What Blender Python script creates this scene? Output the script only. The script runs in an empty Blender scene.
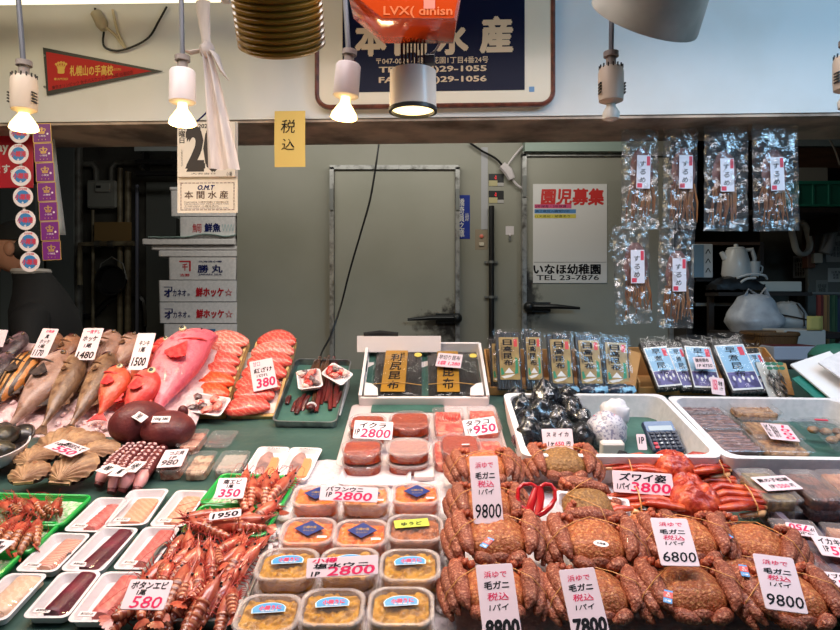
import bpy, math, random
from mathutils import Vector, Matrix, noise
random.seed(7)
SC = bpy.context.scene
COL = SC.collection
PI = math.pi
R = math.radians

# ------------------------------------------------------------ camera
F, CX, HY = 640.0, 420.0, 300.0          # focal length in pixels, principal column, horizon row of the 840x630 frame
EYE = Vector((0, 0, 1.5))
cam_d = bpy.data.cameras.new('camera')
cam = bpy.data.objects.new('camera', cam_d)
COL.objects.link(cam)
cam.location = EYE
cam.rotation_euler = (PI / 2, 0, 0)
cam_d.sensor_width = 36
cam_d.lens = 36 * F / 840
cam_d.shift_y = -15 / 840
cam_d.clip_start = 0.02
SC.camera = cam

# ------------------------------------------------------------ world, light, exposure
w = bpy.data.worlds.new('world')
SC.world = w
w.use_nodes = True
w.node_tree.nodes['Background'].inputs[0].default_value = (0.85, 0.92, 1.0, 1)
w.node_tree.nodes['Background'].inputs[1].default_value = 0.08
SC.view_settings.view_transform = 'Standard'
SC.view_settings.look = 'None'
SC.view_settings.gamma = 1
SC.view_settings.use_curve_mapping = False
SC.view_settings.exposure = 0.0
SC.cycles.transparent_max_bounces = 20
SC.cycles.max_bounces = 7
SC.cycles.caustics_reflective = False
SC.cycles.caustics_refractive = False


def area(name, loc, rot, sx, sy, power, col, spread=180):
    d = bpy.data.lights.new(name, 'AREA')
    d.shape = 'RECTANGLE'
    d.size, d.size_y, d.energy, d.color = sx, sy, power, col
    d.spread = R(spread)
    o = bpy.data.objects.new(name, d)
    COL.objects.link(o)
    o.location, o.rotation_euler = loc, rot
    return o


# the stall's rows of fluorescent tubes under the ceiling, over and in front of the counter
area('stall_light', (-0.35, 0.95, 2.70), (R(14), 0, 0), 3.0, 0.35, 28, (1, 0.88, 0.87), 125)
area('stall_light', (0.4, 1.7, 2.72), (R(-4), 0, 0), 2.6, 0.2, 8, (1, 0.93, 0.88), 125)
area('aisle_light', (1.7, 0.5, 2.62), (R(66), R(14), 0), 1.4, 0.4, 25, (0.38, 0.69, 1.0))
area('aisle_light', (-1.7, 0.7, 2.6), (R(60), R(-5), 0), 1.2, 0.4, 8.5, (1, 0.81, 0.46))
area('back_light', (-0.2, 3.15, 2.70), (R(38), 0, 0), 2.6, 0.2, 14, (1, 0.96, 0.86))

# ------------------------------------------------------------ pixel <-> place
SLOPE = 0.22                               # the counter rises away from the viewer


class Plane:
    """z = z0 + k (y - y0); hit() gives the place seen at a photo pixel, h metres above the plane"""
    def __init__(s, y0, z0, k):
        s.y0, s.z0, s.k = y0, z0, k
        s.n = Vector((0, -k, 1)).normalized()

    def hit(s, px, py, h=0.0):
        r = Vector(((px - CX) / F, 1, -(py - HY) / F))
        p = Vector((0, s.y0, s.z0)) + s.n * h
        t = (p - EYE).dot(s.n) / r.dot(s.n)
        return EYE + r * t

    def mat(s, px, py, h=0.0, yaw=0.0, pitch=0.0, roll=0.0):
        a = math.atan(s.k)
        return (Matrix.Translation(s.hit(px, py, h)) @ Matrix.Rotation(a, 4, 'X') @ Matrix.Rotation(yaw, 4, 'Z')
                @ Matrix.Rotation(pitch, 4, 'X') @ Matrix.Rotation(roll, 4, 'Y'))

    def frame(s, TL, TR, BL, h=0.0):
        a, b, c = s.hit(*TL, h), s.hit(*TR, h), s.hit(*BL, h)
        u = b - a
        W_ = u.length
        u = u / W_
        v = a - c
        H_ = (v - u * v.dot(u)).length
        v = (v - u * v.dot(u)).normalized()
        n = u.cross(v)
        ctr = a + u * W_ / 2 - v * H_ / 2
        m = Matrix((u, v, n)).transposed().to_4x4()
        m.translation = ctr
        return m, W_, H_

    def lean(s, px, py, k, h=0.0):
        p = s.hit(px, py, h)
        return Plane(p.y, p.z, k)


D = Plane(0.0, 1.5 - 0.7226, SLOPE)


def at(px, py, y):
    return Vector(((px - CX) / F * y, y, 1.5 - (py - HY) / F * y))


# ------------------------------------------------------------ materials
def lin(v):
    v /= 255.0
    return v / 12.92 if v <= 0.04045 else ((v + 0.055) / 1.055) ** 2.4


def rgb(c):
    return (lin(c[0]), lin(c[1]), lin(c[2]), 1)


def M(name, c, rough=0.5, metal=0.0, spec=0.5, alpha=1.0, var=None, bump=None, rnd=0.0, emit=0.0, coat=0.0, sss=0.0, stretch=None, band=None):
    m = bpy.data.materials.new(name)
    m.use_nodes = True
    nt = m.node_tree
    N, L = nt.nodes, nt.links
    b = N['Principled BSDF']
    b.inputs['Base Color'].default_value = rgb(c)
    b.inputs['Roughness'].default_value = rough
    b.inputs['Metallic'].default_value = metal
    b.inputs['Specular IOR Level'].default_value = spec
    b.inputs['Alpha'].default_value = alpha
    b.inputs['Coat Weight'].default_value = coat
    b.inputs['Coat Roughness'].default_value = 0.08
    if sss:
        b.inputs['Subsurface Weight'].default_value = sss
        b.inputs['Subsurface Radius'].default_value = (0.01, 0.004, 0.003)
    src = None
    if var or bump or band:
        tc = N.new('ShaderNodeTexCoord')
        mp = N.new('ShaderNodeMapping')
        L.new(tc.outputs['Object'], mp.inputs[0])
        if stretch:
            mp.inputs['Scale'].default_value = stretch
    if var:
        c2, sc, lo, hi = var
        n = N.new('ShaderNodeTexNoise')
        n.inputs['Scale'].default_value = sc
        n.inputs['Detail'].default_value = 4
        L.new(mp.outputs[0], n.inputs['Vector'])
        r = N.new('ShaderNodeValToRGB')
        r.color_ramp.elements[0].position, r.color_ramp.elements[1].position = lo, hi
        r.color_ramp.elements[0].color, r.color_ramp.elements[1].color = rgb(c), rgb(c2)
        L.new(n.outputs['Fac'], r.inputs[0])
        src = r.outputs[0]
    if band:                                   # true stripes along an object axis: colour, scale, axis, distortion, low, high
        c2, sc, ax, dis, lo, hi = band
        wv = N.new('ShaderNodeTexWave')
        wv.bands_direction = ax
        wv.inputs['Scale'].default_value = sc
        wv.inputs['Distortion'].default_value = dis
        wv.inputs['Detail Scale'].default_value = 2
        L.new(mp.outputs[0], wv.inputs['Vector'])
        r2 = N.new('ShaderNodeValToRGB')
        r2.color_ramp.elements[0].position, r2.color_ramp.elements[1].position = lo, hi
        r2.color_ramp.elements[0].color, r2.color_ramp.elements[1].color = (0, 0, 0, 1), (1, 1, 1, 1)
        L.new(wv.outputs['Fac'], r2.inputs[0])
        mx = N.new('ShaderNodeMix')
        mx.data_type = 'RGBA'
        L.new(r2.outputs[0], mx.inputs['Factor'])
        if src:
            L.new(src, mx.inputs['A'])
        else:
            mx.inputs['A'].default_value = rgb(c)
        mx.inputs['B'].default_value = rgb(c2)
        src = mx.outputs['Result']
    if rnd:
        oi = N.new('ShaderNodeObjectInfo')
        hs = N.new('ShaderNodeHueSaturation')
        mr = N.new('ShaderNodeMapRange')
        mr.inputs['To Min'].default_value, mr.inputs['To Max'].default_value = 1 - rnd, 1 + rnd
        L.new(oi.outputs['Random'], mr.inputs[0])
        L.new(mr.outputs[0], hs.inputs['Value'])
        if src:
            L.new(src, hs.inputs['Color'])
        else:
            hs.inputs['Color'].default_value = rgb(c)
        src = hs.outputs[0]
    if src:
        L.new(src, b.inputs['Base Color'])
    if bump:
        sc, st = bump
        n2 = N.new('ShaderNodeTexNoise')
        n2.inputs['Scale'].default_value = sc
        n2.inputs['Detail'].default_value = 3
        L.new(mp.outputs[0], n2.inputs['Vector'])
        bp = N.new('ShaderNodeBump')
        bp.inputs['Strength'].default_value = st
        bp.inputs['Distance'].default_value = 0.004
        L.new(n2.outputs['Fac'], bp.inputs['Height'])
        L.new(bp.outputs[0], b.inputs['Normal'])
    if emit:
        b.inputs['Emission Color'].default_value = rgb(c)
        b.inputs['Emission Strength'].default_value = emit
    return m


def film(name, tint=(255, 255, 255), amount=0.1, rough=0.1, bump=None, spec=.03):
    """clear plastic film: mostly see-through, with glossy creases"""
    m = bpy.data.materials.new(name)
    m.use_nodes = True
    nt = m.node_tree
    N, L = nt.nodes, nt.links
    N.remove(N['Principled BSDF'])
    out = N['Material Output']
    tr = N.new('ShaderNodeBsdfTransparent')
    gl = N.new('ShaderNodeBsdfGlossy')
    gl.inputs['Roughness'].default_value = rough
    df = N.new('ShaderNodeBsdfDiffuse')
    df.inputs[0].default_value = rgb(tint)
    lw = N.new('ShaderNodeLayerWeight')              # reflection grows towards grazing view, the same from both sides
    lw.inputs[0].default_value = .5
    pw, ma = N.new('ShaderNodeMath'), N.new('ShaderNodeMath')
    pw.operation, ma.operation = 'POWER', 'MULTIPLY_ADD'
    pw.inputs[1].default_value = 4
    ma.inputs[1].default_value, ma.inputs[2].default_value = .6, spec
    L.new(lw.outputs['Facing'], pw.inputs[0])
    L.new(pw.outputs[0], ma.inputs[0])
    m1, m2 = N.new('ShaderNodeMixShader'), N.new('ShaderNodeMixShader')
    m1.inputs[0].default_value = amount
    L.new(tr.outputs[0], m1.inputs[1])
    L.new(df.outputs[0], m1.inputs[2])
    L.new(ma.outputs[0], m2.inputs[0])
    L.new(m1.outputs[0], m2.inputs[1])
    L.new(gl.outputs[0], m2.inputs[2])
    L.new(m2.outputs[0], out.inputs[0])
    if bump:
        tc = N.new('ShaderNodeTexCoord')
        n2 = N.new('ShaderNodeTexNoise')
        n2.inputs['Scale'].default_value = bump[0]
        n2.inputs['Detail'].default_value = 2
        L.new(tc.outputs['Object'], n2.inputs['Vector'])
        bp = N.new('ShaderNodeBump')
        bp.inputs['Strength'].default_value = bump[1]
        bp.inputs['Distance'].default_value = 0.01
        L.new(n2.outputs['Fac'], bp.inputs['Height'])
        L.new(bp.outputs[0], gl.inputs['Normal'])
        L.new(bp.outputs[0], lw.inputs['Normal'])
    return m


# ------------------------------------------------------------ shapes: each returns (verts, faces)
def box(cx, cy, cz, sx, sy, sz):
    x, y, z = sx / 2, sy / 2, sz / 2
    v = [(cx + i * x, cy + j * y, cz + k * z) for k in (-1, 1) for j in (-1, 1) for i in (-1, 1)]
    return v, [(0, 2, 3, 1), (4, 5, 7, 6), (0, 1, 5, 4), (2, 6, 7, 3), (0, 4, 6, 2), (1, 3, 7, 5)]


def loft(rings, c0=True, c1=True, closed=False):
    n = len(rings[0])
    v = [tuple(p) for r in rings for p in r]
    f = []
    m = len(rings)
    for i in range(m if closed else m - 1):
        a, b = i * n, ((i + 1) % m) * n
        for j in range(n):
            k = (j + 1) % n
            f.append((a + j, a + k, b + k, b + j))
    if not closed:
        if c0:
            f.append(tuple(range(n - 1, -1, -1)))
        if c1:
            f.append(tuple(range((m - 1) * n, m * n)))
    return v, f


def rr(wd, dp, r, z=0.0, n=4, cx=0.0, cy=0.0):
    """rounded rectangle ring"""
    r = min(r, wd / 2 - 1e-5, dp / 2 - 1e-5)
    pts = []
    for sx, sy, a0 in ((1, 1, 0), (-1, 1, 90), (-1, -1, 180), (1, -1, 270)):
        for i in range(n + 1):
            a = R(a0 + 90 * i / n)
            pts.append((cx + sx * (wd / 2 - r) + r * math.cos(a), cy + sy * (dp / 2 - r) + r * math.sin(a), z))
    return pts


def plate(wd, dp, r, z0, z1, b=0.0, n=4, cx=0, cy=0):
    """rounded-rectangle slab with a small bevel b"""
    if b:
        return loft([rr(wd - 2 * b, dp - 2 * b, max(r - b, .0005), z0, n, cx, cy), rr(wd, dp, r, z0 + b, n, cx, cy),
                     rr(wd, dp, r, z1 - b, n, cx, cy), rr(wd - 2 * b, dp - 2 * b, max(r - b, .0005), z1, n, cx, cy)])
    return loft([rr(wd, dp, r, z0, n, cx, cy), rr(wd, dp, r, z1, n, cx, cy)])


def tray(wd, dp, h, r, t=0.004, flare=0.008, lip=0.004, floor=0.003, n=5):
    """open tray: outer wall, rolled lip, inner wall, floor"""
    return loft([rr(wd - 2 * flare, dp - 2 * flare, r * .8, 0, n), rr(wd - 2 * lip, dp - 2 * lip, r, h * .92, n), rr(wd, dp, r, h * .94, n),
                 rr(wd, dp, r, h, n), rr(wd - 2 * lip - t, dp - 2 * lip - t, r, h, n),
                 rr(wd - 2 * flare - 2 * t - lip, dp - 2 * flare - 2 * t - lip, r * .8, floor, n)])


def ring(cx, cy, z, rx, ry, n=16, ph=0.0):
    return [(cx + rx * math.cos(2 * PI * i / n + ph), cy + ry * math.sin(2 * PI * i / n + ph), z) for i in range(n)]


def lathe(prof, n=16, cx=0, cy=0, c0=True, c1=True):
    return loft([ring(cx, cy, z, r, r, n) for r, z in prof], c0, c1)


def tube(path, rad, n=8, flat=1.0, up=None, caps=True):
    P = [Vector(p) for p in path]
    if not isinstance(rad, (list, tuple)):
        rad = [rad] * len(P)
    rings = []
    ref = Vector(up) if up else Vector((0, 0, 1))
    for i, p in enumerate(P):
        t = (P[min(i + 1, len(P) - 1)] - P[max(i - 1, 0)])
        t = t.normalized() if t.length > 1e-9 else Vector((0, 1, 0))
        s = ref.cross(t)
        if s.length < 1e-3:
            s = Vector((1, 0, 0)).cross(t)
            if s.length < 1e-3:
                s = Vector((0, 1, 0)).cross(t)
        s.normalize()
        q = t.cross(s).normalized()
        rings.append([p + s * rad[i] * math.cos(2 * PI * k / n) + q * rad[i] * flat * math.sin(2 * PI * k / n) for k in range(n)])
    return loft(rings, caps, caps)


def blob(c, rx, ry, rz, nu=14, nv=9, fn=None):
    v, f = [], []
    for j in range(nv + 1):
        th = PI * j / nv
        for i in range(nu):
            ph = 2 * PI * i / nu
            d = Vector((math.sin(th) * math.cos(ph), math.sin(th) * math.sin(ph), math.cos(th)))
            k = fn(d) if fn else 1.0
            v.append((c[0] + d.x * rx * k, c[1] + d.y * ry * k, c[2] + d.z * rz * k))
    for j in range(nv):
        for i in range(nu):
            k = (i + 1) % nu
            f.append((j * nu + i, (j + 1) * nu + i, (j + 1) * nu + k, j * nu + k))
    return v, f


def grid(nx, ny, fn, th=0.0):
    """height field; th > 0 gives it a thickness downwards"""
    v = [fn(i / nx, j / ny) for j in range(ny + 1) for i in range(nx + 1)]
    f = [(j * (nx + 1) + i, j * (nx + 1) + i + 1, (j + 1) * (nx + 1) + i + 1, (j + 1) * (nx + 1) + i) for j in range(ny) for i in range(nx)]
    if th:
        o = len(v)
        v += [(p[0], p[1], p[2] - th) for p in v]
        f += [tuple(k + o for k in reversed(q)) for q in f[:]]
        rim = [i for i in range(nx + 1)] + [j * (nx + 1) + nx for j in range(1, ny + 1)] + [ny * (nx + 1) + i for i in range(nx - 1, -1, -1)] + [j * (nx + 1) for j in range(ny - 1, 0, -1)]
        for a, b in zip(rim, rim[1:] + rim[:1]):
            f.append((a, a + o, b + o, b))
    return v, f


def prism(poly, z0, z1):
    n = len(poly)
    return loft([[(x, y, z0) for x, y in poly], [(x, y, z1) for x, y in poly]])


def xf(g, m):
    return [tuple(m @ Vector(p)) for p in g[0]], g[1]


def mv(g, dx=0, dy=0, dz=0, rz=0, rx=0, ry=0, s=1):
    return xf(g, Matrix.Translation((dx, dy, dz)) @ Matrix.Rotation(rz, 4, 'Z') @ Matrix.Rotation(rx, 4, 'X') @ Matrix.Rotation(ry, 4, 'Y') @ Matrix.Scale(s, 4))


def ns(x, y, z=0.0, s=1.0):
    return noise.noise(Vector((x * s, y * s, z * s)))


# ------------------------------------------------------------ objects
def mesh_of(name, geoms, mat, smooth=40):
    vs, fs = [], []
    for v, f in geoms:
        o = len(vs)
        vs += v
        fs += [tuple(i + o for i in q) for q in f]
    me = bpy.data.meshes.new(name)
    me.from_pydata(vs, [], fs)
    me.materials.append(mat)
    if smooth:
        me.shade_smooth()
        me.set_sharp_from_angle(angle=R(smooth))
    return me


def obj(name, geoms, mat, parent=None, m=None, smooth=40, label=None):
    if isinstance(geoms, tuple):
        geoms = [geoms]
    o = bpy.data.objects.new(name, mesh_of(name, geoms, mat, smooth) if isinstance(geoms, list) else geoms)
    COL.objects.link(o)
    if parent:
        o.parent = parent
    if m is not None:
        o.matrix_local = m
    if label:
        o['label'] = label
    return o


def tag(o, label, cat, group=None, kind=None):
    o['label'], o['category'] = label, cat
    if group:
        o['group'] = group
    if kind:
        o['kind'] = kind
    return o


def thing(name, label, cat, m=None, group=None):
    o = bpy.data.objects.new(name, None)
    COL.objects.link(o)
    o.empty_display_size = 0.03
    if m is not None:
        o.matrix_world = m if isinstance(m, Matrix) else Matrix.Translation(m)
    return tag(o, label, cat, group)


def struct(name, geoms, mat, parent=None, m=None, smooth=30):
    o = obj(name, geoms, mat, parent, m, smooth)
    if not parent:
        o['kind'] = 'structure'
    return o


def dup(root, m, label=None, group=None):
    """copy of a thing with copies of its parts and their sub-parts"""
    r = root.copy()
    COL.objects.link(r)
    r.matrix_world = m
    if label:
        r['label'] = label
    if group:
        r['group'] = group
    for ch in root.children:
        c = ch.copy()
        COL.objects.link(c)
        c.parent = r
        for g in ch.children:
            d = g.copy()
            COL.objects.link(d)
            d.parent = c
    return r


def T(x=0, y=0, z=0):
    return Matrix.Translation((x, y, z))


# ------------------------------------------------------------ lettering
def ink(body, cx, cy, wd, ht, bold=0.0, shear=0.0, z=0.0, rot=0.0):
    """flat letter shapes fitted into a box wd x ht about (cx, cy)"""
    c = bpy.data.curves.new('ink', 'FONT')
    c.body = body
    c.resolution_u = 2
    c.shear = shear
    c.space_line = 0.95
    if '\n' in body:
        c.align_x = 'CENTER'
    o = bpy.data.objects.new('ink', c)
    me = bpy.data.meshes.new_from_object(o)
    vs = [v.co.copy() for v in me.vertices]
    fs = [tuple(p.vertices) for p in me.polygons]
    bpy.data.objects.remove(o)
    bpy.data.curves.remove(c)
    bpy.data.meshes.remove(me)
    if not vs:
        return [], []
    x0, x1 = min(v.x for v in vs), max(v.x for v in vs)
    y0, y1 = min(v.y for v in vs), max(v.y for v in vs)
    kx = wd / max(x1 - x0, 1e-6)
    ky = ht / max(y1 - y0, 1e-6)
    ca, sa = math.cos(rot), math.sin(rot)
    out, fo = [], []
    steps = [(0, 0)] if bold <= 0 else [(math.cos(q) * bold, math.sin(q) * bold) for q in [2 * PI * i / 6 for i in range(6)]]
    for i, (ox, oy) in enumerate(steps):              # a bold stroke is the same letter set several times, slightly shifted
        o0 = len(out)
        for v in vs:
            a, b = (v.x + ox - (x0 + x1) / 2) * kx, (v.y + oy - (y0 + y1) / 2) * ky
            out.append((cx + a * ca - b * sa, cy + a * sa + b * ca, z + i * 1e-5))
        fo += [tuple(k + o0 for k in q) for q in fs]
    return out, fo


def letters(parent, name, items, mat, z, W_=1.0, H_=1.0, **kw):
    """items: (text, u, v, w, h) as fractions of a W_ x H_ face centred on the origin"""
    g = []
    for it in items:
        t, u, v, a, b = it[:5]
        k = dict(kw)
        if len(it) > 5:
            k.update(it[5])
        g.append(ink(t, (u - .5) * W_, (.5 - v) * H_, a * W_, b * H_, z=z, **k))
    return obj(name, g, mat, parent, smooth=0)


INK = M('black_ink', (22, 20, 24), 0.6, spec=0.2)
RED = M('red_ink', (226, 40, 92), 0.6, spec=0.2)
NAVYINK = M('navy_ink', (24, 32, 92), 0.6, spec=0.2)
REDPRINT = M('red_print', (190, 34, 48), 0.6, spec=0.2)
CARD = M('card_paper', (236, 212, 216), 0.35, spec=0.4)
WHITEPAPER = M('white_paper', (232, 230, 228), 0.6)
WHITE = M('white_plastic', (220, 212, 214), 0.35)
FOAM = M('white_foam', (235, 230, 230), 0.6, var=((224, 220, 220), 60, .4, .6), bump=(400, .05))
BLACK = M('black_plastic', (20, 20, 22), 0.4)
CLEAR = film('clear_plastic', (235, 228, 228), 0.05, 0.08)
FROST = film('frosted_plastic', (244, 228, 222), 0.26, 0.25)
WRAP = film('wrapping_film', (230, 230, 235), 0.01, 0.06, (18, .5))
PACKFILM = film('pack_film', (215, 225, 235), 0.008, 0.12, (22, .55), .03)
CRINKLE = film('crinkled_film', (215, 225, 235), 0.04, 0.2, (30, 1.0), .14)


def card(name, label, pl, TL, TR, BL, black=(), red=(), h=0.02, t=0.0016, mat=None, bold=0.03, r=0.003, cat='price card', group=None, shear=0.12):
    m, W_, H_ = pl.frame(TL, TR, BL, h)
    o = thing(name, label, cat, m, group)
    obj('card', plate(W_, H_, r, -t, 0, t * .3), mat or CARD, o)
    if black:
        letters(o, 'black_lettering', black, INK, 0.0004, W_, H_, bold=bold, shear=shear)
    if red:
        letters(o, 'red_lettering', red, RED, 0.0004, W_, H_, bold=bold, shear=shear)
    return o

# ================================================================ THE SETTING
UP = Matrix(((1, 0, 0, 0), (0, 0, -1, 0), (0, 1, 0, 0), (0, 0, 0, 1)))      # local x right, y up, z towards the viewer


def front(px, py, y, yaw=0.0, roll=0.0, pitch=0.0):
    return Matrix.Translation(at(px, py, y)) @ Matrix.Rotation(yaw, 4, 'Z') @ UP @ Matrix.Rotation(roll, 4, 'Z') @ Matrix.Rotation(pitch, 4, 'X')


FY, FYAW = 2.243, R(-2.5)


def fas(px, py, off=0.0, roll=0.0):
    """place on the front of the white beam"""
    n = Matrix.Rotation(FYAW, 3, 'Z') @ Vector((0, -1, 0))
    r = Vector(((px - CX) / F, 1, -(py - HY) / F))
    t = (Vector((0, FY, 1.5)) + n * off - EYE).dot(n) / r.dot(n)
    return Matrix.Translation(EYE + r * t) @ Matrix.Rotation(FYAW, 4, 'Z') @ UP @ Matrix.Rotation(roll, 4, 'Z'), t / F


M_FLOOR = M('concrete', (96, 94, 90), 0.6, var=((70, 70, 68), 3, .3, .7), bump=(40, .2))
M_CEIL = M('ceiling_board', (178, 174, 166), 0.8)
M_DARKWALL = M('grimy_wall', (66, 66, 62), 0.8, var=((40, 38, 34), 4, .35, .65), bump=(20, .2))
M_RWALL = M('cream_wall', (92, 90, 82), 0.8, var=((72, 70, 62), 5, .4, .7))
M_BEAM = M('white_beam', (224, 224, 222), 0.45, var=((212, 210, 204), 2.5, .45, .7), bump=(6, .06))
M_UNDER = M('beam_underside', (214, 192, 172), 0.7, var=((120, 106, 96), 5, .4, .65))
M_STEEL = M('steel', (170, 172, 174), 0.35, metal=0.9, var=((130, 132, 134), 30, .4, .6))
M_ALU = M('worn_aluminium', (168, 168, 166), 0.4, metal=0.5, var=((96, 94, 90), 25, .45, .7))
M_GREYMETAL = M('grey_metal', (120, 122, 120), 0.5, metal=0.3)

struct('floor', box(-0.1, 1.9, -0.05, 7.2, 6.2, 0.1), M_FLOOR)
struct('ceiling', box(-0.1, 1.9, 2.85, 7.2, 6.2, 0.1), M_CEIL)
struct('wall_left', box(-3.65, 1.9, 1.4, 0.1, 6.2, 2.8), M_DARKWALL)
struct('wall_right', box(3.45, 1.9, 1.4, 0.1, 6.2, 2.8), M_RWALL)
struct('wall_rear', box(-0.1, 4.95, 1.4, 7.2, 0.1, 2.8), M_DARKWALL)


def stained(name, c, spots):
    """painted cold-store panel with black mould spots at (x, z, radius)"""
    m = M(name, c, 0.45, var=((c[0] - 9, c[1] - 8, c[2] - 10), 2.2, .4, .7))
    nt = m.node_tree
    N, L = nt.nodes, nt.links
    b = N['Principled BSDF']
    col = b.inputs['Base Color'].links[0].from_socket
    tc = N.new('ShaderNodeTexCoord')
    sx = N.new('ShaderNodeSeparateXYZ')
    L.new(tc.outputs['Object'], sx.inputs[0])
    nz = N.new('ShaderNodeTexNoise')
    nz.inputs['Scale'].default_value = 26
    nz.inputs['Detail'].default_value = 8
    L.new(tc.outputs['Object'], nz.inputs['Vector'])
    for x, z, rad, kx in spots:
        def math_(op, a, bb):
            n = N.new('ShaderNodeMath')
            n.operation = op
            for i, q in enumerate((a, bb)):
                if isinstance(q, (int, float)):
                    n.inputs[i].default_value = q
                elif q is not None:
                    L.new(q, n.inputs[i])
            return n.outputs[0]
        dx = math_('MULTIPLY', math_('SUBTRACT', sx.outputs[0], x), kx)
        dz = math_('SUBTRACT', sx.outputs[2], z)
        d = math_('SQRT', math_('ADD', math_('MULTIPLY', dx, dx), math_('MULTIPLY', dz, dz)), None)
        k = math_('ADD', math_('DIVIDE', d, rad), math_('MULTIPLY', math_('SUBTRACT', nz.outputs['Fac'], .5), 1.9))
        rp = N.new('ShaderNodeValToRGB')
        rp.color_ramp.elements[0].position, rp.color_ramp.elements[1].position = .35, .95
        rp.color_ramp.elements[0].color, rp.color_ramp.elements[1].color = (.9, .9, .9, 1), (0, 0, 0, 1)
        L.new(k, rp.inputs[0])
        mx = N.new('ShaderNodeMix')
        mx.data_type = 'RGBA'
        L.new(rp.outputs[0], mx.inputs['Factor'])
        L.new(col, mx.inputs['A'])
        mx.inputs['B'].default_value = rgb((34, 26, 18))
        col = mx.outputs['Result']
    L.new(col, b.inputs['Base Color'])
    return m


PANEL = (152, 150, 138)
BY = 4.0                                       # front of the cold store
xl, xr = at(237, 0, BY).x, at(692, 0, BY).x
struct('wall_back', box((xl + xr) / 2, BY + 0.45, 1.4, xr - xl, 0.9, 2.8), stained('cold_store_wall', PANEL, [(at(432, 0, BY).x, 1.38, .10, .7), (at(534, 0, BY).x, 1.5, .16, 1.6)]))
for i, (pa, pb, pt) in enumerate(((333, 457, 169), (523, 668, 156))):
    A, B_ = at(pa, pt, BY), at(pb, pt, BY)
    top = A.z
    sp = [((0.36), 1.36, .17, 1.6), (.24, 1.36, .08, .5)] if i == 0 else [(-.44, 1.5, .2, 1.9), (-.44, 1.62, .10, 1.5)]
    d = bpy.data.objects.new('door_%d' % (i + 1), None)
    COL.objects.link(d)
    d['kind'] = 'structure'
    d.location = ((A.x + B_.x) / 2, BY, 0)
    W_ = B_.x - A.x
    obj('door_panel', box(0, -0.02, top / 2, W_ - .03, .04, top - .02), stained('door_panel_paint', (160, 158, 146), sp), d)
    fw = 0.026
    obj('door_frame', [box(-W_ / 2, -.03, top / 2, fw, .06, top), box(W_ / 2, -.03, top / 2, fw, .06, top), box(0, -.03, top, W_ + fw, .06, fw)], M_ALU, d)
    hg = [box(s * W_ / 2, -.065, z, .022, .012, .13) for z in (top - .2,) for s in ((-1, 1) if i == 0 else (-1,))]
    obj('hinge', hg, M_GREYMETAL, d)
    hp = at(456, 318, BY) if i == 0 else at(527, 307, BY)
    hx, hz = hp.x - d.location.x, hp.z
    s = -1 if i == 0 else 1
    obj('latch_handle', [tube([(hx, -.06, hz), (hx + s * .03, -.1, hz + .005), (hx + s * .16, -.12, hz + .004), (hx + s * .30, -.115, hz - .006)], [.02, .028, .022, .012], 10, .7),
                         blob((hx, -.075, hz), .035, .04, .035), box(hx + s * .06, -.06, hz, .14, .05, .06)], M('latch_black%d' % i, (38, 40, 42), 0.35, metal=.4), d)
b = at(625, 148, BY)
struct('trim_2', box(at(572, 0, BY).x, BY - .05, at(0, 148, BY).z, .62, .1, .085), M('mint_panel', (150, 168, 158), 0.5))

# the white beam over the counter, with its stained underside
bm_ = Matrix.Translation((0, FY, 0)) @ Matrix.Rotation(FYAW, 4, 'Z')
BZ = 1.5 + (300 - 118.5) / F * FY
struct('trim_1', box(0, .165, (BZ + 2.8) / 2 + .002, 6.6, .33, 2.8 - BZ - .004), M_BEAM, m=bm_)
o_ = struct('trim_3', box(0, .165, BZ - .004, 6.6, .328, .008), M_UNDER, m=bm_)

# ---------------------------------------------------------------- the counter
fr_y, bk_y = 0.80, 2.20
cz = lambda y: 1.5 - .7226 + SLOPE * y
ctr = thing('market_counter', 'long sloping fish counter covered with a wet dark green mat', 'counter', T(0, 1.5, 0))
M_MAT = M('wet_green_mat', (72, 98, 90), 0.35, var=((52, 78, 72), 9, .3, .7), bump=(30, .35), spec=.4)
M_MATL = M('pale_green_sheet', (70, 112, 100), 0.4, var=((50, 88, 80), 14, .3, .7), bump=(25, .4))
HW = 1.9
def slab(y0, y1, x0, x1, h, t):
    n = D.n
    a = [(x0, y0 - 1.5, cz(y0)), (x1, y0 - 1.5, cz(y0)), (x1, y1 - 1.5, cz(y1)), (x0, y1 - 1.5, cz(y1))]
    return loft([[tuple(Vector(p) + n * (h - t)) for p in a], [tuple(Vector(p) + n * h) for p in a]])
obj('counter_top', slab(fr_y, bk_y, -HW, HW, -.006, .05), M_STEEL, ctr, smooth=0)
obj('mat', slab(fr_y, bk_y, -HW, HW, 0.0, .006), M_MAT, ctr, smooth=0)
obj('front_panel', box(0, fr_y + .02 - 1.5, (cz(fr_y) - .06) / 2, 2 * HW - .1, .03, cz(fr_y) - .06), M_GREYMETAL, ctr)
for sx in (-1, 1):
    obj('leg', box(sx * (HW - .12), bk_y - .1 - 1.5, (cz(bk_y) - .08) / 2, .05, .05, cz(bk_y) - .08), M_STEEL, ctr)
    obj('leg', box(sx * (HW - .12), 0, (cz(1.5) - .05) / 2, .05, .05, cz(1.5) - .05), M_STEEL, ctr)

# ================================================================ BEHIND THE COUNTER: cold store wall
def fbox(name, px0, py0, px1, py1, y, dep, mat, parent=None, r=.004, b=.002):
    """upright box whose front shows at the given rectangle, at distance y"""
    a, c = at(px0, py0, y), at(px1, py1, y)
    m = Matrix.Translation((a + c) / 2) @ UP
    g = plate(c.x - a.x, a.z - c.z, r, -dep, 0, b)
    return g, m, c.x - a.x, a.z - c.z


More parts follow.
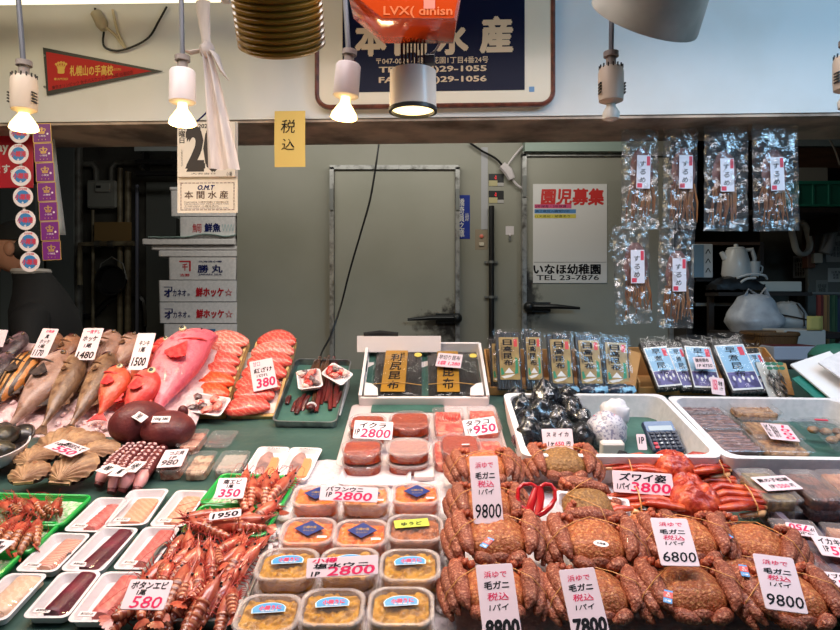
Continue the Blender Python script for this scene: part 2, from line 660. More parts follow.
# poster
g, m, W_, H_ = fbox('poster', 533, 184, 607, 283, BY - .045, .003, None, r=.001, b=.0005)
po = thing('poster', 'white kindergarten recruiting poster with red headline taped to the cold store door', 'poster', m)
obj('sheet', g, M('poster_paper', (226, 224, 222), .5), po)
letters(po, 'headline', [('園児募集', .53, .13, .84, .16)], M('poster_red', (206, 44, 40), .5), .0008, W_, H_, bold=.04, shear=.08)
letters(po, 'black_lettering', [('いなほ幼稚園', .46, .86, .90, .10, {'bold': .035}), ('TEL 23-7876', .47, .945, .84, .05, {'bold': .012})], INK, .0008, W_, H_)
for k, (cc, wdt) in enumerate((((214, 84, 130), .50), ((84, 140, 196), .56), ((216, 200, 80), .56))):
    obj('colour_strip', plate(wdt * W_, .04 * H_, .002, .0005, .001, 0, 4, (-.48 + wdt / 2) * W_, (.5 - .225 - .05 * k) * H_), M('strip%d' % k, cc, .5), po)
letters(po, 'strip_lettering', [('2年保育・3年保育', .24, .225, .42, .026), ('満三歳児入園受付中', .26, .275, .46, .026), ('バス送迎・給食あり', .26, .325, .48, .026)], INK, .0014, W_, H_)
obj('divider_line', box(0, -.29 * H_, .0006, W_ * .98, .002, .0006), BLACK, po)

# blue name plate
g, m, W_, H_ = fbox('', 457, 195, 470, 239, BY - .002, .008, None)
o = thing('name_plate', 'narrow blue name plate with vertical white characters beside the left cold store door', 'sign', m)
obj('plate', g, M('plate_blue', (34, 56, 150), .3, coat=.4), o)
letters(o, 'white_lettering', [('橋\n奇\n員\n之\n章', .35, .52, .42, .88, {'bold': .02}), ('水産商業協同組合', .78, .5, .62, .09, {'rot': -PI / 2})], WHITEPAPER, .0006, W_, H_)

# conduit, switch, thermostats, pipe, tag
g, m, W_, H_ = fbox('', 481, 147, 488, 230, BY - .001, .03, None)
tag(obj('wall_conduit', g, M('conduit_grey', (172, 172, 176), .5), m=m), 'pale grey vertical cable duct above the wall switch', 'cable duct')
g, m, W_, H_ = fbox('', 475, 229, 488, 250, BY - .001, .03, None)
o = thing('wall_switch', 'beige switch plate with a red light at the foot of the cable duct', 'switch', m)
obj('plate', g, M('switch_beige', (146, 132, 112), .5), o)
obj('pilot_light', lathe([(.012, 0), (.012, .006), (.004, .009)], 12, 0, .02), M('pilot_red', (214, 110, 90), .4), o)
obj('rocker', plate(.03, .022, .004, 0, .008, .002, 4, 0, -.03), M('switch_cream', (206, 196, 176), .5), o)
for i, py in enumerate((180, 197)):
    g, m, W_, H_ = fbox('', 488.5, py - 6.5, 504, py + 6.5, BY - .001, .04, None)
    o = thing('thermostat', ('upper' if i == 0 else 'lower') + ' small black and beige temperature controller with red digits', 'thermostat', m, 'temperature controllers')
    obj('case', g, BLACK, o)
    obj('lower_panel', plate(W_ * .55, H_ * .42, .002, 0, .003, 0, 4, -W_ * .2, -H_ * .25), M('thermo_beige%d' % i, (184, 174, 130), .5), o)
    obj('button_panel', plate(W_ * .4, H_ * .25, .002, 0, .003, 0, 4, W_ * .28, -H_ * .34), M('thermo_grey%d' % i, (176, 172, 170), .5), o)
    obj('red_digits', [ink('-2', -W_ * .05, H_ * .2, W_ * .12, H_ * .26, .02, z=.001)], M('led_red%d' % i, (230, 30, 40), .5, emit=1.2), o, smooth=0)
y = BY - .03
pth = [at(491.5, yy, y) for yy in (206, 240, 262, 290, 332, 380)]
o = thing('wall_pipe', 'black insulated vertical pipe clamped to the cold store wall', 'pipe', pth[2])
obj('pipe', tube([p - pth[2] for p in pth], .017, 10, up=(0, 1, 0)), BLACK, o)
for yy in (262, 297):
    c = at(491.5, yy, y) - pth[2]
    obj('clamp', [tube([c + Vector((0, 0, -.008)), c + Vector((0, 0, .008))], .021, 10, up=(0, 1, 0)), box(c.x, c.y + .02, c.z, .085, .01, .012)], M_GREYMETAL, o)
g, m, W_, H_ = fbox('', 505.5, 226, 514, 235, BY - .001, .004, None)
o = thing('hook', 'small white adhesive hook holding a key on the cold store wall', 'hook', m)
obj('pad', g, WHITE, o)
obj('hook_tip', tube([(0, -.02, 0), (0, -.035, .012), (0, -.03, .02)], .004, 6), WHITE, o)
obj('key', [plate(.012, .03, .004, .006, .009, 0, 3, 0, -.05)], M_GREYMETAL, o)
g, m, W_, H_ = fbox('', 608, 180, 622, 262, BY - .062, .003, None)
tag(obj('document_sleeve', g, WRAP, m=m), 'clear plastic document sleeve hung beside the kindergarten poster', 'document sleeve')

def cable(name, label, pts, r, mat, cat='cable'):
    g = []
    c = bpy.data.curves.new('tmp', 'CURVE')
    P = [Vector(p) for p in pts]
    q = []
    for i in range(len(P) - 1):
        a, b, c_, d_ = P[max(i - 1, 0)], P[i], P[i + 1], P[min(i + 2, len(P) - 1)]
        for s in range(6):
            t = s / 6
            q.append(.5 * ((2 * b) + (c_ - a) * t + (2 * a - 5 * b + 4 * c_ - d_) * t * t + (3 * b - a - 3 * c_ + d_) * t ** 3))
    q.append(P[-1])
    bpy.data.curves.remove(c)
    if name is None:
        return tube(q, r, 6)
    return tag(obj(name, tube(q, r, 6), mat), label, cat)


cable('cable', 'thin black cable hanging down across the left cold store door', [at(379, 142, 3.8), at(376, 165, 3.8), at(370, 200, 3.82), at(361, 232, 3.84), at(350, 270, 3.85), at(341, 305, 3.85), at(331, 335, 3.8), at(322, 352, 3.7), at(320, 362, 3.4)], .006, BLACK)
o = thing('cable_plug', 'white plug adapter dangling from cables beside the temperature controllers', 'plug', at(507, 172, 3.965))
e = at(507, 172, 3.965)
def cc(pts, y): return cable(None, '', [at(a, b, y) - e for a, b in pts], .007, None)
obj('adapter', tube([at(502, 165, 3.965) - e, at(508, 171, 3.965) - e, at(512, 179, 3.965) - e], [.025, .03, .022], 8, up=(0, 1, 0)), WHITE, o)
obj('black_cord', cc([(470, 143), (482, 151), (495, 158), (502, 165)], 3.97), BLACK, o)
obj('white_cord', [cc([(523, 146), (515, 155), (507, 166)], 3.97), cc([(512, 179), (520, 187), (532, 189), (542, 180), (545, 165), (546, 150)], 3.97)], WHITE, o)

# ================================================================ LEFT: pipes, meter, shopkeeper, foam boxes
LY = 4.88
M_PIPE = M('grey_pipe', (96, 96, 92), .5, var=((60, 56, 50), 8, .4, .6))
M_PIPEB = M('beige_pipe', (128, 120, 98), .5, var=((84, 74, 58), 8, .4, .6))
def vpipe(label, px, py0, py1, r, mat, y=LY - .06):
    tag(obj('wall_pipe', tube([at(px, py0, y), at(px, (py0 + py1) / 2, y), at(px, py1, y)], r, 10, up=(0, 1, 0)), mat), label, 'pipe')
vpipe('thick dark grey pipe running up left of the gas meter', 78, 130, 400, .034, M_PIPE)
vpipe('cream pipe running down right of the gas meter', 120, 168, 400, .020, M_PIPEB)
vpipe('wide beige pipe next to the cream pipe on the dark wall', 128, 172, 400, .024, M_PIPEB)
vpipe('blue grey pipe nearest the grey wall panel', 137, 185, 400, .014, M('bluepipe', (100, 104, 124), .5))
vpipe('narrow cream pipe under the gas meter', 93, 210, 400, .012, M_PIPEB)
o = thing('water_pipe', 'horizontal rusty cream pipe with elbow under the cardboard sheet', 'pipe', at(80, 244, LY - .13))
e = at(80, 244, LY - .13)
obj('pipe', tube([at(134, 243.5, LY - .13) - e, at(100, 244, LY - .13) - e, at(80, 244.5, LY - .13) - e, at(79.5, 262, LY - .13) - e, at(80, 285, LY - .13) - e], .02, 8, up=(0, 1, .01)), M_PIPEB, o)
for px in (98, 111):
    c = at(px, 244, LY - .13) - e
    obj('coupling', tube([c + Vector((-.02, 0, 0)), c + Vector((.02, 0, 0))], .026, 10), M_PIPE, o)
g, m, W_, H_ = fbox('', 86, 180, 116, 208, LY - .09, .14, None, r=.02, b=.012)
o = thing('gas_meter', 'grey gas meter box with two pipes bent over its top on the dark wall', 'gas meter', m)
M_METER = M('meter_grey', (122, 124, 120), .5)
obj('body', g, M_METER, o)
obj('dial_panel', plate(W_ * .5, H_ * .32, .01, 0, .02, .004, 4, .02, H_ * .22), M('meter_pale', (140, 142, 138), .4), o)
obj('counter_window', plate(W_ * .16, H_ * .09, .002, .02, .022, 0, 4, -.01, H_ * .24), BLACK, o)
obj('inlet_pipe', tube([(-.06, H_ / 2 - .01, -.05), (-.06, H_ / 2 + .09, -.05), (-.09, H_ / 2 + .13, -.05), (-.18, H_ / 2 + .13, -.05)], .022, 8), M_PIPE, o)
obj('outlet_pipe', tube([(.055, H_ / 2 - .01, -.05), (.055, H_ / 2 + .1, -.05), (.09, H_ / 2 + .14, -.05), (.26, H_ / 2 + .14, -.05), (.30, H_ / 2 + .06, -.05)], .022, 8), M_PIPE, o)
g, m, W_, H_ = fbox('', 94, 222, 131, 242, LY - .12, .012, None)
tag(obj('cardboard_sheet', g, M('brown_board', (116, 92, 52), .8), m=m), 'brown cardboard sheet wedged behind the pipes below the gas meter', 'cardboard')
g, m, W_, H_ = fbox('', 146, 182, 176, 430, LY - .02, .04, None)
tag(obj('wall_panel', g, M('panel_grey', (88, 92, 90), .5), m=m), 'tall dull grey wall panel left of the foam box stack', 'panel')
g, m, W_, H_ = fbox('', 46, 140, 74, 430, LY - .1, .06, None)
tag(obj('locker_panel', g, M('locker_grey', (92, 98, 98), .45), m=m), 'tall grey locker side behind the purple sticker strip', 'locker')
g, m, W_, H_ = fbox('', 0, 184, 36, 430, LY - .3, .1, None)
tag(obj('storage_cabinet', g, M('cabinet_grey', (108, 114, 114), .45), m=m), 'grey cabinet behind the shopkeeper at the left edge', 'cabinet')
g, m, W_, H_ = fbox('', 134, 146.5, 178, 151, 4.5, .395, None)
o = thing('overhead_shelf', 'pale narrow shelf edge high on the dark wall beside the calendar', 'shelf', m)
obj('board', g, M('shelf_pale', (150, 156, 156), .5), o)
obj('bracket', [box(-.10, -.07, -.06, .02, .12, .1), box(.12, -.07, -.06, .02, .12, .1)], BLACK, o)
obj('rail', [tube([(-.15, -.09, -.02), (.2, -.09, -.02)], .02, 8), tube([(-.15, -.17, -.02), (.2, -.17, -.02)], .02, 8)], BLACK, o)
cable('hose', 'black hose looping along the foot of the dark wall', [at(60, 310, 4.87), at(90, 316, 4.87), at(110, 300, 4.87), at(135, 296, 4.87), at(144, 306, 4.87), at(145, 345, 4.87)], .022, BLACK, 'hose')
o = thing('dark_patch', 'black bowl shape standing in for the dark patch on the stained wall', 'dark_patch', at(112, 280, 4.7))  # black bowl shape added where the wall has only a dark patch
obj('bowl', [xf(lathe([(.06, -.05), (.1, -.03), (.115, .03), (.105, .03), (.09, -.02)], 18), UP)], BLACK, o)
obj('wire_arch', tube([(-.11, 0, .0), (-.08, 0, .12), (0, 0, .17), (.08, 0, .12), (.11, 0, 0)], .005, 6), M_GREYMETAL, o)

# red payment sign at the left edge
g, m, W_, H_ = fbox('', -34, 128, 33, 188, 2.45, .006, None)
o = thing('payment_sign', 'red sign with white lettering behind the round stickers at the left edge', 'sign', m)
obj('panel', g, M('sign_red', (196, 24, 48), .4), o)
letters(o, 'white_lettering', [('PayPay', .38, .34, .50, .2, {'bold': .03}), ('使えます。', .42, .68, .58, .15, {'bold': .03})], WHITEPAPER, .0008, W_, H_)
# white sheet hanging behind the purple strip
vs = grid(4, 8, lambda u, v: tuple(at(38 + 14 * u + (14 * (1 - v)) * (.2 + u * .8), 122 + 113 * (1 - v), 2.5 + .012 * math.sin(u * 6 + v * 4))), 0)
o = tag(obj('plastic_sheet', [vs], M('sheet_white', (196, 200, 200), .5)), 'white plastic sheet hanging behind the purple sticker strip', 'sheet')
md = o.modifiers.new('t', 'SOLIDIFY')
md.thickness = .003

# two hanging sticker strips
rs = thing('sticker_strip', 'hanging strip of round blue and white fish market stickers', 'sticker strip', at(23, 130, 2.2))
ps = thing('sticker_strip', 'hanging strip of square purple stickers with gold emblems', 'sticker strip', at(43, 130, 2.2))
e1, e2 = at(23, 130, 2.2), at(43, 130, 2.2)
K = 2.2 / F
M_SW, M_SB, M_SR = M('sticker_white', (232, 222, 224), .4), M('sticker_blue', (52, 128, 190), .4), M('sticker_red', (196, 60, 86), .4)
M_PU, M_GO = M('sticker_purple', (112, 34, 122), .4), M('sticker_gold', (198, 160, 96), .35, metal=.4)
for i in range(7):
    px, py = 19.5 + 1.7 * i + (2 if i == 5 else 0), 133 + 21.3 * i
    px = (19.5, 18.5, 21, 23, 25.5, 28.5, 30)[i]
    py = (133, 154, 176, 197, 220, 241.5, 262)[i]
    c = at(px, py, 2.2) - e1
    r = 10.2 * K
    d = obj('round_sticker', lathe([(r * .98, -.001), (r, 0), (r * .97, .001)], 28), M_SW, rs, Matrix.Translation(c) @ UP)
    obj('blue_disc', lathe([(r * .66, .0), (r * .66, .0016)], 24), M_SB, d)
    obj('red_lettering', [ink('小樽港', 0, 0, r * 1.5, r * .55, .05, z=.002), ink('さかな市場', 0, r * .78, r * .8, r * .2, .03, z=.0015)], M_SR, d, smooth=0)
    obj('star', [ink('★', 0, -r * .55, r * .3, r * .3, 0, z=.002)], M_SW, d, smooth=0)
obj('backing_strip', [tube([at(18, 118, 2.36) - e1, at(19, 130, 2.212) - e1, at(22, 190, 2.212) - e1, at(30, 265, 2.212) - e1], .005, 4)], M_SW, rs)
for i in range(7):
    px, py = 42 + (1.6 if i else .8) * i, 133 + 19.6 * i
    c = at(px + (0.0), py, 2.2) - e2
    a = 18.6 * K
    d = obj('square_sticker', plate(a, a * 1.03, .002, -.001, .0005), M_GO, ps, Matrix.Translation(c) @ UP @ Matrix.Rotation(R(2.5), 4, 'Z'))
    obj('purple_face', plate(a * .93, a * .96, .0015, .0005, .0009), M_PU, d)
    obj('gold_emblem', [ink('♔', 0, a * .13, a * .42, a * .36, .02, z=.0013), ink('・ ・ ・', 0, -a * .36, a * .4, a * .06, .03, z=.0013)], M_GO, d, smooth=0)
    obj('white_marks', [ink('小樽産', 0, -a * .16, a * .4, a * .1, .0, z=.0013), ink('●', a * .3, -a * .06, a * .11, a * .11, 0, z=.0013)], M_SW, d, smooth=0)

# ---------------------------------------------------------------- foam box stack
SY = 3.99
KS = SY / F
def foam_box(label, px0, py0, px1, py1, dep, y, lid=None, letter=(), group='white foam fish boxes'):
    a, c = at(px0, py0, y), at(px1, py1, y)
    W_, H_ = c.x - a.x, a.z - c.z
    o = thing('foam_box', label, 'foam box', Matrix.Translation(((a.x + c.x) / 2, y + dep / 2, c.z)), group)
    lh = lid or 0
    obj('body', loft([rr(W_ * .985, dep * .985, .012, 0), rr(W_, dep, .014, H_ - lh - .002)]), FOAM, o)
    if lid:
        obj('lid', plate(W_ + .012, dep + .012, .014, H_ - lh, H_, .004), FOAM, o)
    for nm, mat, items in letter:
        g = []
        for it in items:
            t, u, v, a_, b_ = it[:5]
            g.append(xf(ink(t, (u - .5) * W_, (.5 - v) * H_, a_ * W_, b_ * H_, it[5] if len(it) > 5 else .02), Matrix.Translation((0, -dep / 2 - .0012, H_ / 2)) @ UP))
        obj(nm, g, mat, o, smooth=0)
    return o, W_, H_
def kaneo(label, x0, y0, x1, y1):
    return foam_box(label, x0, y0, x1, y1, .34, SY, .0, [('navy_lettering', NAVYINK, [('オ', .125, .6, .085, .34, .05), ('カネオ', .275, .6, .17, .3, .02), ('の', .39, .68, .03, .1), ('┐', .13, .42, .1, .2)]), ('red_lettering', REDPRINT, [('鮮ホッケ', .66, .56, .35, .4, .05), ('☆', .9, .57, .1, .36, -.005)])])
kaneo('long white foam box with 鮮ホッケ lettering just below the box marked 勝丸', 158, 280, 236.5, 301.5)
kaneo('long white foam box with 鮮ホッケ lettering, lower of the matching pair', 158.5, 302, 236.8, 323)
o, W_, H_ = foam_box('white foam box with a blue and red printed label at the bottom of the stack', 163, 323.6, 236.8, 346, .33, SY)
e = Matrix.Translation((0, -.33 / 2 - .001, H_ / 2)) @ UP
obj('blue_label', xf(plate(W_ * .42, H_ * .52, .002, -.001, .0008, 0, 4, 0, 0), e), M('label_blue', (60, 128, 178), .5), o)
for s in (-1, 1):
    obj('white_label', [xf(plate(W_ * .15, H_ * .52, .002, -.001, .0008, 0, 4, s * W_ * .29, 0), e)], WHITEPAPER, o)
obj('red_lettering', [xf(ink('しまあき', 0, 0, W_ * .38, H_ * .4, .05, z=.0014), e)], REDPRINT, o, smooth=0)
obj('navy_emblem', [xf(ink('▲', -W_ * .29, -.005, W_ * .07, H_ * .22, 0, z=.0014), e), xf(ink('M', W_ * .29, -.002, W_ * .09, H_ * .3, .05, z=.0014), e)], NAVYINK, o, smooth=0)
foam_box('white foam box marked 勝丸 in blue with a red square emblem', 168, 257, 236, 279.6, .30, SY, .0, [('navy_lettering', NAVYINK, [('勝 丸', .62, .52, .36, .34, .03), ('北海道小樽', .62, .2, .34, .08, .02), ('JAPAN SEA', .62, .78, .34, .09, .02)]), ('red_emblem', REDPRINT, [('千', .25, .45, .08, .3, .03), ('┐', .25, .4, .16, .44), ('吉野', .25, .8, .14, .12, .02)])])
for lab, x0, y0, x1, y1, dp in (('flat foam cover lying directly on the box marked 勝丸', 158, 250.5, 236.5, 256.7, .33), ('middle one of three flat foam covers stacked under the box marked 鮮魚', 151, 245.5, 236.5, 250, .35)):
    a, c = at(x0, y0, SY), at(x1, y1, SY)
    tag(obj('foam_board', plate(c.x - a.x, dp, .012, 0, a.z - c.z, .004), FOAM, m=T((a.x + c.x) / 2, SY + dp / 2, c.z)), lab, 'foam board', 'flat foam covers in the stack')
a, c = at(143, 239, SY), at(235.5, 245, SY)
tag(obj('foam_board', plate(c.x - a.x, .38, .012, 0, a.z - c.z, .004), FOAM, m=T((a.x + c.x) / 2, SY + .17, c.z)), 'widest flat foam cover sticking out left under the box marked 鮮魚', 'foam board', 'flat foam covers in the stack')
M_BLUEFOAM = M('pale_blue_foam', (188, 206, 208), .6, bump=(300, .05))
o, W_, H_ = foam_box('pale blue tinted foam box marked 鮮魚 near the top of the stack', 179, 216.5, 235, 238.8, .28, SY, 0, [('navy_lettering', NAVYINK, [('鮮魚', .60, .5, .28, .38, .04)]), ('red_emblem', REDPRINT, [('鯛', .32, .52, .16, .4, .0)]), ('blue_emblem', M('emblem_blue', (70, 100, 150), .6), [('〰〰', .88, .5, .22, .3)])])
o.children[0].data.materials[0] = M_BLUEFOAM
foam_box('plain white foam box at the top of the stack behind the calendar', 170, 187, 236, 216, .30, SY, .02)
vs = grid(14, 3, lambda u, v: (at(150 + 86 * u, 0, SY).x, SY - .03 + .1 * v, at(0, 238.6 - 3.2 * abs(math.sin(u * 7 + v)) * (u > .45) - .6, SY).z + .004 * ns(u * 9, v * 3) + .006), .004)
tag(obj('plastic_sheet', [vs], M('mint_plastic', (168, 196, 190), .3, spec=.6)), 'crumpled mint plastic sheet lying on the widest flat foam cover', 'sheet')
z0 = at(0, 346, SY).z
o = thing('work_table', 'steel side table carrying the foam box stack', 'table', T(at(190, 0, SY).x, SY + .22, 0))
obj('table_top', plate(.56, .5, .01, z0 - .03, z0, .003), M_STEEL, o)
for sx in (-1, 1):
    for sy in (-1, 1):
        obj('leg', box(sx * .25, sy * .2, (z0 - .03) / 2, .035, .035, z0 - .03), M_STEEL, o)

# ---------------------------------------------------------------- shopkeeper
M_SKIN = M('skin', (196, 142, 116), .5, sss=.1)
M_JACKET = M('black_jacket', (20, 20, 23), .75)
M_TROUSER = M('dark_trousers', (30, 30, 36), .8)
pb = at(30, 300, 2.9)
per = thing('person', 'person in a black jacket and black cap looking down behind the fish display at left', 'person', Matrix.Translation((pb.x + .085, 2.95, .03)) @ Matrix.Rotation(R(100), 4, 'Z'))
# local frame: faces -x rotated so that local +y is forward (towards photo left)
def skinned(name, verts, edges, radii, mat, parent, extra=()):
    me = bpy.data.meshes.new(name)
    me.from_pydata(verts, edges, [])
    o = bpy.data.objects.new(name, me)
    COL.objects.link(o)
    s = o.modifiers.new('skin', 'SKIN')
    s.use_smooth_shade = True
    for i, r in enumerate(radii):
        q = me.skin_vertices[0].data[i]
        q.radius = r if isinstance(r, tuple) else (r, r)
        q.use_root = i == 0
    u = o.modifiers.new('sub', 'SUBSURF')
    u.levels = u.render_levels = 2
    dg = bpy.context.evaluated_depsgraph_get()
    m2 = bpy.data.meshes.new_from_object(o.evaluated_get(dg))
    vs, fs = [tuple(v.co) for v in m2.vertices], [tuple(p.vertices) for p in m2.polygons]
    bpy.data.objects.remove(o)
    bpy.data.meshes.remove(m2)
    return obj(name, [(vs, fs)] + list(extra), mat, parent, smooth=80)
V = [(0, 0, .96), (0, .02, 1.12), (0, .03, 1.32), (0, .06, 1.45), (0, .10, 1.55), (0, .14, 1.64),
     (.16, .04, 1.42), (.22, .0, 1.18), (.2, .2, 1.05), (.18, .30, 1.04), (-.16, .04, 1.42), (-.22, .0, 1.18), (-.2, .2, 1.05), (-.18, .30, 1.04),
     (.10, 0, .88), (.11, .02, .5), (.11, -.02, .09), (.11, .12, .04), (-.10, 0, .88), (-.11, .02, .5), (-.11, -.02, .09), (-.11, .12, .04)]
E_ = [(0, 1), (1, 2), (2, 3), (3, 4), (4, 5), (3, 6), (6, 7), (7, 8), (8, 9), (3, 10), (10, 11), (11, 12), (12, 13),
      (0, 14), (14, 15), (15, 16), (16, 17), (0, 18), (18, 19), (19, 20), (20, 21)]
RD = [(.11, .10), (.10, .09), (.11, .09), .07, .055, .05, .05, .045, .036, .028, .05, .045, .036, .028, .085, .06, .042, .035, .085, .06, .042, .035]
hc = Vector((0, .17, 1.71))
def headfn(d):
    k = 1.0
    if d.y > .2 and d.z < 0:
        k -= .10 * abs(d.x) * (-d.z)
    return k
head = [blob(hc, .078, .098, .118, 20, 14, headfn), blob(hc + Vector((0, .098, -.018)), .014, .022, .022, 8, 6), blob(hc + Vector((0, .080, -.095)), .034, .024, .024, 10, 6),
        blob(hc + Vector((.078, -.01, -.01)), .012, .024, .034, 8, 6), blob(hc + Vector((-.078, -.01, -.01)), .012, .024, .034, 8, 6),
        blob(hc + Vector((0, .092, -.06)), .024, .012, .007, 8, 5)]
hands = []
for sx in (-1, 1):
    b0 = Vector((sx * .18, .30, 1.04))
    hands.append(blob(b0 + Vector((0, .04, -.005)), .04, .05, .016, 10, 7))
    for k in range(4):
        x = -.027 + .018 * k
        ln = (.062, .072, .068, .054)[k]
        hands.append(tube([b0 + Vector((x, .07, 0)), b0 + Vector((x * 1.1, .07 + ln * .5, .004)), b0 + Vector((x * 1.1, .07 + ln * .85, -.014)), b0 + Vector((x * 1.1, .07 + ln, -.03))], [.009, .0085, .008, .006], 7))
    hands.append(tube([b0 + Vector((-sx * .034, .03, 0)), b0 + Vector((-sx * .058, .06, -.004)), b0 + Vector((-sx * .06, .085, -.014))], [.011, .0095, .007], 7))
skinned('body', V, E_, RD, M_SKIN, per, head + hands)
jg = [loft([ring(0, cy_, z, rx_, ry_, 22) for z, rx_, ry_, cy_ in ((.88, .185, .135, 0), (1.1, .18, .13, .02), (1.3, .205, .142, .03), (1.42, .205, .13, .045), (1.50, .15, .105, .06), (1.555, .095, .09, .08), (1.605, .072, .078, .105))])]
for sx in (-1, 1):
    jg.append(tube([(sx * .12, .04, 1.41), (sx * .18, .035, 1.39), (sx * .225, .005, 1.19), (sx * .215, .10, 1.12), (sx * .192, .24, 1.045)], [.07, .078, .064, .056, .046], 14, 1.0, up=(0, 1, 0)))
obj('jacket', jg, M_JACKET, per, smooth=70)
iv = [0, 14, 15, 16, 18, 19, 20]
rm = {k: i for i, k in enumerate(iv)}
skinned('trousers', [V[i] for i in iv], [(rm[a], rm[b]) for a, b in E_ if a in rm and b in rm], [tuple(x + .015 for x in (RD[i] if isinstance(RD[i], tuple) else (RD[i], RD[i]))) for i in iv], M_TROUSER, per)
obj('cap', [loft([[(.0895 * c_ * math.cos(q), -.012 + hc.y + .108 * c_ * math.sin(q), hc.z + .030 + .095 * s_) for q in [2 * PI * i / 20 for i in range(20)]] for c_, s_ in [(math.cos(R(t)), math.sin(R(t))) for t in (0, 20, 40, 60, 75, 88)]]), loft([[(x, .085 + y_, hc.z + .035 + dz) for x, y_ in ((-.07, 0), (-.055, .05), (0, .075), (.055, .05), (.07, 0))] for dz in (0, .006)])], M_JACKET, per)
obj('hair', blob(hc + Vector((0, -.035, -.01)), .080, .082, .075, 14, 9), M('dark_hair', (28, 24, 22), .6), per)
for sx in (-1, 1):
    obj('eye', blob(hc + Vector((sx * .03, .085, .004)), .011, .008, .006, 8, 6), M('eye_dark', (30, 22, 20), .3), per)
obj('eyebrow', [tube([hc + Vector((s * .014, .094, .024)), hc + Vector((s * .05, .084, .026))], .004, 6) for s in (-1, 1)], M('brow_dark', (30, 24, 22), .7), per)
obj('collar', [xf(tube([(math.cos(a) * .075, math.sin(a) * .07, 0) for a in [R(t) for t in range(0, 361, 30)]], .014, 6), Matrix.Translation((0, .10, 1.60)))], M('collar_white', (190, 184, 180), .6), per)
obj('chest_logo', [box(-.165, .06, 1.33, .004, .05, .008)], M('logo_grey', (176, 176, 176), .5), per)

# ================================================================ ON AND BEFORE THE WHITE BEAM
# framed shop sign
a, c = fas(317, -40, .03), fas(553, 104, .03)
P0, P1 = a[0].translation, c[0].translation
W_, H_ = (P1 - P0).xy.length, P0.z - P1.z
m = a[0].copy()
m.translation = (P0 + P1) / 2
sg = thing('shop_sign', 'framed navy shop sign with gold 本間水産 lettering hung on the white beam', 'sign', m)
obj('backing', plate(W_ * .985, H_ * .985, .03, -.02, 0, 0), M('sign_cream', (226, 214, 190), .35, coat=.4), sg)
def loop_tube(pts, r, n=8):
    P = [Vector(p) for p in pts]
    rings = []
    for i, p in enumerate(P):
        t = (P[(i + 1) % len(P)] - P[i - 1]).normalized()
        s = Vector((0, 0, 1)).cross(t).normalized()
        rings.append([p + s * r * math.cos(2 * PI * k / n) + Vector((0, 0, 1)) * r * 1.3 * math.sin(2 * PI * k / n) for k in range(n)])
    return loft(rings, closed=True)
obj('frame', loop_tube(rr(W_, H_, .045, -.004, 6), .009), M('frame_wood', (118, 62, 46), .35, var=((86, 44, 32), 40, .4, .6), coat=.3), sg)
kx = W_ / 236
X = lambda px: (px - 435) * kx
Y_ = lambda py: (32 - py) * (H_ / 144)
pw, ph = X(525) - X(343), Y_(-34) - Y_(90)
obj('navy_panel', plate(pw, ph, .002, 0, .002, 0, 4, (X(525) + X(343)) / 2, (Y_(-34) + Y_(90)) / 2), M('sign_navy', (14, 20, 46), .3, spec=.15), sg)
M_GOLD = M('sign_gold', (214, 186, 150), .4)
def sgt(t, x0, y0, x1, y1, bold=.03, **k):
    return ink(t, (X(x0) + X(x1)) / 2, (Y_(y0) + Y_(y1)) / 2, X(x1) - X(x0), Y_(y0) - Y_(y1), bold, z=.003, **k)
obj('gold_lettering', [sgt('本', 357, 22, 386, 54, .05), sgt('間', 397, 26, 426, 54, .05), sgt('水', 438, 24, 468, 54, .05), sgt('産', 482, 20, 512, 53, .05),
                       sgt('〒047-0024 小樽市花園1丁目4番24号', 377, 57, 489, 63.5, .008), sgt('TEL(0134)29-1055', 380, 66, 487, 73, .03), sgt('FAX(0134)29-1056', 380, 76, 487, 83, .03),
                       sgt('O.M.T', 380, -22, 470, 13, .03, shear=.25)], M_GOLD, sg, smooth=0)
obj('sticker', plate(.018, .018, .002, 0, .001, 0, 4, X(532), Y_(89.5)), M('sticker_triangle', (110, 150, 190), .5), sg)

# pennant
mm, k = fas(44, 70, .006)
pn = thing('pennant', 'red felt pennant with black border and gold lettering pinned to the white beam', 'pennant', mm)
q = lambda px, py: ((px - 44) * k, (70 - py) * k)
obj('felt', prism([q(43, 47.5), q(165, 73), q(47, 95.5)], -.001, .0015), BLACK, pn)
obj('red_field', prism([q(46.5, 52), q(154, 73), q(49, 91)], .0014, .0022), M('pennant_red', (186, 40, 36), .8, bump=(600, .1)), pn)
M_PG = M('pennant_gold', (222, 178, 80), .6)
obj('gold_lettering', [ink('札幌山の手高校', *q(93, 71.5), 44 * k, 10 * k, .03, z=.0028), ink('(全日制)', *q(119, 71), 8 * k, 3 * k, .0, z=.0028), ink('♛', *q(62, 68), 12 * k, 12 * k, .02, z=.0028), ink('●SAPPORO', *q(62, 79.5), 14 * k, 2.4 * k, .01, z=.0028)], M_PG, pn, smooth=0)
obj('black_lettering', [ink('東京オリンピック 女子バスケットボール部 出場記念', *q(94, 81), 84 * k, 4 * k, .0, z=.0028, rot=R(10))], INK, pn, smooth=0)
for py in (56, 87):
    obj('pin', [mv(lathe([(.004, 0), (.004, .003)], 8), *q(45, py), .001)], M_GREYMETAL, pn)

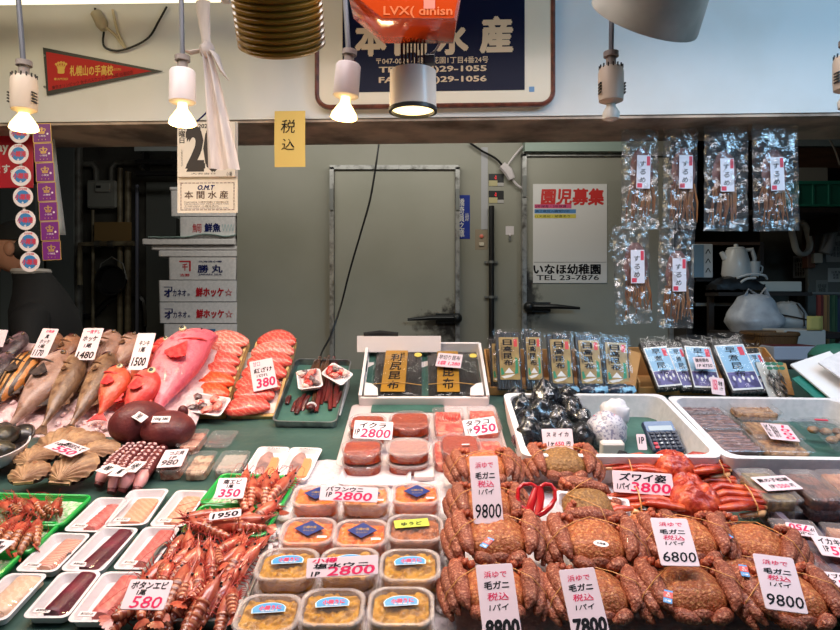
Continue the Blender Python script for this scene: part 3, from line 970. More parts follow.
# plug and wires on the beam
mm, k = fas(100, 22, .012)
pl_ = thing('socket_plug', 'old cream plug dangling on loose wires against the white beam', 'plug', mm)
q = lambda px, py, z=0: ((px - 100) * k, (22 - py) * k, z)
obj('plug_body', [tube([q(96, 13), q(102, 24), q(104, 30)], [.02, .022, .012], 10)], M('old_cream', (186, 176, 150), .5), pl_)
obj('black_wire', cable(None, '', [q(95, 8), q(95, 14)], .004, None), BLACK, pl_)
obj('wire_loop', cable(None, '', [q(104, 32), q(103, 42), q(106, 48), q(118, 51), q(134, 47), q(150, 38), q(160, 22), q(168, 8)], .004, None), BLACK, pl_)
obj('cream_wire', cable(None, '', [q(104, 26), q(114, 34), q(122, 44), q(126, 48), q(118, 32), q(113, 10)], .005, None), M('old_cream2', (204, 192, 160), .5), pl_)

# tax included note
mm, k = fas(290, 139, .03)
nt_ = thing('paper_note', 'yellow paper note reading 税込 taped to the lower edge of the white beam', 'note', mm)
W_, H_ = 31 * k, 56 * k
obj('paper', grid(3, 8, lambda u, v: ((u - .5) * W_, (v - .5) * H_, .004 * math.sin(v * 3)), .0008), M('note_yellow', (222, 190, 104), .7), nt_)
letters(nt_, 'black_lettering', [('税', .44, .28, .46, .24), ('込', .44, .60, .42, .2)], INK, .0052, W_, H_, bold=-.005, shear=.1)

# calendar
mm = front(207.5, 167.5, 2.19, R(-2))
k = 2.19 / F
W_, H_ = 61 * k, 91 * k
ca = thing('wall_calendar', 'daily tear-off wall calendar showing a big black 20 hung under the white beam', 'calendar', mm)
M_CAL = M('calendar_paper', (228, 218, 204), .6)
obj('backing_card', plate(W_, H_, .003, -.004, 0, 0), M_CAL, ca)
obj('page_block', plate(W_ * .96, H_ * .60, .002, 0, .012, .001, 4, 0, H_ * .19), M_CAL, ca)
letters(ca, 'black_lettering', [('2026', .47, .055, .2, .045, {'bold': .03}), ('20', .47, .30, .56, .45, {'bold': .06}), ('木\n曜\n日', .1, .14, .11, .2, {'bold': .02}), ('先勝 つちのえ', .1, .4, .03, .2, {'rot': 0}), ('大安吉日', .45, .575, .4, .02), ('小暑', .88, .58, .1, .05)], M('calendar_ink', (44, 36, 34), .6), .0125, W_, H_)
obj('dashed_border', [plate(W_ * .05, .002, .0005, 0, .001, 0, 2, (i - 6.5) * W_ * .065, yy * H_) for i in range(14) for yy in (-.17, -.465)] + [plate(.002, H_ * .03, .0005, 0, .001, 0, 2, sx * W_ * .44, -H_ * (.19 + .036 * i)) for i in range(8) for sx in (-1, 1)], M('border_maroon', (90, 50, 60), .6), ca)
letters(ca, 'brown_lettering', [('本 間 水 産', .48, .80, .72, .085, {'bold': .02}), ('〒047-0024 小樽市花園1丁目4番24号', .48, .88, .74, .02), ('〒047-0031 小樽市色内', .40, .925, .56, .02)], M('calendar_brown', (86, 62, 52), .6), .0008, W_, H_)
letters(ca, 'blue_lettering', [('O.M.T', .48, .72, .28, .05, {'bold': .04, 'shear': .3}), ('TEL(0134)29-1055 FAX(0134)29-1056', .48, .903, .74, .016), ('TEL(0134)22-1055 FAX(0134)22-1056', .48, .948, .74, .016)], NAVYINK, .0008, W_, H_)
obj('hanging_wire', cable(None, '', [(-.04, H_ / 2, 0), (-.005, H_ / 2 + .03, .002), (.0, H_ / 2 + .045, .004), (.01, H_ / 2 + .03, .002), (.05, H_ / 2 + .01, 0)], .003, None), NAVYINK, ca)

# knotted white cloth strip
y = 2.02
P = lambda px, py, dy=0: at(px, py, y + dy)
e = P(207, 50)
cl = thing('cloth_strip', 'knotted white cloth strip hanging down in front of the calendar', 'cloth', e)
M_CLOTH = M('white_cloth', (206, 196, 194), .8, var=((186, 176, 176), 30, .4, .6), bump=(60, .3), stretch=(1, 1, .2))
obj('upper_strip', [tube([P(204, -40) - e, P(203, 10) - e, P(206, 40) - e, P(207, 48) - e], [.028, .022, .014, .016], 10, .35, up=(0, 1, 0))], M_CLOTH, cl)
obj('knot', [blob((0, 0, 0), .024, .024, .026, 10, 8, lambda d: 1 + .25 * ns(d.x * 2, d.y * 2, d.z * 2)), tube([(-.01, 0, 0), (-.05, -.01, -.012), (-.075, -.01, -.004)], [.012, .014, .004], 8, .4), tube([(.01, 0, 0), (.03, -.01, -.02), (.05, -.012, -.07), (.072, -.01, -.1)], [.012, .02, .016, .003], 8, .4)], M_CLOTH, cl)
def ctail(u, v):
    p = P(206 + 5 * (1 - v) ** .6 * 3, 50 + 120 * (1 - v))
    wd = (.012 + .034 * (1 - v)) * 1.05
    return tuple(p - e + Vector(((u - .5) * 2 * wd + .012 * (1 - v), -.012 - .012 * math.sin(u * 11 + v * 2) * (1 - .3 * v), 0)))
obj('hanging_tail', grid(16, 14, ctail), M_CLOTH, cl)
cl.children[-1].modifiers.new('t', 'SOLIDIFY').thickness = .002

# ---------------------------------------------------------------- lamps
M_CORD = M('cord_grey', (96, 100, 108), .4, metal=.3)
M_SOCK = M('socket_cream', (190, 176, 160), .45)
M_SOCKW = M('socket_white', (206, 198, 200), .4)
M_BULB = M('bulb_glow', (255, 216, 140), .3, emit=4.5)
M_BULBOFF = M('bulb_frosted', (206, 204, 196), .4)
M_GLASSF = film('bulb_glass', (255, 240, 210), .25, .1)

def bulb_lamp(label, px, py, y, kind, lit=True, roll=0.0, slots=True, topx=None):
    """socket lamp on a hanging rod; (px, py) is the middle of the socket"""
    m = front(px, py, y, 0, roll)
    k = y / F
    o = thing('hanging_lamp', label, 'lamp', m, 'bare bulb lamps over the counter')
    inv = m.inverted()
    top = inv @ at(topx if topx is not None else px - 4, -70, y)
    obj('rod', tube([(0, 22 * k, 0), (top.x * .4 + 0, 22 * k + (top.y - 22 * k) * .4, 0), tuple(top)], 2.6 * k, 8, up=(0, 0, 1)), M_CORD, o)
    sw = M_SOCK if kind == 'cream' else M_SOCKW
    obj('socket_neck', [xf(lathe([(5 * k, 15 * k), (5 * k, 26 * k), (7.5 * k, 26 * k), (7.5 * k, 31 * k), (4 * k, 32 * k)], 14), Matrix.Rotation(-PI / 2, 4, 'X'))], M('neck_grey', (128, 120, 116), .5), o)
    wd = 12.5 if kind == 'cream' else 13
    prof = [(5 * k, -21 * k), (wd * .95 * k, -18 * k), (wd * k, -10 * k), (wd * k, 10 * k), (wd * .9 * k, 15 * k), (5 * k, 17 * k)] if kind == 'cream' else [(3 * k, -16 * k), (wd * .9 * k, -16 * k), (wd * k, -15 * k), (wd * .96 * k, 15 * k), (wd * .85 * k, 17 * k), (4 * k, 16 * k)]
    obj('socket', [xf(lathe(prof, 20), Matrix.Rotation(-PI / 2, 4, 'X'))], sw, o)
    if slots:
        obj('vent_slots', [box(math.cos(a) * wd * .9 * k, 15.5 * k, math.sin(a) * wd * .9 * k, 1.2 * k, 4 * k, 1.2 * k) for a in [R(t) for t in range(0, 360, 24)]], BLACK, o)
        for s in (-1, 1):
            obj('side_vent', [box(s * wd * .97 * k, (-2 - 3 * i) * k, 3 * k, 1.5 * k, 1.2 * k, 8 * k) for i in range(4)], BLACK, o)
    if lit:
        b = obj('bulb', [xf(lathe([(4.5 * k, 0), (5 * k, -6 * k), (8 * k, -10 * k), (12.5 * k, -17 * k), (13.5 * k, -21 * k), (12 * k, -22 * k), (4 * k, -20 * k)], 20), Matrix.Translation((0, -16 * k, 0)) @ Matrix.Rotation(-PI / 2, 4, 'X'))], M_BULB, o)
        ld = bpy.data.lights.new('bulb_light', 'POINT')
        ld.energy, ld.color, ld.shadow_soft_size = 3.0, (1, .72, .38), .03
        lo = bpy.data.objects.new('bulb_light', ld)
        COL.objects.link(lo)
        lo.parent = o
        lo.location = (0, -44 * k, 0)
    else:
        obj('bulb', [xf(lathe([(4 * k, 0), (4.5 * k, -5 * k), (8.5 * k, -12 * k), (8 * k, -18 * k), (4 * k, -20 * k)], 16), Matrix.Translation((0, -18 * k, 0)) @ Matrix.Rotation(-PI / 2, 4, 'X'))], M_BULBOFF, o)
    return o

bulb_lamp('lit bulb in a cream vented socket, leftmost lamp beside the red pennant', 24, 92, 1.55, 'cream', topx=13)
bulb_lamp('lit bulb in a smooth white socket right of the pennant tip', 182.5, 87, 1.55, 'white', slots=False, topx=180)
bulb_lamp('lit bulb in a tilted white socket in front of the sign frame', 347, 81, 1.5, 'white', roll=R(-5), slots=False, topx=341)
bulb_lamp('unlit frosted bulb in a cream vented socket under the grey lampshade', 611, 83, 1.45, 'cream', lit=False, topx=613)
bulb_lamp('bulb lamp socket cut off by the right edge of the photo', 847, 72, 1.45, 'cream', lit=False)

# spotlight with heat sink
y = 1.42
k = y / F
m = front(413, 92, y)
sp = thing('spotlight', 'white cylinder spotlight with black heat sink in front of the navy sign', 'lamp', m)
obj('housing', [xf(lathe([(20 * k, 21 * k), (23 * k, 20 * k), (23.5 * k, -17 * k), (22 * k, -17 * k), (20 * k, -8 * k)], 32), Matrix.Rotation(-PI / 2, 4, 'X'))], M('lamp_white', (214, 204, 192), .35, coat=.2), sp)
obj('rim', [xf(lathe([(23.4 * k, -16 * k), (24.4 * k, -17 * k), (24.4 * k, -20 * k), (21.5 * k, -20.4 * k), (21 * k, -16 * k)], 32, c0=False, c1=False), Matrix.Rotation(-PI / 2, 4, 'X'))], BLACK, sp)
obj('lens', [xf(lathe([(21.4 * k, -17.4 * k), (10 * k, -16 * k)], 28), Matrix.Rotation(-PI / 2, 4, 'X'))], M('lens_glow', (255, 226, 160), .3, emit=2.6), sp)
obj('heat_sink', [box((i - 3) * 3.6 * k, 38 * k, 0, 1.6 * k, 34 * k, 26 * k) for i in range(7)] + [box(0, 22 * k, 0, 26 * k, 3 * k, 26 * k)], BLACK, sp)
obj('stem', [tube([(0, 50 * k, 0), (0, 170 * k, 0)], 3 * k, 8, up=(0, 0, 1))], BLACK, sp)
obj('driver_box', plate(12 * k, 9 * k, .003, -.01, .01, .002, 4, 16 * k, 32 * k), M('driver_grey', (70, 72, 76), .5), sp)
obj('wire', cable(None, '', [(16 * k, 36 * k, 0), (24 * k, 44 * k, 0), (30 * k, 60 * k, 0), (28 * k, 100 * k, 0)], .0025, None), M('wire_pale', (170, 166, 160), .5), sp)
ld = bpy.data.lights.new('spot_light', 'SPOT')
ld.energy, ld.color, ld.spot_size, ld.spot_blend, ld.shadow_soft_size = 14, (1, .84, .6), R(100), .6, .03
lo = bpy.data.objects.new('spot_light', ld)
COL.objects.link(lo)
lo.parent = sp
lo.matrix_local = Matrix.Translation((0, -24 * k, 0)) @ Matrix.Rotation(R(90 - 8), 4, 'X') @ Matrix.Rotation(PI, 4, 'X')

# fluorescent batten along the top of the beam
a, b = at(-120, 2, 2.05), at(229, -3, 2.02)
d = (b - a)
m = Matrix.Translation((a + b) / 2) @ Matrix.Rotation(math.atan2(d.y, d.x), 4, 'Z')
fl = thing('fluorescent_lamp', 'glowing fluorescent batten along the top left of the white beam', 'lamp', m)
obj('housing', box(0, .01, .045, d.length, .07, .04), WHITE, fl)
obj('tube', [mv(tube([(-d.length / 2 + .03, 0, 0), (d.length / 2 - .03, 0, 0)], .018, 12), 0, 0, .004)], M('tube_glow', (255, 244, 206), .3, emit=1.6), fl)
obj('end_cap', [box(s * (d.length / 2 - .012), 0, .008, .024, .04, .04) for s in (-1, 1)], WHITE, fl)

# hanging ribbed change basket, orange scale pan, grey shade
y = 1.30
k = y / F
m = front(277, 0, y, 0, R(-1), R(38))
hb = thing('hanging_basket', 'ochre ribbed round basket hanging at the top of the photo', 'basket', m)
prof = []
for i in range(12):
    z = -44 + i * 6.2
    prof += [(42.5 * k, z * k), (45 * k, (z + 1.6) * k), (45 * k, (z + 4.2) * k), (42.5 * k, (z + 5.8) * k)]
M_OCH = M('ochre_plastic', (128, 94, 22), .3, coat=.3, var=((104, 76, 22), 12, .4, .7))
obj('ribbed_wall', [xf(lathe([(3 * k, -46 * k), (40 * k, -46 * k)] + prof + [(40 * k, prof[-1][1]), (38 * k, 0), (36 * k, -40 * k), (2 * k, -41 * k)], 40), Matrix.Rotation(-PI / 2, 4, 'X'))], M_OCH, hb)
obj('hanger', [tube([(0, 28 * k, 0), (0, 60 * k, 6 * k), (0, 150 * k, 40 * k)], .004, 6, up=(0, 0, 1)), tube([(-44 * k, 26 * k, 0), (0, 64 * k, 6 * k), (44 * k, 26 * k, 0)], .003, 6, up=(0, 0, 1))], M_GREYMETAL, hb)

y = 1.32
k = y / F
m = front(412, 0, y)
sc_ = thing('hanging_scale', 'glossy orange box of a hanging scale above the white spotlight', 'scale', m)
M_OR = M('orange_plastic', (196, 66, 18), .18, coat=.5, spec=.6)
pr = [(-62, 40), (-62, -3), (-30, -29), (43, -29), (49, 2), (49, 40)]
obj('body', loft([[(x * k * s, yy * k * s if yy < 30 else yy * k, z * k) for x, yy in pr] for s, z in ((.94, -40), (1, -36), (1, 18), (.95, 22))]), M_OR, sc_)
obj('lettering', [ink('LVX( dinisn', 6 * k, -22 * k, 66 * k, 11 * k, .02, z=22.5 * k)], M('orange_pale', (222, 116, 60), .4), sc_, smooth=0)
d = obj('label_sticker', plate(11 * k, 10 * k, .002, 22.2 * k, 22.7 * k, 0, 4, 17 * k, -14 * k), M('label_pink', (226, 130, 108), .5), sc_)
obj('hanger', [tube([(0, 40 * k, 0), (0, 160 * k, 0)], .005, 8, up=(0, 0, 1))], M_GREYMETAL, sc_)

y = 1.30
k = y / F
m = front(660, -18, y, 0, R(-16), R(42))
gs = thing('lampshade', 'dull grey metal lampshade tilted at the top right over the counter', 'lampshade', m)
obj('shade', [xf(lathe([(55 * k, -34 * k), (57 * k, -36 * k), (57 * k, -33 * k), (46 * k, 30 * k), (20 * k, 50 * k), (6 * k, 52 * k), (5 * k, 49 * k), (19 * k, 47 * k), (44 * k, 28 * k), (55 * k, -33 * k)], 40, c0=False, c1=False), Matrix.Rotation(-PI / 2, 4, 'X'))], M('shade_grey', (158, 160, 152), .5, var=((134, 136, 128), 8, .4, .6)), gs)
obj('cord', [tube([(0, 50 * k, 0), (20 * k, 130 * k, 60 * k)], .004, 6)], BLACK, gs)

# ---------------------------------------------------------------- dried squid packs under the beam
M_LABEL = M('label_white', (232, 232, 244), .45)
M_LRED = M('label_red', (222, 66, 88), .5)
M_SQ = M('dried_squid', (116, 66, 34), .6, var=((168, 112, 62), 50, .35, .65), bump=(60, .5), stretch=(1, .25, 1))
M_SQB = M('dried_squid_body', (112, 66, 62), .5, var=((160, 112, 104), 26, .35, .65), bump=(50, .5))
def squid_pack(label, cx, y0, y1, wpx, lx, ly, y, roll=0.0, seed=0):
    rnd = random.Random(seed)
    k = y / F
    m = front(cx, (y0 + y1) / 2, y, 0, roll)
    W_, H_ = wpx * k, (y1 - y0) * k
    o = thing('dried_squid_pack', label, 'dried squid pack', m, 'dried squid packs hanging under the beam')
    L0 = ((lx - cx) * k, ((y0 + y1) / 2 - ly) * k)
    bag = []
    for s in (1, -1):
        bag.append(grid(16, 36, lambda u, v: ((u - .5) * W_, (v - .5) * H_, s * (.018 * math.sin(PI * u) ** .5 * math.sin(PI * v) ** .4 + .013 * ns(u * 6 + seed, v * 14, s * 3) + .002)), 0))
    obj('film_bag', bag, CRINKLE, o, smooth=25)
    by = L0[1]
    sq = [loft([[(L0[0] + (x + (0.006 * ns(t * 3, x * 30, seed))) * wk, by + yy, z) for x, z in ((-.04, .0), (-.02, .008), (0, .004), (.02, .008), (.04, .0), (.02, -.008), (0, -.004), (-.02, -.008))] for t, (yy, wk) in enumerate(((-.06, .55), (-.04, .9), (0, 1.12), (.04, 1.0), (.07, .75), (.09, .35)))])]
    obj('squid_body', sq, M_SQB, o, smooth=70)
    tg = []
    for i in range(20):
        x = L0[0] + (i - 9.5) * .0042
        bx = L0[0] + (i - 9.5) * .0050 + rnd.uniform(-.014, .014)
        ln = rnd.uniform(.09, .15)
        bot = max(by - .045 - ln, -H_ / 2 + .02)
        tg.append(tube([(x, by - .04, rnd.uniform(-.004, .006)), ((x + bx) / 2 + rnd.uniform(-.012, .012), (by - .04 + bot) / 2, rnd.uniform(-.004, .01)), (bx + rnd.uniform(-.004, .004), bot, rnd.uniform(-.004, .006))], [.0042, .0036, .0018], 6))
    obj('tentacles', tg, M_SQ, o, smooth=70)
    lm = Matrix.Translation((L0[0], L0[1], .021)) @ Matrix.Rotation(rnd.uniform(-.03, .03), 4, 'Z')
    lw, lh = 13.5 * k, 33 * k
    lb = obj('label', plate(lw, lh, .001, 0, .0008, 0), M_LABEL, o, lm)
    obj('black_lettering', [ink(c_, -.06 * lw, (.24 - .24 * i) * lh, .42 * lw, .16 * lh, .01, .15, z=.0012) for i, c_ in enumerate('するめ')], INK, lb, smooth=0)
    obj('red_strip', plate(.24 * lw, .28 * lh, .0005, .0008, .0012, 0, 3, .34 * lw, .33 * lh), M_LRED, lb)
    obj('red_seal', plate(.36 * lw, .13 * lh, .0005, .0008, .0012, 0, 3, -.26 * lw, -.41 * lh), M_LRED, lb)
    obj('string', tube([(0, H_ / 2 - .01, 0), (0, H_ / 2 + .02, 0)], .0015, 5, up=(0, 0, 1)), WHITE, o)
    return o
squid_pack('dried squid pack, leftmost of the upper row under the beam', 640, 120, 229, 37, 641.5, 173, 2.36, 0, 1)
squid_pack('narrowest dried squid pack, second from left in the upper row', 680, 120, 228, 34, 683.5, 173, 2.34, R(-1), 2)
squid_pack('dried squid pack, third from left in the upper row', 726, 119, 231, 44, 724.5, 176, 2.31, 0, 3)
squid_pack('dried squid pack, rightmost of the upper row beside the green crate', 775.5, 119, 231, 46, 774, 175, 2.29, R(1), 4)
squid_pack('dried squid pack, left one of the lower pair', 632, 226, 324, 36, 636, 267, 2.39, R(2), 5)
squid_pack('dried squid pack, right one of the lower pair with squid leaning aside', 676, 227, 328, 36, 677, 275, 2.39, R(-1), 6)
tag(obj('hanging_rail', tube([at(606, 119, 2.40), at(720, 117, 2.36), at(806, 115, 2.31)], .006, 8), M_GREYMETAL), 'thin rail under the beam from which the dried squid packs hang', 'rail')

# ================================================================ RIGHT: shelves behind the counter
RY = 3.75
M_WOOD = M('dark_wood', (84, 58, 40), .6, var=((60, 40, 28), 10, .35, .65), stretch=(.3, 3, 3))
M_WOODD = M('black_brown_wood', (40, 32, 28), .7)
def up(name, label, cat, px0, py0, px1, py1, y, dep, mat, r=.006, b=.003, group=None):
    g, m, W_, H_ = fbox('', px0, py0, px1, py1, y, dep, None, r=r, b=b)
    return tag(obj(name, g, mat, m=m), label, cat, group)
def upT(name, label, cat, px0, py0, px1, py1, y, dep, mat, part='body', r=.006, b=.003):
    g, m, W_, H_ = fbox('', px0, py0, px1, py1, y, dep, None, r=r, b=b)
    o = thing(name, label, cat, m)
    obj(part, g, mat, o)
    return o, W_, H_
# shelf unit
e = at(726, 300, RY)
su = thing('shelf_unit', 'dark wooden shelf unit behind the hanging dried squid packs at right', 'shelf', e)
def pbox(px0, py0, px1, py1, y, dep):
    a, c = at(px0, py0, y) - e, at(px1, py1, y) - e
    return box((a.x + c.x) / 2, y - e.y + dep / 2, (a.z + c.z) / 2, abs(c.x - a.x), dep, abs(a.z - c.z))
zf = 300 + 1.5 * F / RY
obj('side_panel', pbox(687, 132, 692, zf, RY, .6), M_WOODD, su)
obj('side_panel', pbox(760, 242, 764, zf, RY, .6), M_WOODD, su)
obj('back_panel', pbox(692, 132, 764, zf, RY + .6, .02), M_WOODD, su)
for py, mt in ((242, M_WOOD), (278.5, M_WOODD), (303, M_GREYMETAL), (346, M_WOOD)):
    obj('shelf_board', pbox(696, py, 760, py + 3, RY, .6), mt, su)
cr_y = 3.6
o, W_, H_ = upT('crate', 'teal green plastic crate on the wall shelf right of the dried squid packs', 'crate', 797, 181, 850, 207, cr_y, .34, M('teal_crate', (32, 120, 100), .45), r=.01, b=.004)
obj('rim', [plate(W_ + .012, .02, .004, .0, .008, .002, 4, 0, H_ / 2 - .01), plate(W_ + .012, .012, .004, 0, .008, .002, 4, 0, -H_ / 2 + .008)] + [plate(.012, H_, .003, 0, .006, .001, 4, W_ * f, 0) for f in (-.48, -.2, .1, .45)], M('teal_rim', (36, 134, 112), .45), o)
o, W_, H_ = upT('wall_shelf', 'dark wall shelf board carrying the teal crate', 'shelf', 760, 207.5, 880, 213, 3.58, .5, M_WOODD, 'board')
obj('bracket', [box(.15, -.06, -.2, .03, .1, .3)], M_WOODD, o)
o, W_, H_ = upT('overhead_shelf', 'brown wooden overhead shelf with pale edge at the upper right', 'shelf', 768, 141, 900, 168, 4.15, .4, M_WOOD, 'board')
obj('pale_edge', plate(W_, .07, .004, 0, .03, .002, 4, 0, H_ / 2 - .005), M('pale_blue_board', (150, 164, 168), .5), o)
up('storage_box', 'grey white cardboard box behind the teal crate', 'box', 794, 167.5, 828, 182, 4.0, .3, M('box_greywhite', (150, 148, 142), .7))
cable('cable', 'pale cable drooping from the beam above the teal crate', [at(812, 134, 3.5), at(826, 136, 3.5), at(834, 148, 3.5), at(840, 165, 3.5)], .005, M('cable_grey', (130, 124, 116), .5))
o, W_, H_ = upT('storage_box', 'white and blue carton standing on the shelf beside the kettle', 'box', 693, 244, 713, 277.8, RY - .02, .2, M('carton_white', (196, 202, 206), .6))
obj('blue_panel', plate(W_ * .5, H_ * .96, .002, 0, .002, 0, 4, -W_ * .22, 0), M('carton_blue', (120, 150, 172), .6), o)
obj('marks', [ink('くくく', .25 * W_, 0, H_ * .7, W_ * .25, .02, z=.001, rot=-PI / 2)], INK, o, smooth=0)
# kettle
m = Matrix.Translation(at(736, 271.5, RY - .1))
m.translation.z = at(736, 278.2, RY).z
o = thing('kettle', 'white electric kettle on the dark shelf at right', 'kettle', m)
MK = M('kettle_white', (214, 212, 208), .3)
obj('body', lathe([(.07, .0), (.078, .02), (.07, .10), (.056, .15), (.05, .162)], 24), MK, o)
obj('lid', lathe([(.05, .163), (.045, .172), (.012, .176), (.012, .19), (.004, .192)], 20), MK, o)
obj('handle', tube([(.05, 0, .155), (.09, 0, .16), (.105, 0, .11), (.098, 0, .06), (.074, 0, .045)], [.012, .014, .013, .012, .01], 10, up=(0, 1, 0)), MK, o)
obj('spout', tube([(-.06, 0, .11), (-.085, 0, .145)], [.02, .012], 10, up=(0, 1, 0)), MK, o)
m = Matrix.Translation(at(754, 278, RY - .1))
o = thing('cup', 'small white cup beside the kettle', 'cup', Matrix.Translation((at(753, 0, RY - .12).x, RY - .12, at(736, 278.2, RY).z)))
obj('bowl', lathe([(.03, 0), (.038, .09), (.034, .09), (.027, .005)], 18), MK, o)
obj('handle', tube([(.036, 0, .07), (.055, 0, .06), (.05, 0, .03), (.034, 0, .03)], .005, 6, up=(0, 1, 0)), MK, o)
# black bag and tray box
y = 3.45
tz = at(0, 292.5, y).z
o = thing('side_bench', 'low white legged bench behind the blue kelp packs carrying bags and boxes', 'bench', T(at(768, 0, y).x, y + .02, 0))
obj('bench_top', plate(.58, .36, .01, at(0, 331.5, y).z - .03, at(0, 331.5, y).z, .003, 4, .06, 0), M_WOODD, o)
for sx in (-.2, .32):
    for sy in (-.13, .13):
        obj('leg', box(sx, sy, (at(0, 331.5, y).z - .03) / 2, .035, .035, at(0, 331.5, y).z - .03), M('bench_leg', (170, 168, 164), .5), o)
bz = at(0, 331.5, y).z
def bag_shape(cx, cy, z, rx, ry, h, seed):
    rings = []
    for j in range(13):
        t = j / 12
        rad = (.80 + .8 * t if t < .25 else 1.0 - .75 * max(0, t - .35)) * (1 if t < .99 else .5)
        rings.append([(cx + rx * rad * math.cos(a) * (1 + .10 * ns(math.cos(a) * 2 + seed, math.sin(a) * 2, t * 3)), cy + ry * rad * math.sin(a) * (1 + .1 * ns(math.sin(a) * 2, seed, t * 3)), z + h * t + .012 * ns(a * 3, t * 4, seed)) for a in [2 * PI * i / 28 for i in range(28)]])
    return loft(rings)
o = thing('shopping_bag', 'full white plastic carrier bag with loop handles on the bench at right', 'bag', T(at(754, 0, y).x, y, bz))
M_BAG = M('bag_white', (200, 202, 206), .35, var=((176, 178, 184), 18, .4, .65), bump=(22, .6))
obj('bag', bag_shape(0, 0, 0, .15, .13, .20, 3), M_BAG, o)
obj('handle', tube([(-.05, 0, .18), (-.04, -.02, .23), (0, -.02, .20)], [.02, .012, .018], 8, .3), M_BAG, o)
obj('handle', tube([(.02, 0, .18), (.05, -.02, .235), (.075, 0, .18)], [.018, .012, .018], 8, .3), M_BAG, o)
o = thing('wrapped_bundle', 'white plastic wrapped bundle tied with dark cord beside the carrier bag', 'bundle', T(at(793, 0, y).x, y + .06, bz))
obj('bundle', bag_shape(0, 0, 0, .115, .11, .16, 8), M('bundle_white', (176, 174, 170), .4, bump=(20, .6)), o)
obj('cord', [xf(tube([(.118 * math.cos(a), .113 * math.sin(a), 0) for a in [R(t) for t in range(0, 361, 20)]], .004, 6), Matrix.Translation((0, 0, .075)) @ Matrix.Rotation(R(12), 4, 'Y')), tube([(.03, -.112, .03), (.03, -.108, .10), (.02, -.06, .15)], .004, 6)], M_WOODD, o)
o = thing('black_bag', 'crumpled black bag on top of the shelf in front of the kettle', 'bag', T(at(735, 0, 3.62).x, 3.64, at(0, 284.5, 3.62).z))
obj('bag', grid(18, 8, lambda u, v: (-.13 + .27 * u, -.08 + .14 * v, .055 * math.sin(PI * v) ** .5 * math.sin(PI * u) ** .6 + .012 * ns(u * 8, v * 5, 2)), .03), M('bag_black', (26, 26, 28), .4, bump=(20, .6)), o)
obj('white_straps', [cable(None, '', [(-.02, -.08, .035), (.05, -.09, .055), (.13, -.08, .05), (.16, -.06, .03)], .007, None), cable(None, '', [(0, -.085, .01), (.03, -.09, .03), (.08, -.09, .035)], .007, None)], MK, o)
up('white_tray', 'long white flat box bridging above the wrapped bundle', 'box', 755, 281.5, 802, 291.5, 3.6, .14, M('flatbox_white', (196, 194, 184), .6))
o = thing('bundle_shelf', 'dark bracket shelf carrying the long white flat box and black bag', 'shelf', T(at(762, 0, 3.6).x, 3.6, at(0, 292, 3.6).z))
obj('board', box(.0, .05, -.012, .52, .17, .02), M_WOODD, o)
for sx in (-.24, .24):
    obj('post', box(sx, .11, -(at(0, 292, 3.6).z) / 2, .03, .03, at(0, 292, 3.6).z - .03), M_WOODD, o)
# partition with things on it
o, W_, H_ = upT('partition', 'cream partition board with taped notes behind the white flat box', 'partition', 762, 214, 812, 640, 4.25, .03, M_RWALL, 'board')
o2, W2, H2 = upT('notice', 'white notice sheet with rows of dark text on the cream partition', 'notice', 793, 256, 806, 278, 4.24, .002, WHITEPAPER, 'sheet', .001, .0005)
obj('text', [ink('当番表 月 火\n水 木 金 土\n日 休 出 早\n遅 番 朝 市', 0, 0, W2 * .8, H2 * .8, .01, z=.001)], INK, o2, smooth=0)
up('wooden_post', 'reddish brown wooden post at the right above the cream partition', 'post', 807.5, 214, 815.5, 268, 3.95, .06, M('post_wood', (100, 62, 44), .6))
o = thing('tape_ring', 'large white ring hanging on the partition under the teal crate', 'ring', front(801, 238, 3.9, R(20), R(18)))
obj('ring', [loop_tube(rr(.125, .20, .06, 0, 8), .016, 8)], M('ring_white', (190, 190, 182), .5), o)
o = thing('intercom_handset', 'grey wall telephone handset at the right edge below the crate', 'telephone', front(829, 240, 3.9, R(-10), R(-14)))
obj('handset', [tube([(0, -.075, .015), (0, -.05, .03), (0, 0, .035), (0, .05, .03), (0, .075, .015)], [.03, .024, .018, .024, .03], 10, .7)], M('handset_grey', (150, 150, 148), .5), o)
obj('cradle', plate(.07, .17, .01, -.02, .012, .004), M('cradle_grey', (132, 132, 128), .5), o)
up('wall_box', 'small cream junction box on the wall beside the wooden post', 'junction box', 814, 253, 823, 263, 3.92, .06, M('jbox', (190, 184, 168), .5))
o, W_, H_ = upT('partition', 'grey partition with pinned papers at the far right edge', 'partition', 808, 226, 900, 640, 3.98, .03, M('grey_partition', (104, 104, 98), .7), 'board')
for i, (a_, b_, c_, d_) in enumerate(((826, 236, 846, 262), (816, 280, 828, 300), (828, 268, 850, 282))):
    o2, W2, H2 = upT('paper_sheet', ('pale paper sheet pinned high on the grey partition', 'patterned grey note low on the grey partition', 'white paper strip in the middle of the grey partition')[i], 'paper', a_, b_, c_, d_, 3.975, .002, M('sheet_grey%d' % i, ((168, 166, 160), (132, 132, 124), (176, 176, 170))[i], .7), 'sheet', .001, .0005)
    obj('text', [ink('伝票 納品書\n魚種 数量\n単価 金額', 0, 0, W2 * .7, H2 * .6, .0, z=.001)], INK, o2, smooth=0)
for i, (px, c_, tl) in enumerate(((820, (112, 44, 40), 0), (826, (136, 104, 66), 1), (834, (52, 86, 62), 2), (841, (60, 70, 92), 3))):
    tag(obj('hanging_apron', grid(6, 10, lambda u, v: tuple(at(px - 4 + 8 * u, 295 + 110 * (1 - v), 3.5 + .05 * tl) + Vector((0, .01 * math.sin(u * 9), 0)))), M('apron%d' % i, c_, .8)),
        ('dark red', 'tan', 'dark green', 'dull blue')[i] + ' cloth hanging at the far right edge behind the counter', 'cloth')
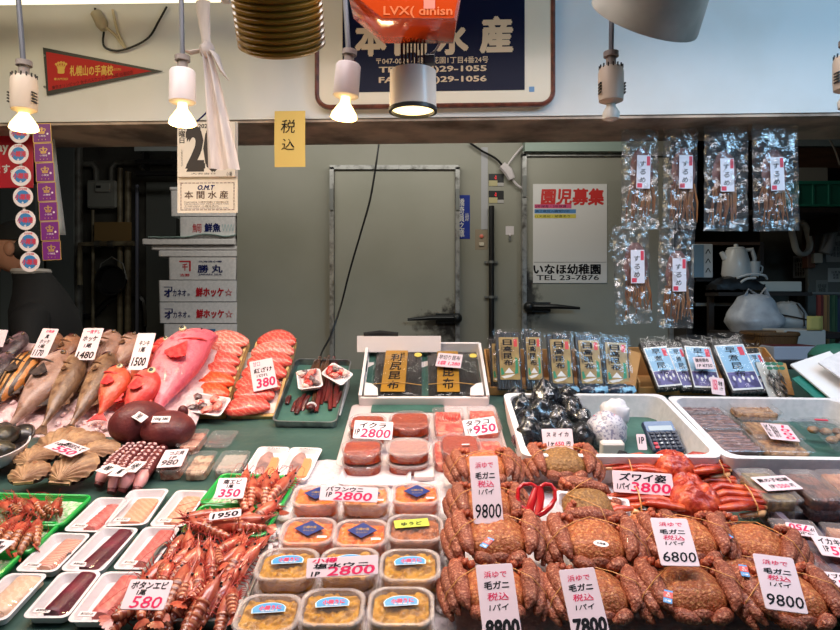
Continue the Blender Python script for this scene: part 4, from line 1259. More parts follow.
o = tag(obj('cloth_rail', tube([at(812, 293.5, 3.6), at(860, 293.5, 3.6)], .008, 8), M_GREYMETAL), 'metal rail carrying the cloths at the far right edge', 'rail')
up('storage_box', 'white cardboard box under the yellow note at right', 'box', 784, 330, 826, 347, 3.12, .2, M('box_white2', (190, 188, 182), .6))
tag(obj('paper_note', grid(3, 5, lambda u, v: tuple(at(807 + 16 * u, 316 + 14 * (1 - v), 3.11 + .02 * v))), M('note_olive', (188, 172, 96), .7)), 'yellow note standing against the white cardboard box', 'note').modifiers.new('t', 'SOLIDIFY').thickness = .0015
# wicker basket and flat carton
y = 3.1
o = thing('wicker_basket', 'brown wicker basket behind the blue kelp packs', 'basket', T(at(769, 0, y).x, y, at(0, 347, y).z))
M_WICK = M('wicker', (122, 86, 46), .6, band=((70, 46, 24), 60, 'X', 3, .3, .7), bump=(90, .6))
obj('woven_wall', loft([rr(.19, .2, .05, 0), rr(.21, .22, .055, .062), rr(.19, .2, .05, .062), rr(.17, .18, .045, .008)]), M_WICK, o)
obj('rim', loop_tube(rr(.205, .215, .05, .066, 5), .008), M_WICK, o)
o, W_, H_ = upT('flat_carton', 'blue white flat carton with a dark red top behind the kelp packs', 'carton', 774, 346.5, 817, 360, 2.9, .2, M('carton_bluewhite', (186, 192, 206), .5))
obj('red_top', box(0, H_ / 2 + .002, -.1, W_ * .96, .003, .19), M('carton_red', (112, 44, 46), .5), o)
o = thing('back_table', 'dark low table behind the counter carrying the basket and cartons', 'table', T(at(775, 0, 3.1).x, 3.05, 0))
tz = at(0, 360, 2.9).z
obj('table_top', box(.15, .05, tz - .015, 1.0, .5, .03), M_WOODD, o)
for sx in (-.3, .6):
    for sy in (-.15, .25):
        obj('leg', box(sx, sy, (tz - .03) / 2, .04, .04, tz - .03), M_WOODD, o)
o.children[0].location.z = 0
# raise for the higher basket and box
o2 = thing('wooden_riser', 'dark wooden riser under the wicker basket', 'riser', T(at(780, 0, 3.2).x, 3.25, tz))
obj('board', box(.0, 0, (at(0, 347, 3.1).z - tz) / 2, .36, .3, at(0, 347, 3.1).z - tz - .002), M_WOODD, o2)

# ================================================================ BACK ROW OF THE DISPLAY
MOUND = D.lean(420, 437, .7)
QF = D.lean(420, 417, .7, .01)
QT = D.lean(420, 423, .5, .005)
QK = D.lean(420, 404, .5, .005)
KP = D.lean(420, 394, 2.6, .005)
KB = D.lean(420, 396, 1.25, .005)


def wedge(name, label, cat, pl, px0, px1, py0, py1, mat, drop=.006, parent=None, part='wedge'):
    """solid riser filling the room between a sloped display plane and the counter"""
    c = [pl.hit(px0[0], py0) - pl.n * drop, pl.hit(px0[1], py0) - pl.n * drop, pl.hit(px1[1], py1) - pl.n * drop, pl.hit(px1[0], py1) - pl.n * drop]
    c[3].x, c[2].x = c[0].x, c[1].x
    lo_ = [Vector((p.x, p.y, cz(p.y) + .002)) for p in c]
    hi = [Vector((p.x, p.y, max(p.z, cz(p.y) + .004))) for p in c]
    o = tag(obj(name, loft([[tuple(p) for p in lo_], [tuple(p) for p in hi]]), mat, smooth=0), label, cat)
    return o


# ---- ice mound with whole fish
M_ICE = M('crushed_ice', (226, 218, 222), .28, var=((196, 188, 194), 70, .35, .65), bump=(130, .9), spec=.6)
M_ICEP = M('pinkish_ice', (246, 214, 214), .28, var=((226, 188, 190), 70, .35, .65), bump=(130, .9), spec=.6)
def icefn(pl, px0, px1, y0, y1, amp, seed):
    A, B_, C_ = pl.hit(px0, y0), pl.hit(px1, y0), pl.hit((px0 + px1) / 2, y1)
    up_ = Vector((0, 1, pl.k)).normalized()
    L = (C_ - A).dot(up_)
    def f(u, v):
        p = Vector((A.x + (B_.x - A.x) * u, A.y, A.z)) + up_ * L * v
        h = amp * (ns(p.x * 22, p.y * 22, seed) + .6 * ns(p.x * 60, p.y * 60, seed + 5)) + .004
        e_ = min(1, 40 * v + .02, 25 * (1 - u))
        return tuple(p + pl.n * (h * e_ - .012 * (1 - e_)))
    return f
def ice_bed(label, pl, px0, px1, y0, y1, amp, seed, mat, nx=70, ny=40, th=.03):
    g = grid(nx, ny, icefn(pl, px0, px1, y0, y1, amp, seed), 0)
    return tag(obj('crushed_ice', [g], mat), label, 'ice', kind='stuff')
wedge('display_riser', 'sloping foam riser under the ice and whole fish at the left', 'riser', MOUND, (-110, 176), (-110, 190), 428, 343, FOAM, .02)
ice_bed('heap of pinkish crushed ice under the whole fish at left', MOUND, -110, 188, 440, 344, .011, 1, M_ICEP, 110, 60)


def fishmat(name, belly, back, spots, H_, sc=30, lo=.5, hi=.62, band=None, rough=.32):
    m = M(name, belly, rough, var=(spots, sc, lo, hi), bump=(160, .5), coat=.2, spec=.5)
    nt = m.node_tree
    N, L = nt.nodes, nt.links
    b = N['Principled BSDF']
    src = b.inputs['Base Color'].links[0].from_socket
    tc = N.new('ShaderNodeTexCoord')
    sx = N.new('ShaderNodeSeparateXYZ')
    L.new(tc.outputs['Object'], sx.inputs[0])
    mr = N.new('ShaderNodeMapRange')
    mr.interpolation_type = 'SMOOTHSTEP'
    mr.inputs['From Min'].default_value, mr.inputs['From Max'].default_value = -H_ * .25, H_ * .30
    L.new(sx.outputs[0], mr.inputs[0])
    mx = N.new('ShaderNodeMix')
    mx.data_type = 'RGBA'
    mx.inputs['B'].default_value = rgb(back)
    sc_n = N.new('ShaderNodeMath')
    sc_n.operation = 'MULTIPLY'
    sc_n.inputs[1].default_value = .8
    L.new(mr.outputs[0], sc_n.inputs[0])
    L.new(sc_n.outputs[0], mx.inputs['Factor'])
    L.new(src, mx.inputs['A'])
    src = mx.outputs['Result']
    if band:
        wv = N.new('ShaderNodeTexWave')
        wv.bands_direction = 'X'
        wv.inputs['Scale'].default_value = band[1]
        wv.inputs['Distortion'].default_value = 2.5
        L.new(tc.outputs['Object'], wv.inputs['Vector'])
        rp = N.new('ShaderNodeValToRGB')
        rp.color_ramp.elements[0].position, rp.color_ramp.elements[1].position = .45, .6
        L.new(wv.outputs['Fac'], rp.inputs[0])
        m2 = N.new('ShaderNodeMix')
        m2.data_type = 'RGBA'
        L.new(rp.outputs[0], m2.inputs['Factor'])
        L.new(src, m2.inputs['A'])
        m2.inputs['B'].default_value = rgb(band[0])
        src = m2.outputs['Result']
    L.new(src, b.inputs['Base Color'])
    return m


M_EYEW = M('fish_eye', (226, 216, 170), .15, coat=.6)
M_EYED = M('fish_eye_brown', (128, 100, 72), .2, coat=.4)
M_EYEB = M('pupil', (14, 14, 18), .1, coat=.6)
M_MOUTH = M('mouth_dark', (70, 22, 26), .5)


def fish(label, head, tail, wpx, mat, finmat, pl=None, h=.03, flip=1, thick=.62, eye=.85, snout=1.0, pec=None, roll=0.0, mouthline=False, group='whole fish on the ice'):
    pl = pl or MOUND
    a, b = pl.hit(*tail, h * .55), pl.hit(*head, h)
    L = (b - a).length
    yv = (b - a).normalized()
    xv = yv.cross(pl.n).normalized()
    zv = xv.cross(yv)
    m = Matrix((xv, yv, zv)).transposed().to_4x4() @ Matrix.Rotation(roll, 4, 'Y')
    m.translation = a
    H_ = wpx * 1.14 * (a.y + b.y) / 2 / F
    Wz = H_ * thick
    o = thing('fish', label, 'fish', m, group)
    st = ((-.02, .14, .2), (.04, .16, .28), (.15, .34, .45), (.3, .66, .75), (.48, .92, .95), (.62, 1.0, 1.0), (.74, .97, .97), (.84, .86, .85), (.92, .64 * snout, .62), (.97, .40 * snout, .40), (1.0, .15 * snout, .16))
    rings = []
    for t, hh, ww in st:
        rings.append([(flip * (math.cos(q) * hh * H_ / 2 + H_ * (.10 * math.sin(t * 3) - .16 * max(0, t - .8) * 5 * .5)), t * L, math.sin(q) * ww * Wz / 2) for q in [2 * PI * i / 18 for i in range(18)]])
    obj('body', loft(rings), mat, o, smooth=80)
    f = flip
    # gill cover edge and mouth
    obj('gill_cover', [tube([(f * math.cos(q) * H_ * .42, L * (.74 - .05 * math.cos(q * 1.0)), Wz * .5 * abs(math.sin(q)) * .93 + .001) for q in [R(t) for t in range(25, 160, 15)]], [.0012] + [.003] * 7 + [.0012], 6)], finmat, o)
    ln = .95
    obj('mouth', [tube([(f * -.06 * H_, L * 1.0, .004), (f * -.12 * H_, L * .95, Wz * .24), (f * -.16 * H_, L * (.90 if not mouthline else .84), Wz * .33)], [.002, .003, .001], 6)], M_MOUTH, o)
    ez = Wz * .5 * .74
    ey = obj('eye', blob((0, 0, 0), H_ * .085 * eye, H_ * .085 * eye, H_ * .045, 12, 8), M_EYEW if eye > 1 or mouthline else M_EYED, o, T(f * H_ * .15 * snout, L * .90, ez))
    obj('pupil', blob((0, 0, H_ * .03), H_ * .05 * eye, H_ * .05 * eye, H_ * .028, 10, 6), M_EYEB, ey)
    pm = Matrix.Translation((f * -.06 * H_, L * .70, Wz * .515)) @ Matrix.Rotation(f * R(12), 4, 'Z') @ Matrix.Rotation(R(-7), 4, 'X')
    fan = [(0, 0)] + [(math.sin(q) * H_ * .34, -math.cos(q) * H_ * (.50 + .03 * (i % 2))) for i, q in enumerate([R(t) for t in range(-40, 41, 8)])]
    obj('pectoral_fin', [prism(fan if pec or eye > 1 else [(x * .5, y_ * .6) for x, y_ in fan], -.0015, .0015)], pec or finmat, o, pm)
    df = [(f * (H_ * (.44 + .12 * (1 if i % 2 else .4)) if 0 < i < 11 else f * 0 + H_ * .30), L * (.22 + .05 * i)) for i in range(12)]
    obj('dorsal_fin', [prism([(f * H_ * .2, L * .2)] + df + [(f * H_ * .2, L * .78)], -.0015, .0015)], finmat, o)
    obj('tail_fin', [prism([(f * x * H_, y_ * L) for x, y_ in ((-.07, .02), (-.34, -.15), (-.12, -.11), (.12, -.11), (.34, -.15), (.07, .02))], -.0015, .0015)], finmat, o)
    return o


def fm(n, *a, **k): return fishmat(n, *a, **k)
MF_OR = fm('greenling_skin', (226, 176, 120), (200, 120, 44), (120, 70, 30), .1, 26, .5, .6, band=((70, 50, 36), 17))
MF_BR = fm('brown_fish_skin', (196, 150, 120), (120, 72, 48), (98, 56, 40), .1, 30)
MF_GY = fm('pale_cod_skin', (214, 178, 166), (138, 98, 78), (142, 104, 86), .1, 34, .46, .6)
MF_HK = fm('atka_skin', (186, 148, 114), (92, 62, 42), (122, 84, 58), .08, 40, .44, .6)
MF_BK = fm('dark_fish_skin', (176, 140, 146), (40, 30, 36), (54, 40, 46), .08, 24, .4, .55)
MF_RD = fm('red_fish_skin', (240, 120, 104), (214, 48, 44), (226, 72, 66), .08, 40)
MF_OG = fm('orange_red_skin', (238, 132, 96), (222, 84, 52), (214, 66, 52), .08, 40)
MF_PK = fm('pink_rockfish_skin', (250, 150, 158), (232, 92, 110), (226, 84, 104), .14, 44, .5, .66)
FN_D = M('fin_grey', (84, 70, 66), .4, var=((50, 42, 42), 60, .4, .6))
FN_B = M('fin_brown', (126, 88, 60), .4, var=((86, 56, 38), 60, .4, .6))
FN_R = M('fin_red', (214, 46, 50), .35, var=((236, 84, 82), 80, .4, .6))
fish('dark blackish fish at the far left behind the first price card', (26, 333), (-16, 374), 20, MF_BK, FN_D, h=.035)
fish('second dark fish lying lowest at the left edge', (10, 352), (-26, 400), 22, MF_BK, FN_D, h=.03)
fish('brown reddish fish with its head beside the first price card', (58, 333), (16, 388), 27, MF_BR, FN_B, h=.035)
fish('brown fish mostly hidden behind the second price card', (76, 335), (46, 378), 22, MF_BR, FN_B, h=.035)
fish('grey fish with raised snout right of the second price card', (114, 331), (84, 386), 27, MF_GY, FN_B, h=.04)
fish('grey brown fish hidden behind the third price card', (134, 334), (112, 372), 24, MF_GY, FN_B, h=.03)
fish('orange fish with black and yellow stripes at the left front', (32, 352), (-8, 408), 26, MF_OR, FN_D, h=.05, pec=FN_D)
fish('pale cod like fish with a large grey fin in front of the first price card', (66, 351), (12, 424), 34, MF_GY, FN_D, h=.055, pec=FN_D)
fish('slender brown fish left of the pair in front of the second price card', (80, 352), (44, 425), 23, MF_HK, FN_B, h=.055, thick=.8)
fish('slender brown fish right of the pair, touching the orange red fish', (112, 353), (72, 424), 24, MF_HK, FN_B, h=.05, thick=.8)
fish('small red fish peeking up above the two larger red fish', (165, 338), (146, 384), 20, MF_RD, FN_R, h=.03, eye=1.3)
fish('orange red fish right under the third price card', (151, 346), (128, 396), 20, MF_OG, FN_R, h=.035, eye=1.4)
fish('orange red fish with white ringed eye, left one of the front red pair', (119, 366), (100, 414), 26, MF_OG, FN_R, h=.055, eye=1.3)
fish('bright red fish with large white ringed eye above the octopus', (152, 370), (124, 418), 29, MF_RD, FN_R, h=.06, eye=1.5)
fish('large pink rockfish with open mouth line and red fin beside the salmon', (199, 330), (158, 410), 48, MF_PK, FN_R, h=.05, snout=1.35, mouthline=True, pec=FN_R, thick=.55, flip=-1)

card('price_card', 'blank edge of a price card cut off by the left edge above the fish', MOUND.lean(0, 348, 2.5, .05), (-12, 329), (8, 330), (-20, 346), black=[('180', .3, .6, .5, .3)])
card('price_card', 'pink price card for 真ホッケ standing between the dark fish and the brown fish', MOUND.lean(35, 352, 1.5, .06), (43, 328), (59, 329), (12, 356), black=[('真', .5, .28, .22, .14), ('ホッケ', .5, .46, .6, .14), ('1尾', .42, .62, .36, .12), ('1170', .4, .84, .6, .2)], red=[('お刺身', .55, .1, .5, .09)])
card('price_card', 'pink price card for ホッケ with a red top line among the brown fish', MOUND.lean(88, 352, 1.5, .065), (84, 328), (104, 328), (70, 360), black=[('ホッケ', .5, .34, .7, .17), ('1尾', .48, .56, .36, .13), ('1480', .5, .85, .8, .2)], red=[('一夜干し', .55, .12, .66, .12)])
card('price_card', 'pink price card for キンキ 1500 standing above the red fish', MOUND.lean(138, 358, 1.5, .065), (138, 333), (156, 333), (122, 370), black=[('キンキ', .52, .28, .55, .13), ('1尾', .48, .46, .32, .13), ('1500', .48, .78, .72, .22)])

# ---- salmon boards
wedge('display_riser', 'sloping riser under the two salmon boards', 'riser', QF, (182, 274), (182, 274), 408, 345, FOAM, .03)
M_BOARD = M('pale_wood_board', (226, 188, 126), .5, var=((204, 158, 98), 8, .4, .6), stretch=(6, .6, 1))
M_SALM = M('salmon_flesh', (226, 78, 66), .3, band=((242, 132, 114), 34, 'DIAGONAL', 6, .66, .9), bump=(90, .3), coat=.3)
M_SALO = M('bright_salmon_flesh', (244, 78, 34), .3, band=((250, 116, 70), 34, 'DIAGONAL', 6, .66, .9), bump=(90, .3), coat=.3)
M_SALP = M('pale_salmon_flesh', (236, 112, 98), .3, band=((248, 172, 154), 34, 'DIAGONAL', 6, .6, .85), bump=(90, .3), coat=.3)
M_SKINF = M('fish_skin_silver', (120, 112, 112), .25, metal=.4, var=((60, 56, 60), 20, .4, .6))
M_RAWTRAY = M('pink_foam_tray', (240, 226, 226), .45)


def board(label, TL, TR, BL):
    m, W_, H_ = QF.frame(TL, TR, BL, 0)
    o = thing('salmon_board', label, 'board', m, 'wooden boards under the salmon')
    obj('plank', plate(W_, H_, .004, -.014, 0, .002), M_BOARD, o)
    obj('side_strip', [box(s * (W_ / 2 - .005), 0, .006, .008, H_, .012) for s in (1,)], M_BOARD, o)
    obj('paper_liner', [plate(W_ * .8, H_ * .94, .004, .0005, .0015, 0)], M('liner_pink', (244, 222, 214), .6), o)
    return o
board('pale wooden board holding the left row of salmon slices', (213, 342), (250, 342), (178, 416))
board('pale wooden board holding the right row of salmon slices under a price card', (256, 341), (297, 341), (233, 416))


def fillet(label, px, py, wpx, lpx, mat, h, yaw=0.0, pl=None, group='salmon slices on the boards', bend=.12, pitch=0.0):
    pl = pl or QF
    m = pl.mat(px, py, h, yaw, pitch)
    k = m.translation.y / F
    L, W_ = wpx * k, lpx * k * 1.75
    o = thing('salmon_slice', label, 'salmon slice', m, group)
    rings = []
    for i in range(11):
        t = i / 10
        x = (t - .5) * L
        hw = W_ / 2 * (max(.04, math.sin(PI * (t * .94 + .03))) ** .55) * (1 - .25 * t)
        hh = .015 * (max(.1, math.sin(PI * (t * .9 + .05))) ** .5)
        off = -bend * L * (2 * t - 1) ** 2 + .003 * ns(t * 5, px * .3, py)
        rings.append([(x, off - hw, -.002), (x, off - hw * .95, hh * .55), (x, off - hw * .5, hh), (x, off, hh * 1.15), (x, off + hw * .5, hh), (x, off + hw * .95, hh * .5), (x, off + hw, -.002)])
    obj('flesh', loft(rings), mat, o, smooth=70)
    obj('skin', loft([[(x, y_ + .0015, z - .0015) for x, y_, z in (r[4], r[5], r[6])] + [(r[6][0], r[6][1] - .002, r[6][2] - .003)] for r in rings]), M_SKINF, o)
    return o
for a in ((224, 340, 50, 19, M_SALP, .022, .1, 'curled pale salmon trimmings at the top of the left board'),
          (221, 349, 46, 17, M_SALP, .018, -.05, 'pale salmon slice second from the top of the left board'),
          (218, 359, 46, 17, M_SALM, .018, 0, 'pink red salmon slice third from the top of the left board'),
          (214, 369, 48, 18, M_SALM, .016, 0, 'pink red salmon slice just above the bright orange one'),
          (212, 380, 46, 18, M_SALO, .016, .06, 'bright orange salmon slice upper of the two on the left board'),
          (207, 391, 46, 20, M_SALO, .014, .03, 'bright orange salmon slice lower of the two above the offal tray'),
          (278, 339, 38, 18, M_SALM, .020, -.08, 'topmost salmon slice of the right board'),
          (274, 349, 42, 17, M_SALP, .018, 0, 'pale salmon slice second from the top of the right board'),
          (271, 359, 44, 17, M_SALM, .017, 0, 'salmon slice behind the top of the 380 price card'),
          (266, 370, 44, 18, M_SALM, .016, -.05, 'salmon slice behind the middle of the 380 price card'),
          (260, 382, 44, 19, M_SALM, .015, -.08, 'salmon slice left behind the foot of the 380 price card'),
          (256, 392, 40, 18, M_SALM, .014, -.06, 'salmon slice just below the 380 price card'),
          (248, 405, 44, 18, M_SALM, .012, .12, 'lone tapering salmon slice at the front of the right board')):
    fillet(a[7], a[0], a[1], a[2], a[3], a[4], a[5], a[6])
card('price_card', 'pink price card for 紅ざけ 380 lying on the salmon slices', QF, (249, 362), (272, 357.5), (257, 391), h=.036, black=[('紅ざけ', .52, .36, .78, .16, {'bold': .03}), ('1切れ', .45, .54, .46, .1, {'bold': .02})], red=[('甘口', .3, .13, .3, .16, {'bold': -.008}), ('380', .55, .78, .78, .28)])


def film_tray(name, label, pl, TL, TR, BL, h, d, contents, cat='tray', group=None, mat=None, wrap=True, wrapmat=None):
    """shallow white tray with its contents and stretched film; contents(parent, W, H) builds the parts"""
    m, W_, H_ = pl.frame(TL, TR, BL, h)
    o = thing(name, label, cat, m, group)
    obj('tray', xf(tray(W_, H_, d, min(W_, H_) * .16, .004, .007, .003, .003), T(0, 0, -d)), mat or M_RAWTRAY, o)
    contents(o, W_, H_, -d + .003)
    if wrap:
        obj('wrap', xf(grid(10, 10, lambda u, v: ((u - .5) * (W_ - .006), (v - .5) * (H_ - .006), .0012 + .004 * math.sin(PI * u) * math.sin(PI * v) + .0012 * ns(u * 9, v * 9, W_ * 99))), T()), wrapmat or WRAP, o)
    return o


M_REDF = M('red_offal', (214, 56, 48), .3, var=((240, 150, 134), 50, .45, .6), coat=.4)
M_DKF = M('dark_offal', (86, 58, 58), .3, var=((150, 130, 130), 50, .45, .6), coat=.4)
M_WHF = M('white_offal', (240, 206, 196), .35, coat=.3)
def offal(seed):
    def f(o, W_, H_, z):
        rnd = random.Random(seed)
        for i in range(11):
            m_ = (M_REDF, M_DKF, M_REDF, M_WHF)[i % 4]
            x, y_ = rnd.uniform(-.32, .32) * W_, rnd.uniform(-.32, .32) * H_
            obj('fish_piece', mv(blob((0, 0, 0), rnd.uniform(.010, .02), rnd.uniform(.008, .013), .008, 10, 7, lambda d: 1 + .3 * ns(d.x * 2 + i, d.y * 2, d.z * 2)), x, y_, z + .007 + .003 * (i % 3), rnd.uniform(0, 3)), m_, o)
    return f
film_tray('offal_tray', 'film wrapped tray of red and dark fish pieces in front of the orange salmon', QF, (194, 392), (232, 398), (180, 410), .034, .012, offal(3), group=None)

# ---- green lined steel tray with dried salmon sticks
wedge('display_riser', 'sloping riser under the steel tray of dried salmon sticks', 'riser', QT, (276, 340), (276, 340), 412, 362, FOAM, .03)
m, W_, H_ = QT.frame((296, 360), (352, 361), (271, 423), .016)
o = thing('steel_tray', 'steel tray lined with green film holding dark dried salmon sticks', 'tray', m)
obj('tray', xf(tray(W_, H_, .022, .018, .003, .004, .002, .002), T(0, 0, -.016)), M_STEEL, o)
obj('green_liner', grid(14, 14, lambda u, v: ((u - .5) * W_ * .93, (v - .5) * H_ * .94, -.011 + .002 * ns(u * 8, v * 8, 4))), M_MATL, o)
mb = m
M_TOBA = M('dried_salmon', (112, 36, 34), .3, var=((70, 22, 22), 30, .4, .6), bump=(80, .5), stretch=(3, .4, 1), coat=.4)
M_TOBB = M('dried_salmon_skin', (96, 58, 36), .3, var=((60, 36, 24), 30, .4, .6), bump=(80, .5), stretch=(3, .4, 1), coat=.4)
rnd = random.Random(5)
for i, (x0, y0, x1, y1, dk) in enumerate(((300, 398, 292, 412, 0), (305, 394, 296, 414, 0), (309, 396, 302, 411, 0), (290, 396, 287, 404, 0), (325, 358, 312, 408, 1), (329, 356, 318, 400, 1), (334, 357, 321, 405, 0),
                                          (337, 360, 326, 402, 0), (320, 357, 313, 390, 1), (331, 366, 330, 410, 0), (340, 372, 334, 408, 0), (316, 360, 309, 384, 1), (341, 392, 336, 404, 0), (324, 372, 316, 412, 0))):
    a, b = QT.hit(x0, y0, .006 + .006 * (i % 3)), QT.hit(x1, y1, .004 + .005 * (i % 2))
    mid = (a + b) / 2 + QT.n * .006
    c = a
    tag(obj('dried_salmon_stick', tube([a - c, mid - c, b - c], [.005, .0085, .006], 8, .7), M_TOBB if dk else M_TOBA, m=Matrix.Translation(c)),
        'brown skinned dried salmon stick in the steel tray' if dk else 'dark red dried salmon stick in the steel tray', 'dried salmon stick', 'dark dried salmon sticks' if not dk else 'brown dried salmon sticks')
a = QT.hit(311, 407, .016)
o = thing('knotted_end', 'dark dried fish tail end tied with white string in the steel tray', 'dried fish', Matrix.Translation(a))
obj('tail_end', blob((0, -.008, 0), .013, .017, .010, 10, 7), M_TOBA, o)
obj('string', [tube([(.012 * math.cos(q), .008, .010 * math.sin(q)) for q in [R(t) for t in range(0, 361, 30)]], .004, 6)], WHITE, o)
film_tray('offal_tray', 'film wrapped tray of fish pieces on the left of the dried salmon sticks', QT, (296, 371), (320, 368), (289, 391), .034, .012, offal(8))
film_tray('offal_tray', 'film wrapped tray of fish pieces tilted right of the dried salmon sticks', QT.lean(335, 378, .9, .03), (333, 362), (354, 374), (328, 378), .016, .012, offal(9))

# ---- white carton with flat kelp bags
wedge('display_riser', 'sloping riser under the white kelp carton', 'riser', QK, (364, 478), (364, 478), 396, 356, FOAM, .03)
m, W_, H_ = QK.frame((368, 352), (479, 352), (352, 405), .008)
bx = thing('white_carton', 'open white carton with rounded flaps holding two flat bags of dark kelp', 'carton', m)
M_WC = M('white_carton_card', (240, 228, 224), .6)
t_ = .009
wl = .035
obj('bottom', box(0, 0, -.004, W_, H_, t_), M_WC, bx)
obj('green_liner', grid(8, 8, lambda u, v: ((u - .5) * W_ * .96, (v - .5) * H_ * .96, .001 + .002 * ns(u * 6, v * 6))), M_MATL, bx)
for s in (-1, 1):
    obj('side_wall', [box(s * W_ / 2, 0, wl / 2, t_, H_, wl)], M_WC, bx)
    obj('corner_flap', [prism([(s * W_ * .47, -H_ / 2), (s * W_ * .47, -H_ * .28), (s * W_ * .42, -H_ * .30), (s * W_ * .37, -H_ * .38), (s * W_ * .36, -H_ / 2)][::s], wl - .004, wl)], M_WC, bx)
    obj('hand_hole', [mv(plate(.018, .05, .008, 0, .002, 0), s * (W_ / 2 - .004), .03, wl * .55, 0, 0, PI / 2)], BLACK, bx)
obj('front_wall', box(0, -H_ / 2, wl / 2 - .004, W_, t_, wl - .008), M_WC, bx)
obj('back_wall', box(0, H_ / 2, wl / 2, W_, t_, wl), M_WC, bx)
A_, B2 = (357, 337), (441, 351)
pf = QK.hit(400, 351, .035)
kk = pf.y / F
obj('raised_lid', box(0, 0, 0, 84 * kk, .012, 16 * kk), M_WC, bx, m.inverted() @ Matrix.Translation(at(399, 344, pf.y + .01)))
obj('print', [xf(ink('KUSHIRO', -.07, -.004, .05, .006, .02), Matrix.Translation((0, -H_ / 2 - .003, wl / 2)) @ UP)], NAVYINK, bx, smooth=0)
M_KELP = M('kelp', (46, 40, 36), .3, var=((28, 26, 26), 20, .4, .6), bump=(40, .6), stretch=(6, 1, 1), coat=.2)
M_KGOLD = M('kelp_label_gold', (176, 126, 34), .35, coat=.3)
def kelp_bag(label, TL, TR, BL, word, lx, lw, top='利'):
    m, W_, H_ = QK.frame(TL, TR, BL, .016)
    o = thing('kelp_bag', label, 'kelp bag', m, 'flat kelp bags in the white carton')
    obj('kelp', grid(16, 14, lambda u, v: ((u - .5) * W_ * .9, (v - .5) * H_ * .92, .006 + .008 * math.sin(PI * u) ** .5 * math.sin(PI * v) ** .5 + .003 * ns(u * 9, v * 2, lx)), .012), M_KELP, o)
    lb = obj('label', grid(3, 8, lambda u, v: ((lx + (u - .5) * lw) * W_ + .006 * (v - .5), (v - .5) * H_ * .82, .0185)), M_KGOLD, o)
    n = len(word)
    obj('black_lettering', [ink(ch, lx * W_ + .006 * (.5 - (i + .5) / n) , (.34 - .72 * (i + .5) / n - .0) * H_, lw * W_ * .5, H_ * .6 / n, .02, .1, z=.0195) for i, ch in enumerate(word)] + [ink('天然', (lx + .3 * lw) * W_, .3 * H_, lw * W_ * .2, H_ * .12, .01, z=.0195)], INK, lb, smooth=0)
    s = obj('seal', mv(lathe([(.012, 0), (.012, .002), (.008, .0025)], 18), .38 * W_, .30 * H_, .019), M('seal_yellow', (238, 206, 92), .4), o)
    obj('film_bag', grid(16, 14, lambda u, v: ((u - .5) * W_, (v - .5) * H_, .022 * math.sin(PI * u) ** .4 * math.sin(PI * v) ** .4 + .003 * ns(u * 8 + lx * 9, v * 8, 3) + .002)), PACKFILM, o, smooth=25)
    obj('tie', [tube([(-.45 * W_, -.28 * H_, .02), (0, -.26 * H_, .024), (.45 * W_, -.30 * H_, .02)], .0012, 5)], M('tie_gold', (196, 150, 70), .4), o)
    return o
kelp_bag('flat kelp bag with a slanting gold label, left in the white carton', (375, 351), (424, 351), (361, 402), '利尻昆布', -.06, .44)
kelp_bag('flat kelp bag with a gold label and price card, right in the white carton', (425, 352), (478, 352), (422, 402), '根昆布', -.1, .38)
card('price_card', 'small white price card for 早切り昆布 on the right flat kelp bag', QK, (438.5, 352.5), (463, 354.5), (436.5, 366), h=.05, black=[('早切り昆布', .5, .32, .86, .34, {'bold': .015})], red=[('1袋 1,280', .52, .74, .86, .3)])
tag(obj('black_strap', tube([at(364, 336, pf.y + .012), at(380, 334, pf.y + .012), at(398, 336, pf.y + .012)], .012, 8, .6, up=(0, 1, 0)), BLACK), 'black strap lying behind the raised lid of the white carton', 'strap')

# ---- cardboard box with upright gold labelled kelp packs
M_CB = M('cardboard', (190, 142, 84), .75, var=((174, 126, 72), 8, .4, .6))
def open_box(label, px0, px1, py, dep, wh, back):
    a, b = D.hit(px0, py), D.hit(px1, py)
    W_ = b.x - a.x
    m = Matrix.Translation(((a.x + b.x) / 2, a.y + dep / 2, cz(a.y + dep / 2) + .003)) @ Matrix.Rotation(math.atan(SLOPE), 4, 'X')
    o = thing('cardboard_box', label, 'cardboard box', m)
    obj('bottom', box(0, 0, .002, W_, dep, .004), M_CB, o)
    obj('front_wall', box(0, -dep / 2, wh / 2, W_, .005, wh), M_CB, o)
    obj('back_wall', box(0, dep / 2, back / 2, W_, .005, back), M_CB, o)
    for s in (-1, 1):
        obj('side_wall', prism([(-dep / 2, 0), (dep / 2, 0), (dep / 2, back), (-dep / 2, wh * 1.6)], -.0025, .0025), M_CB, o, Matrix.Translation((s * W_ / 2, 0, 0)) @ Matrix.Rotation(PI / 2, 4, 'Z') @ Matrix.Rotation(PI / 2, 4, 'X'))
    return o, W_, dep
open_box('open brown cardboard box holding the upright gold labelled kelp packs', 489, 636, 396, .15, .025, .10)
open_box('open brown cardboard box holding the slanting blue labelled kelp packs', 639, 790, 396, .17, .025, .10)
M_HGOLD = M('hidaka_gold', (176, 148, 86), .35, var=((150, 120, 66), 30, .4, .6), coat=.3)
M_HGREEN = M('hidaka_green', (38, 140, 96), .4)
M_HRED = M('hidaka_red', (214, 60, 56), .4)
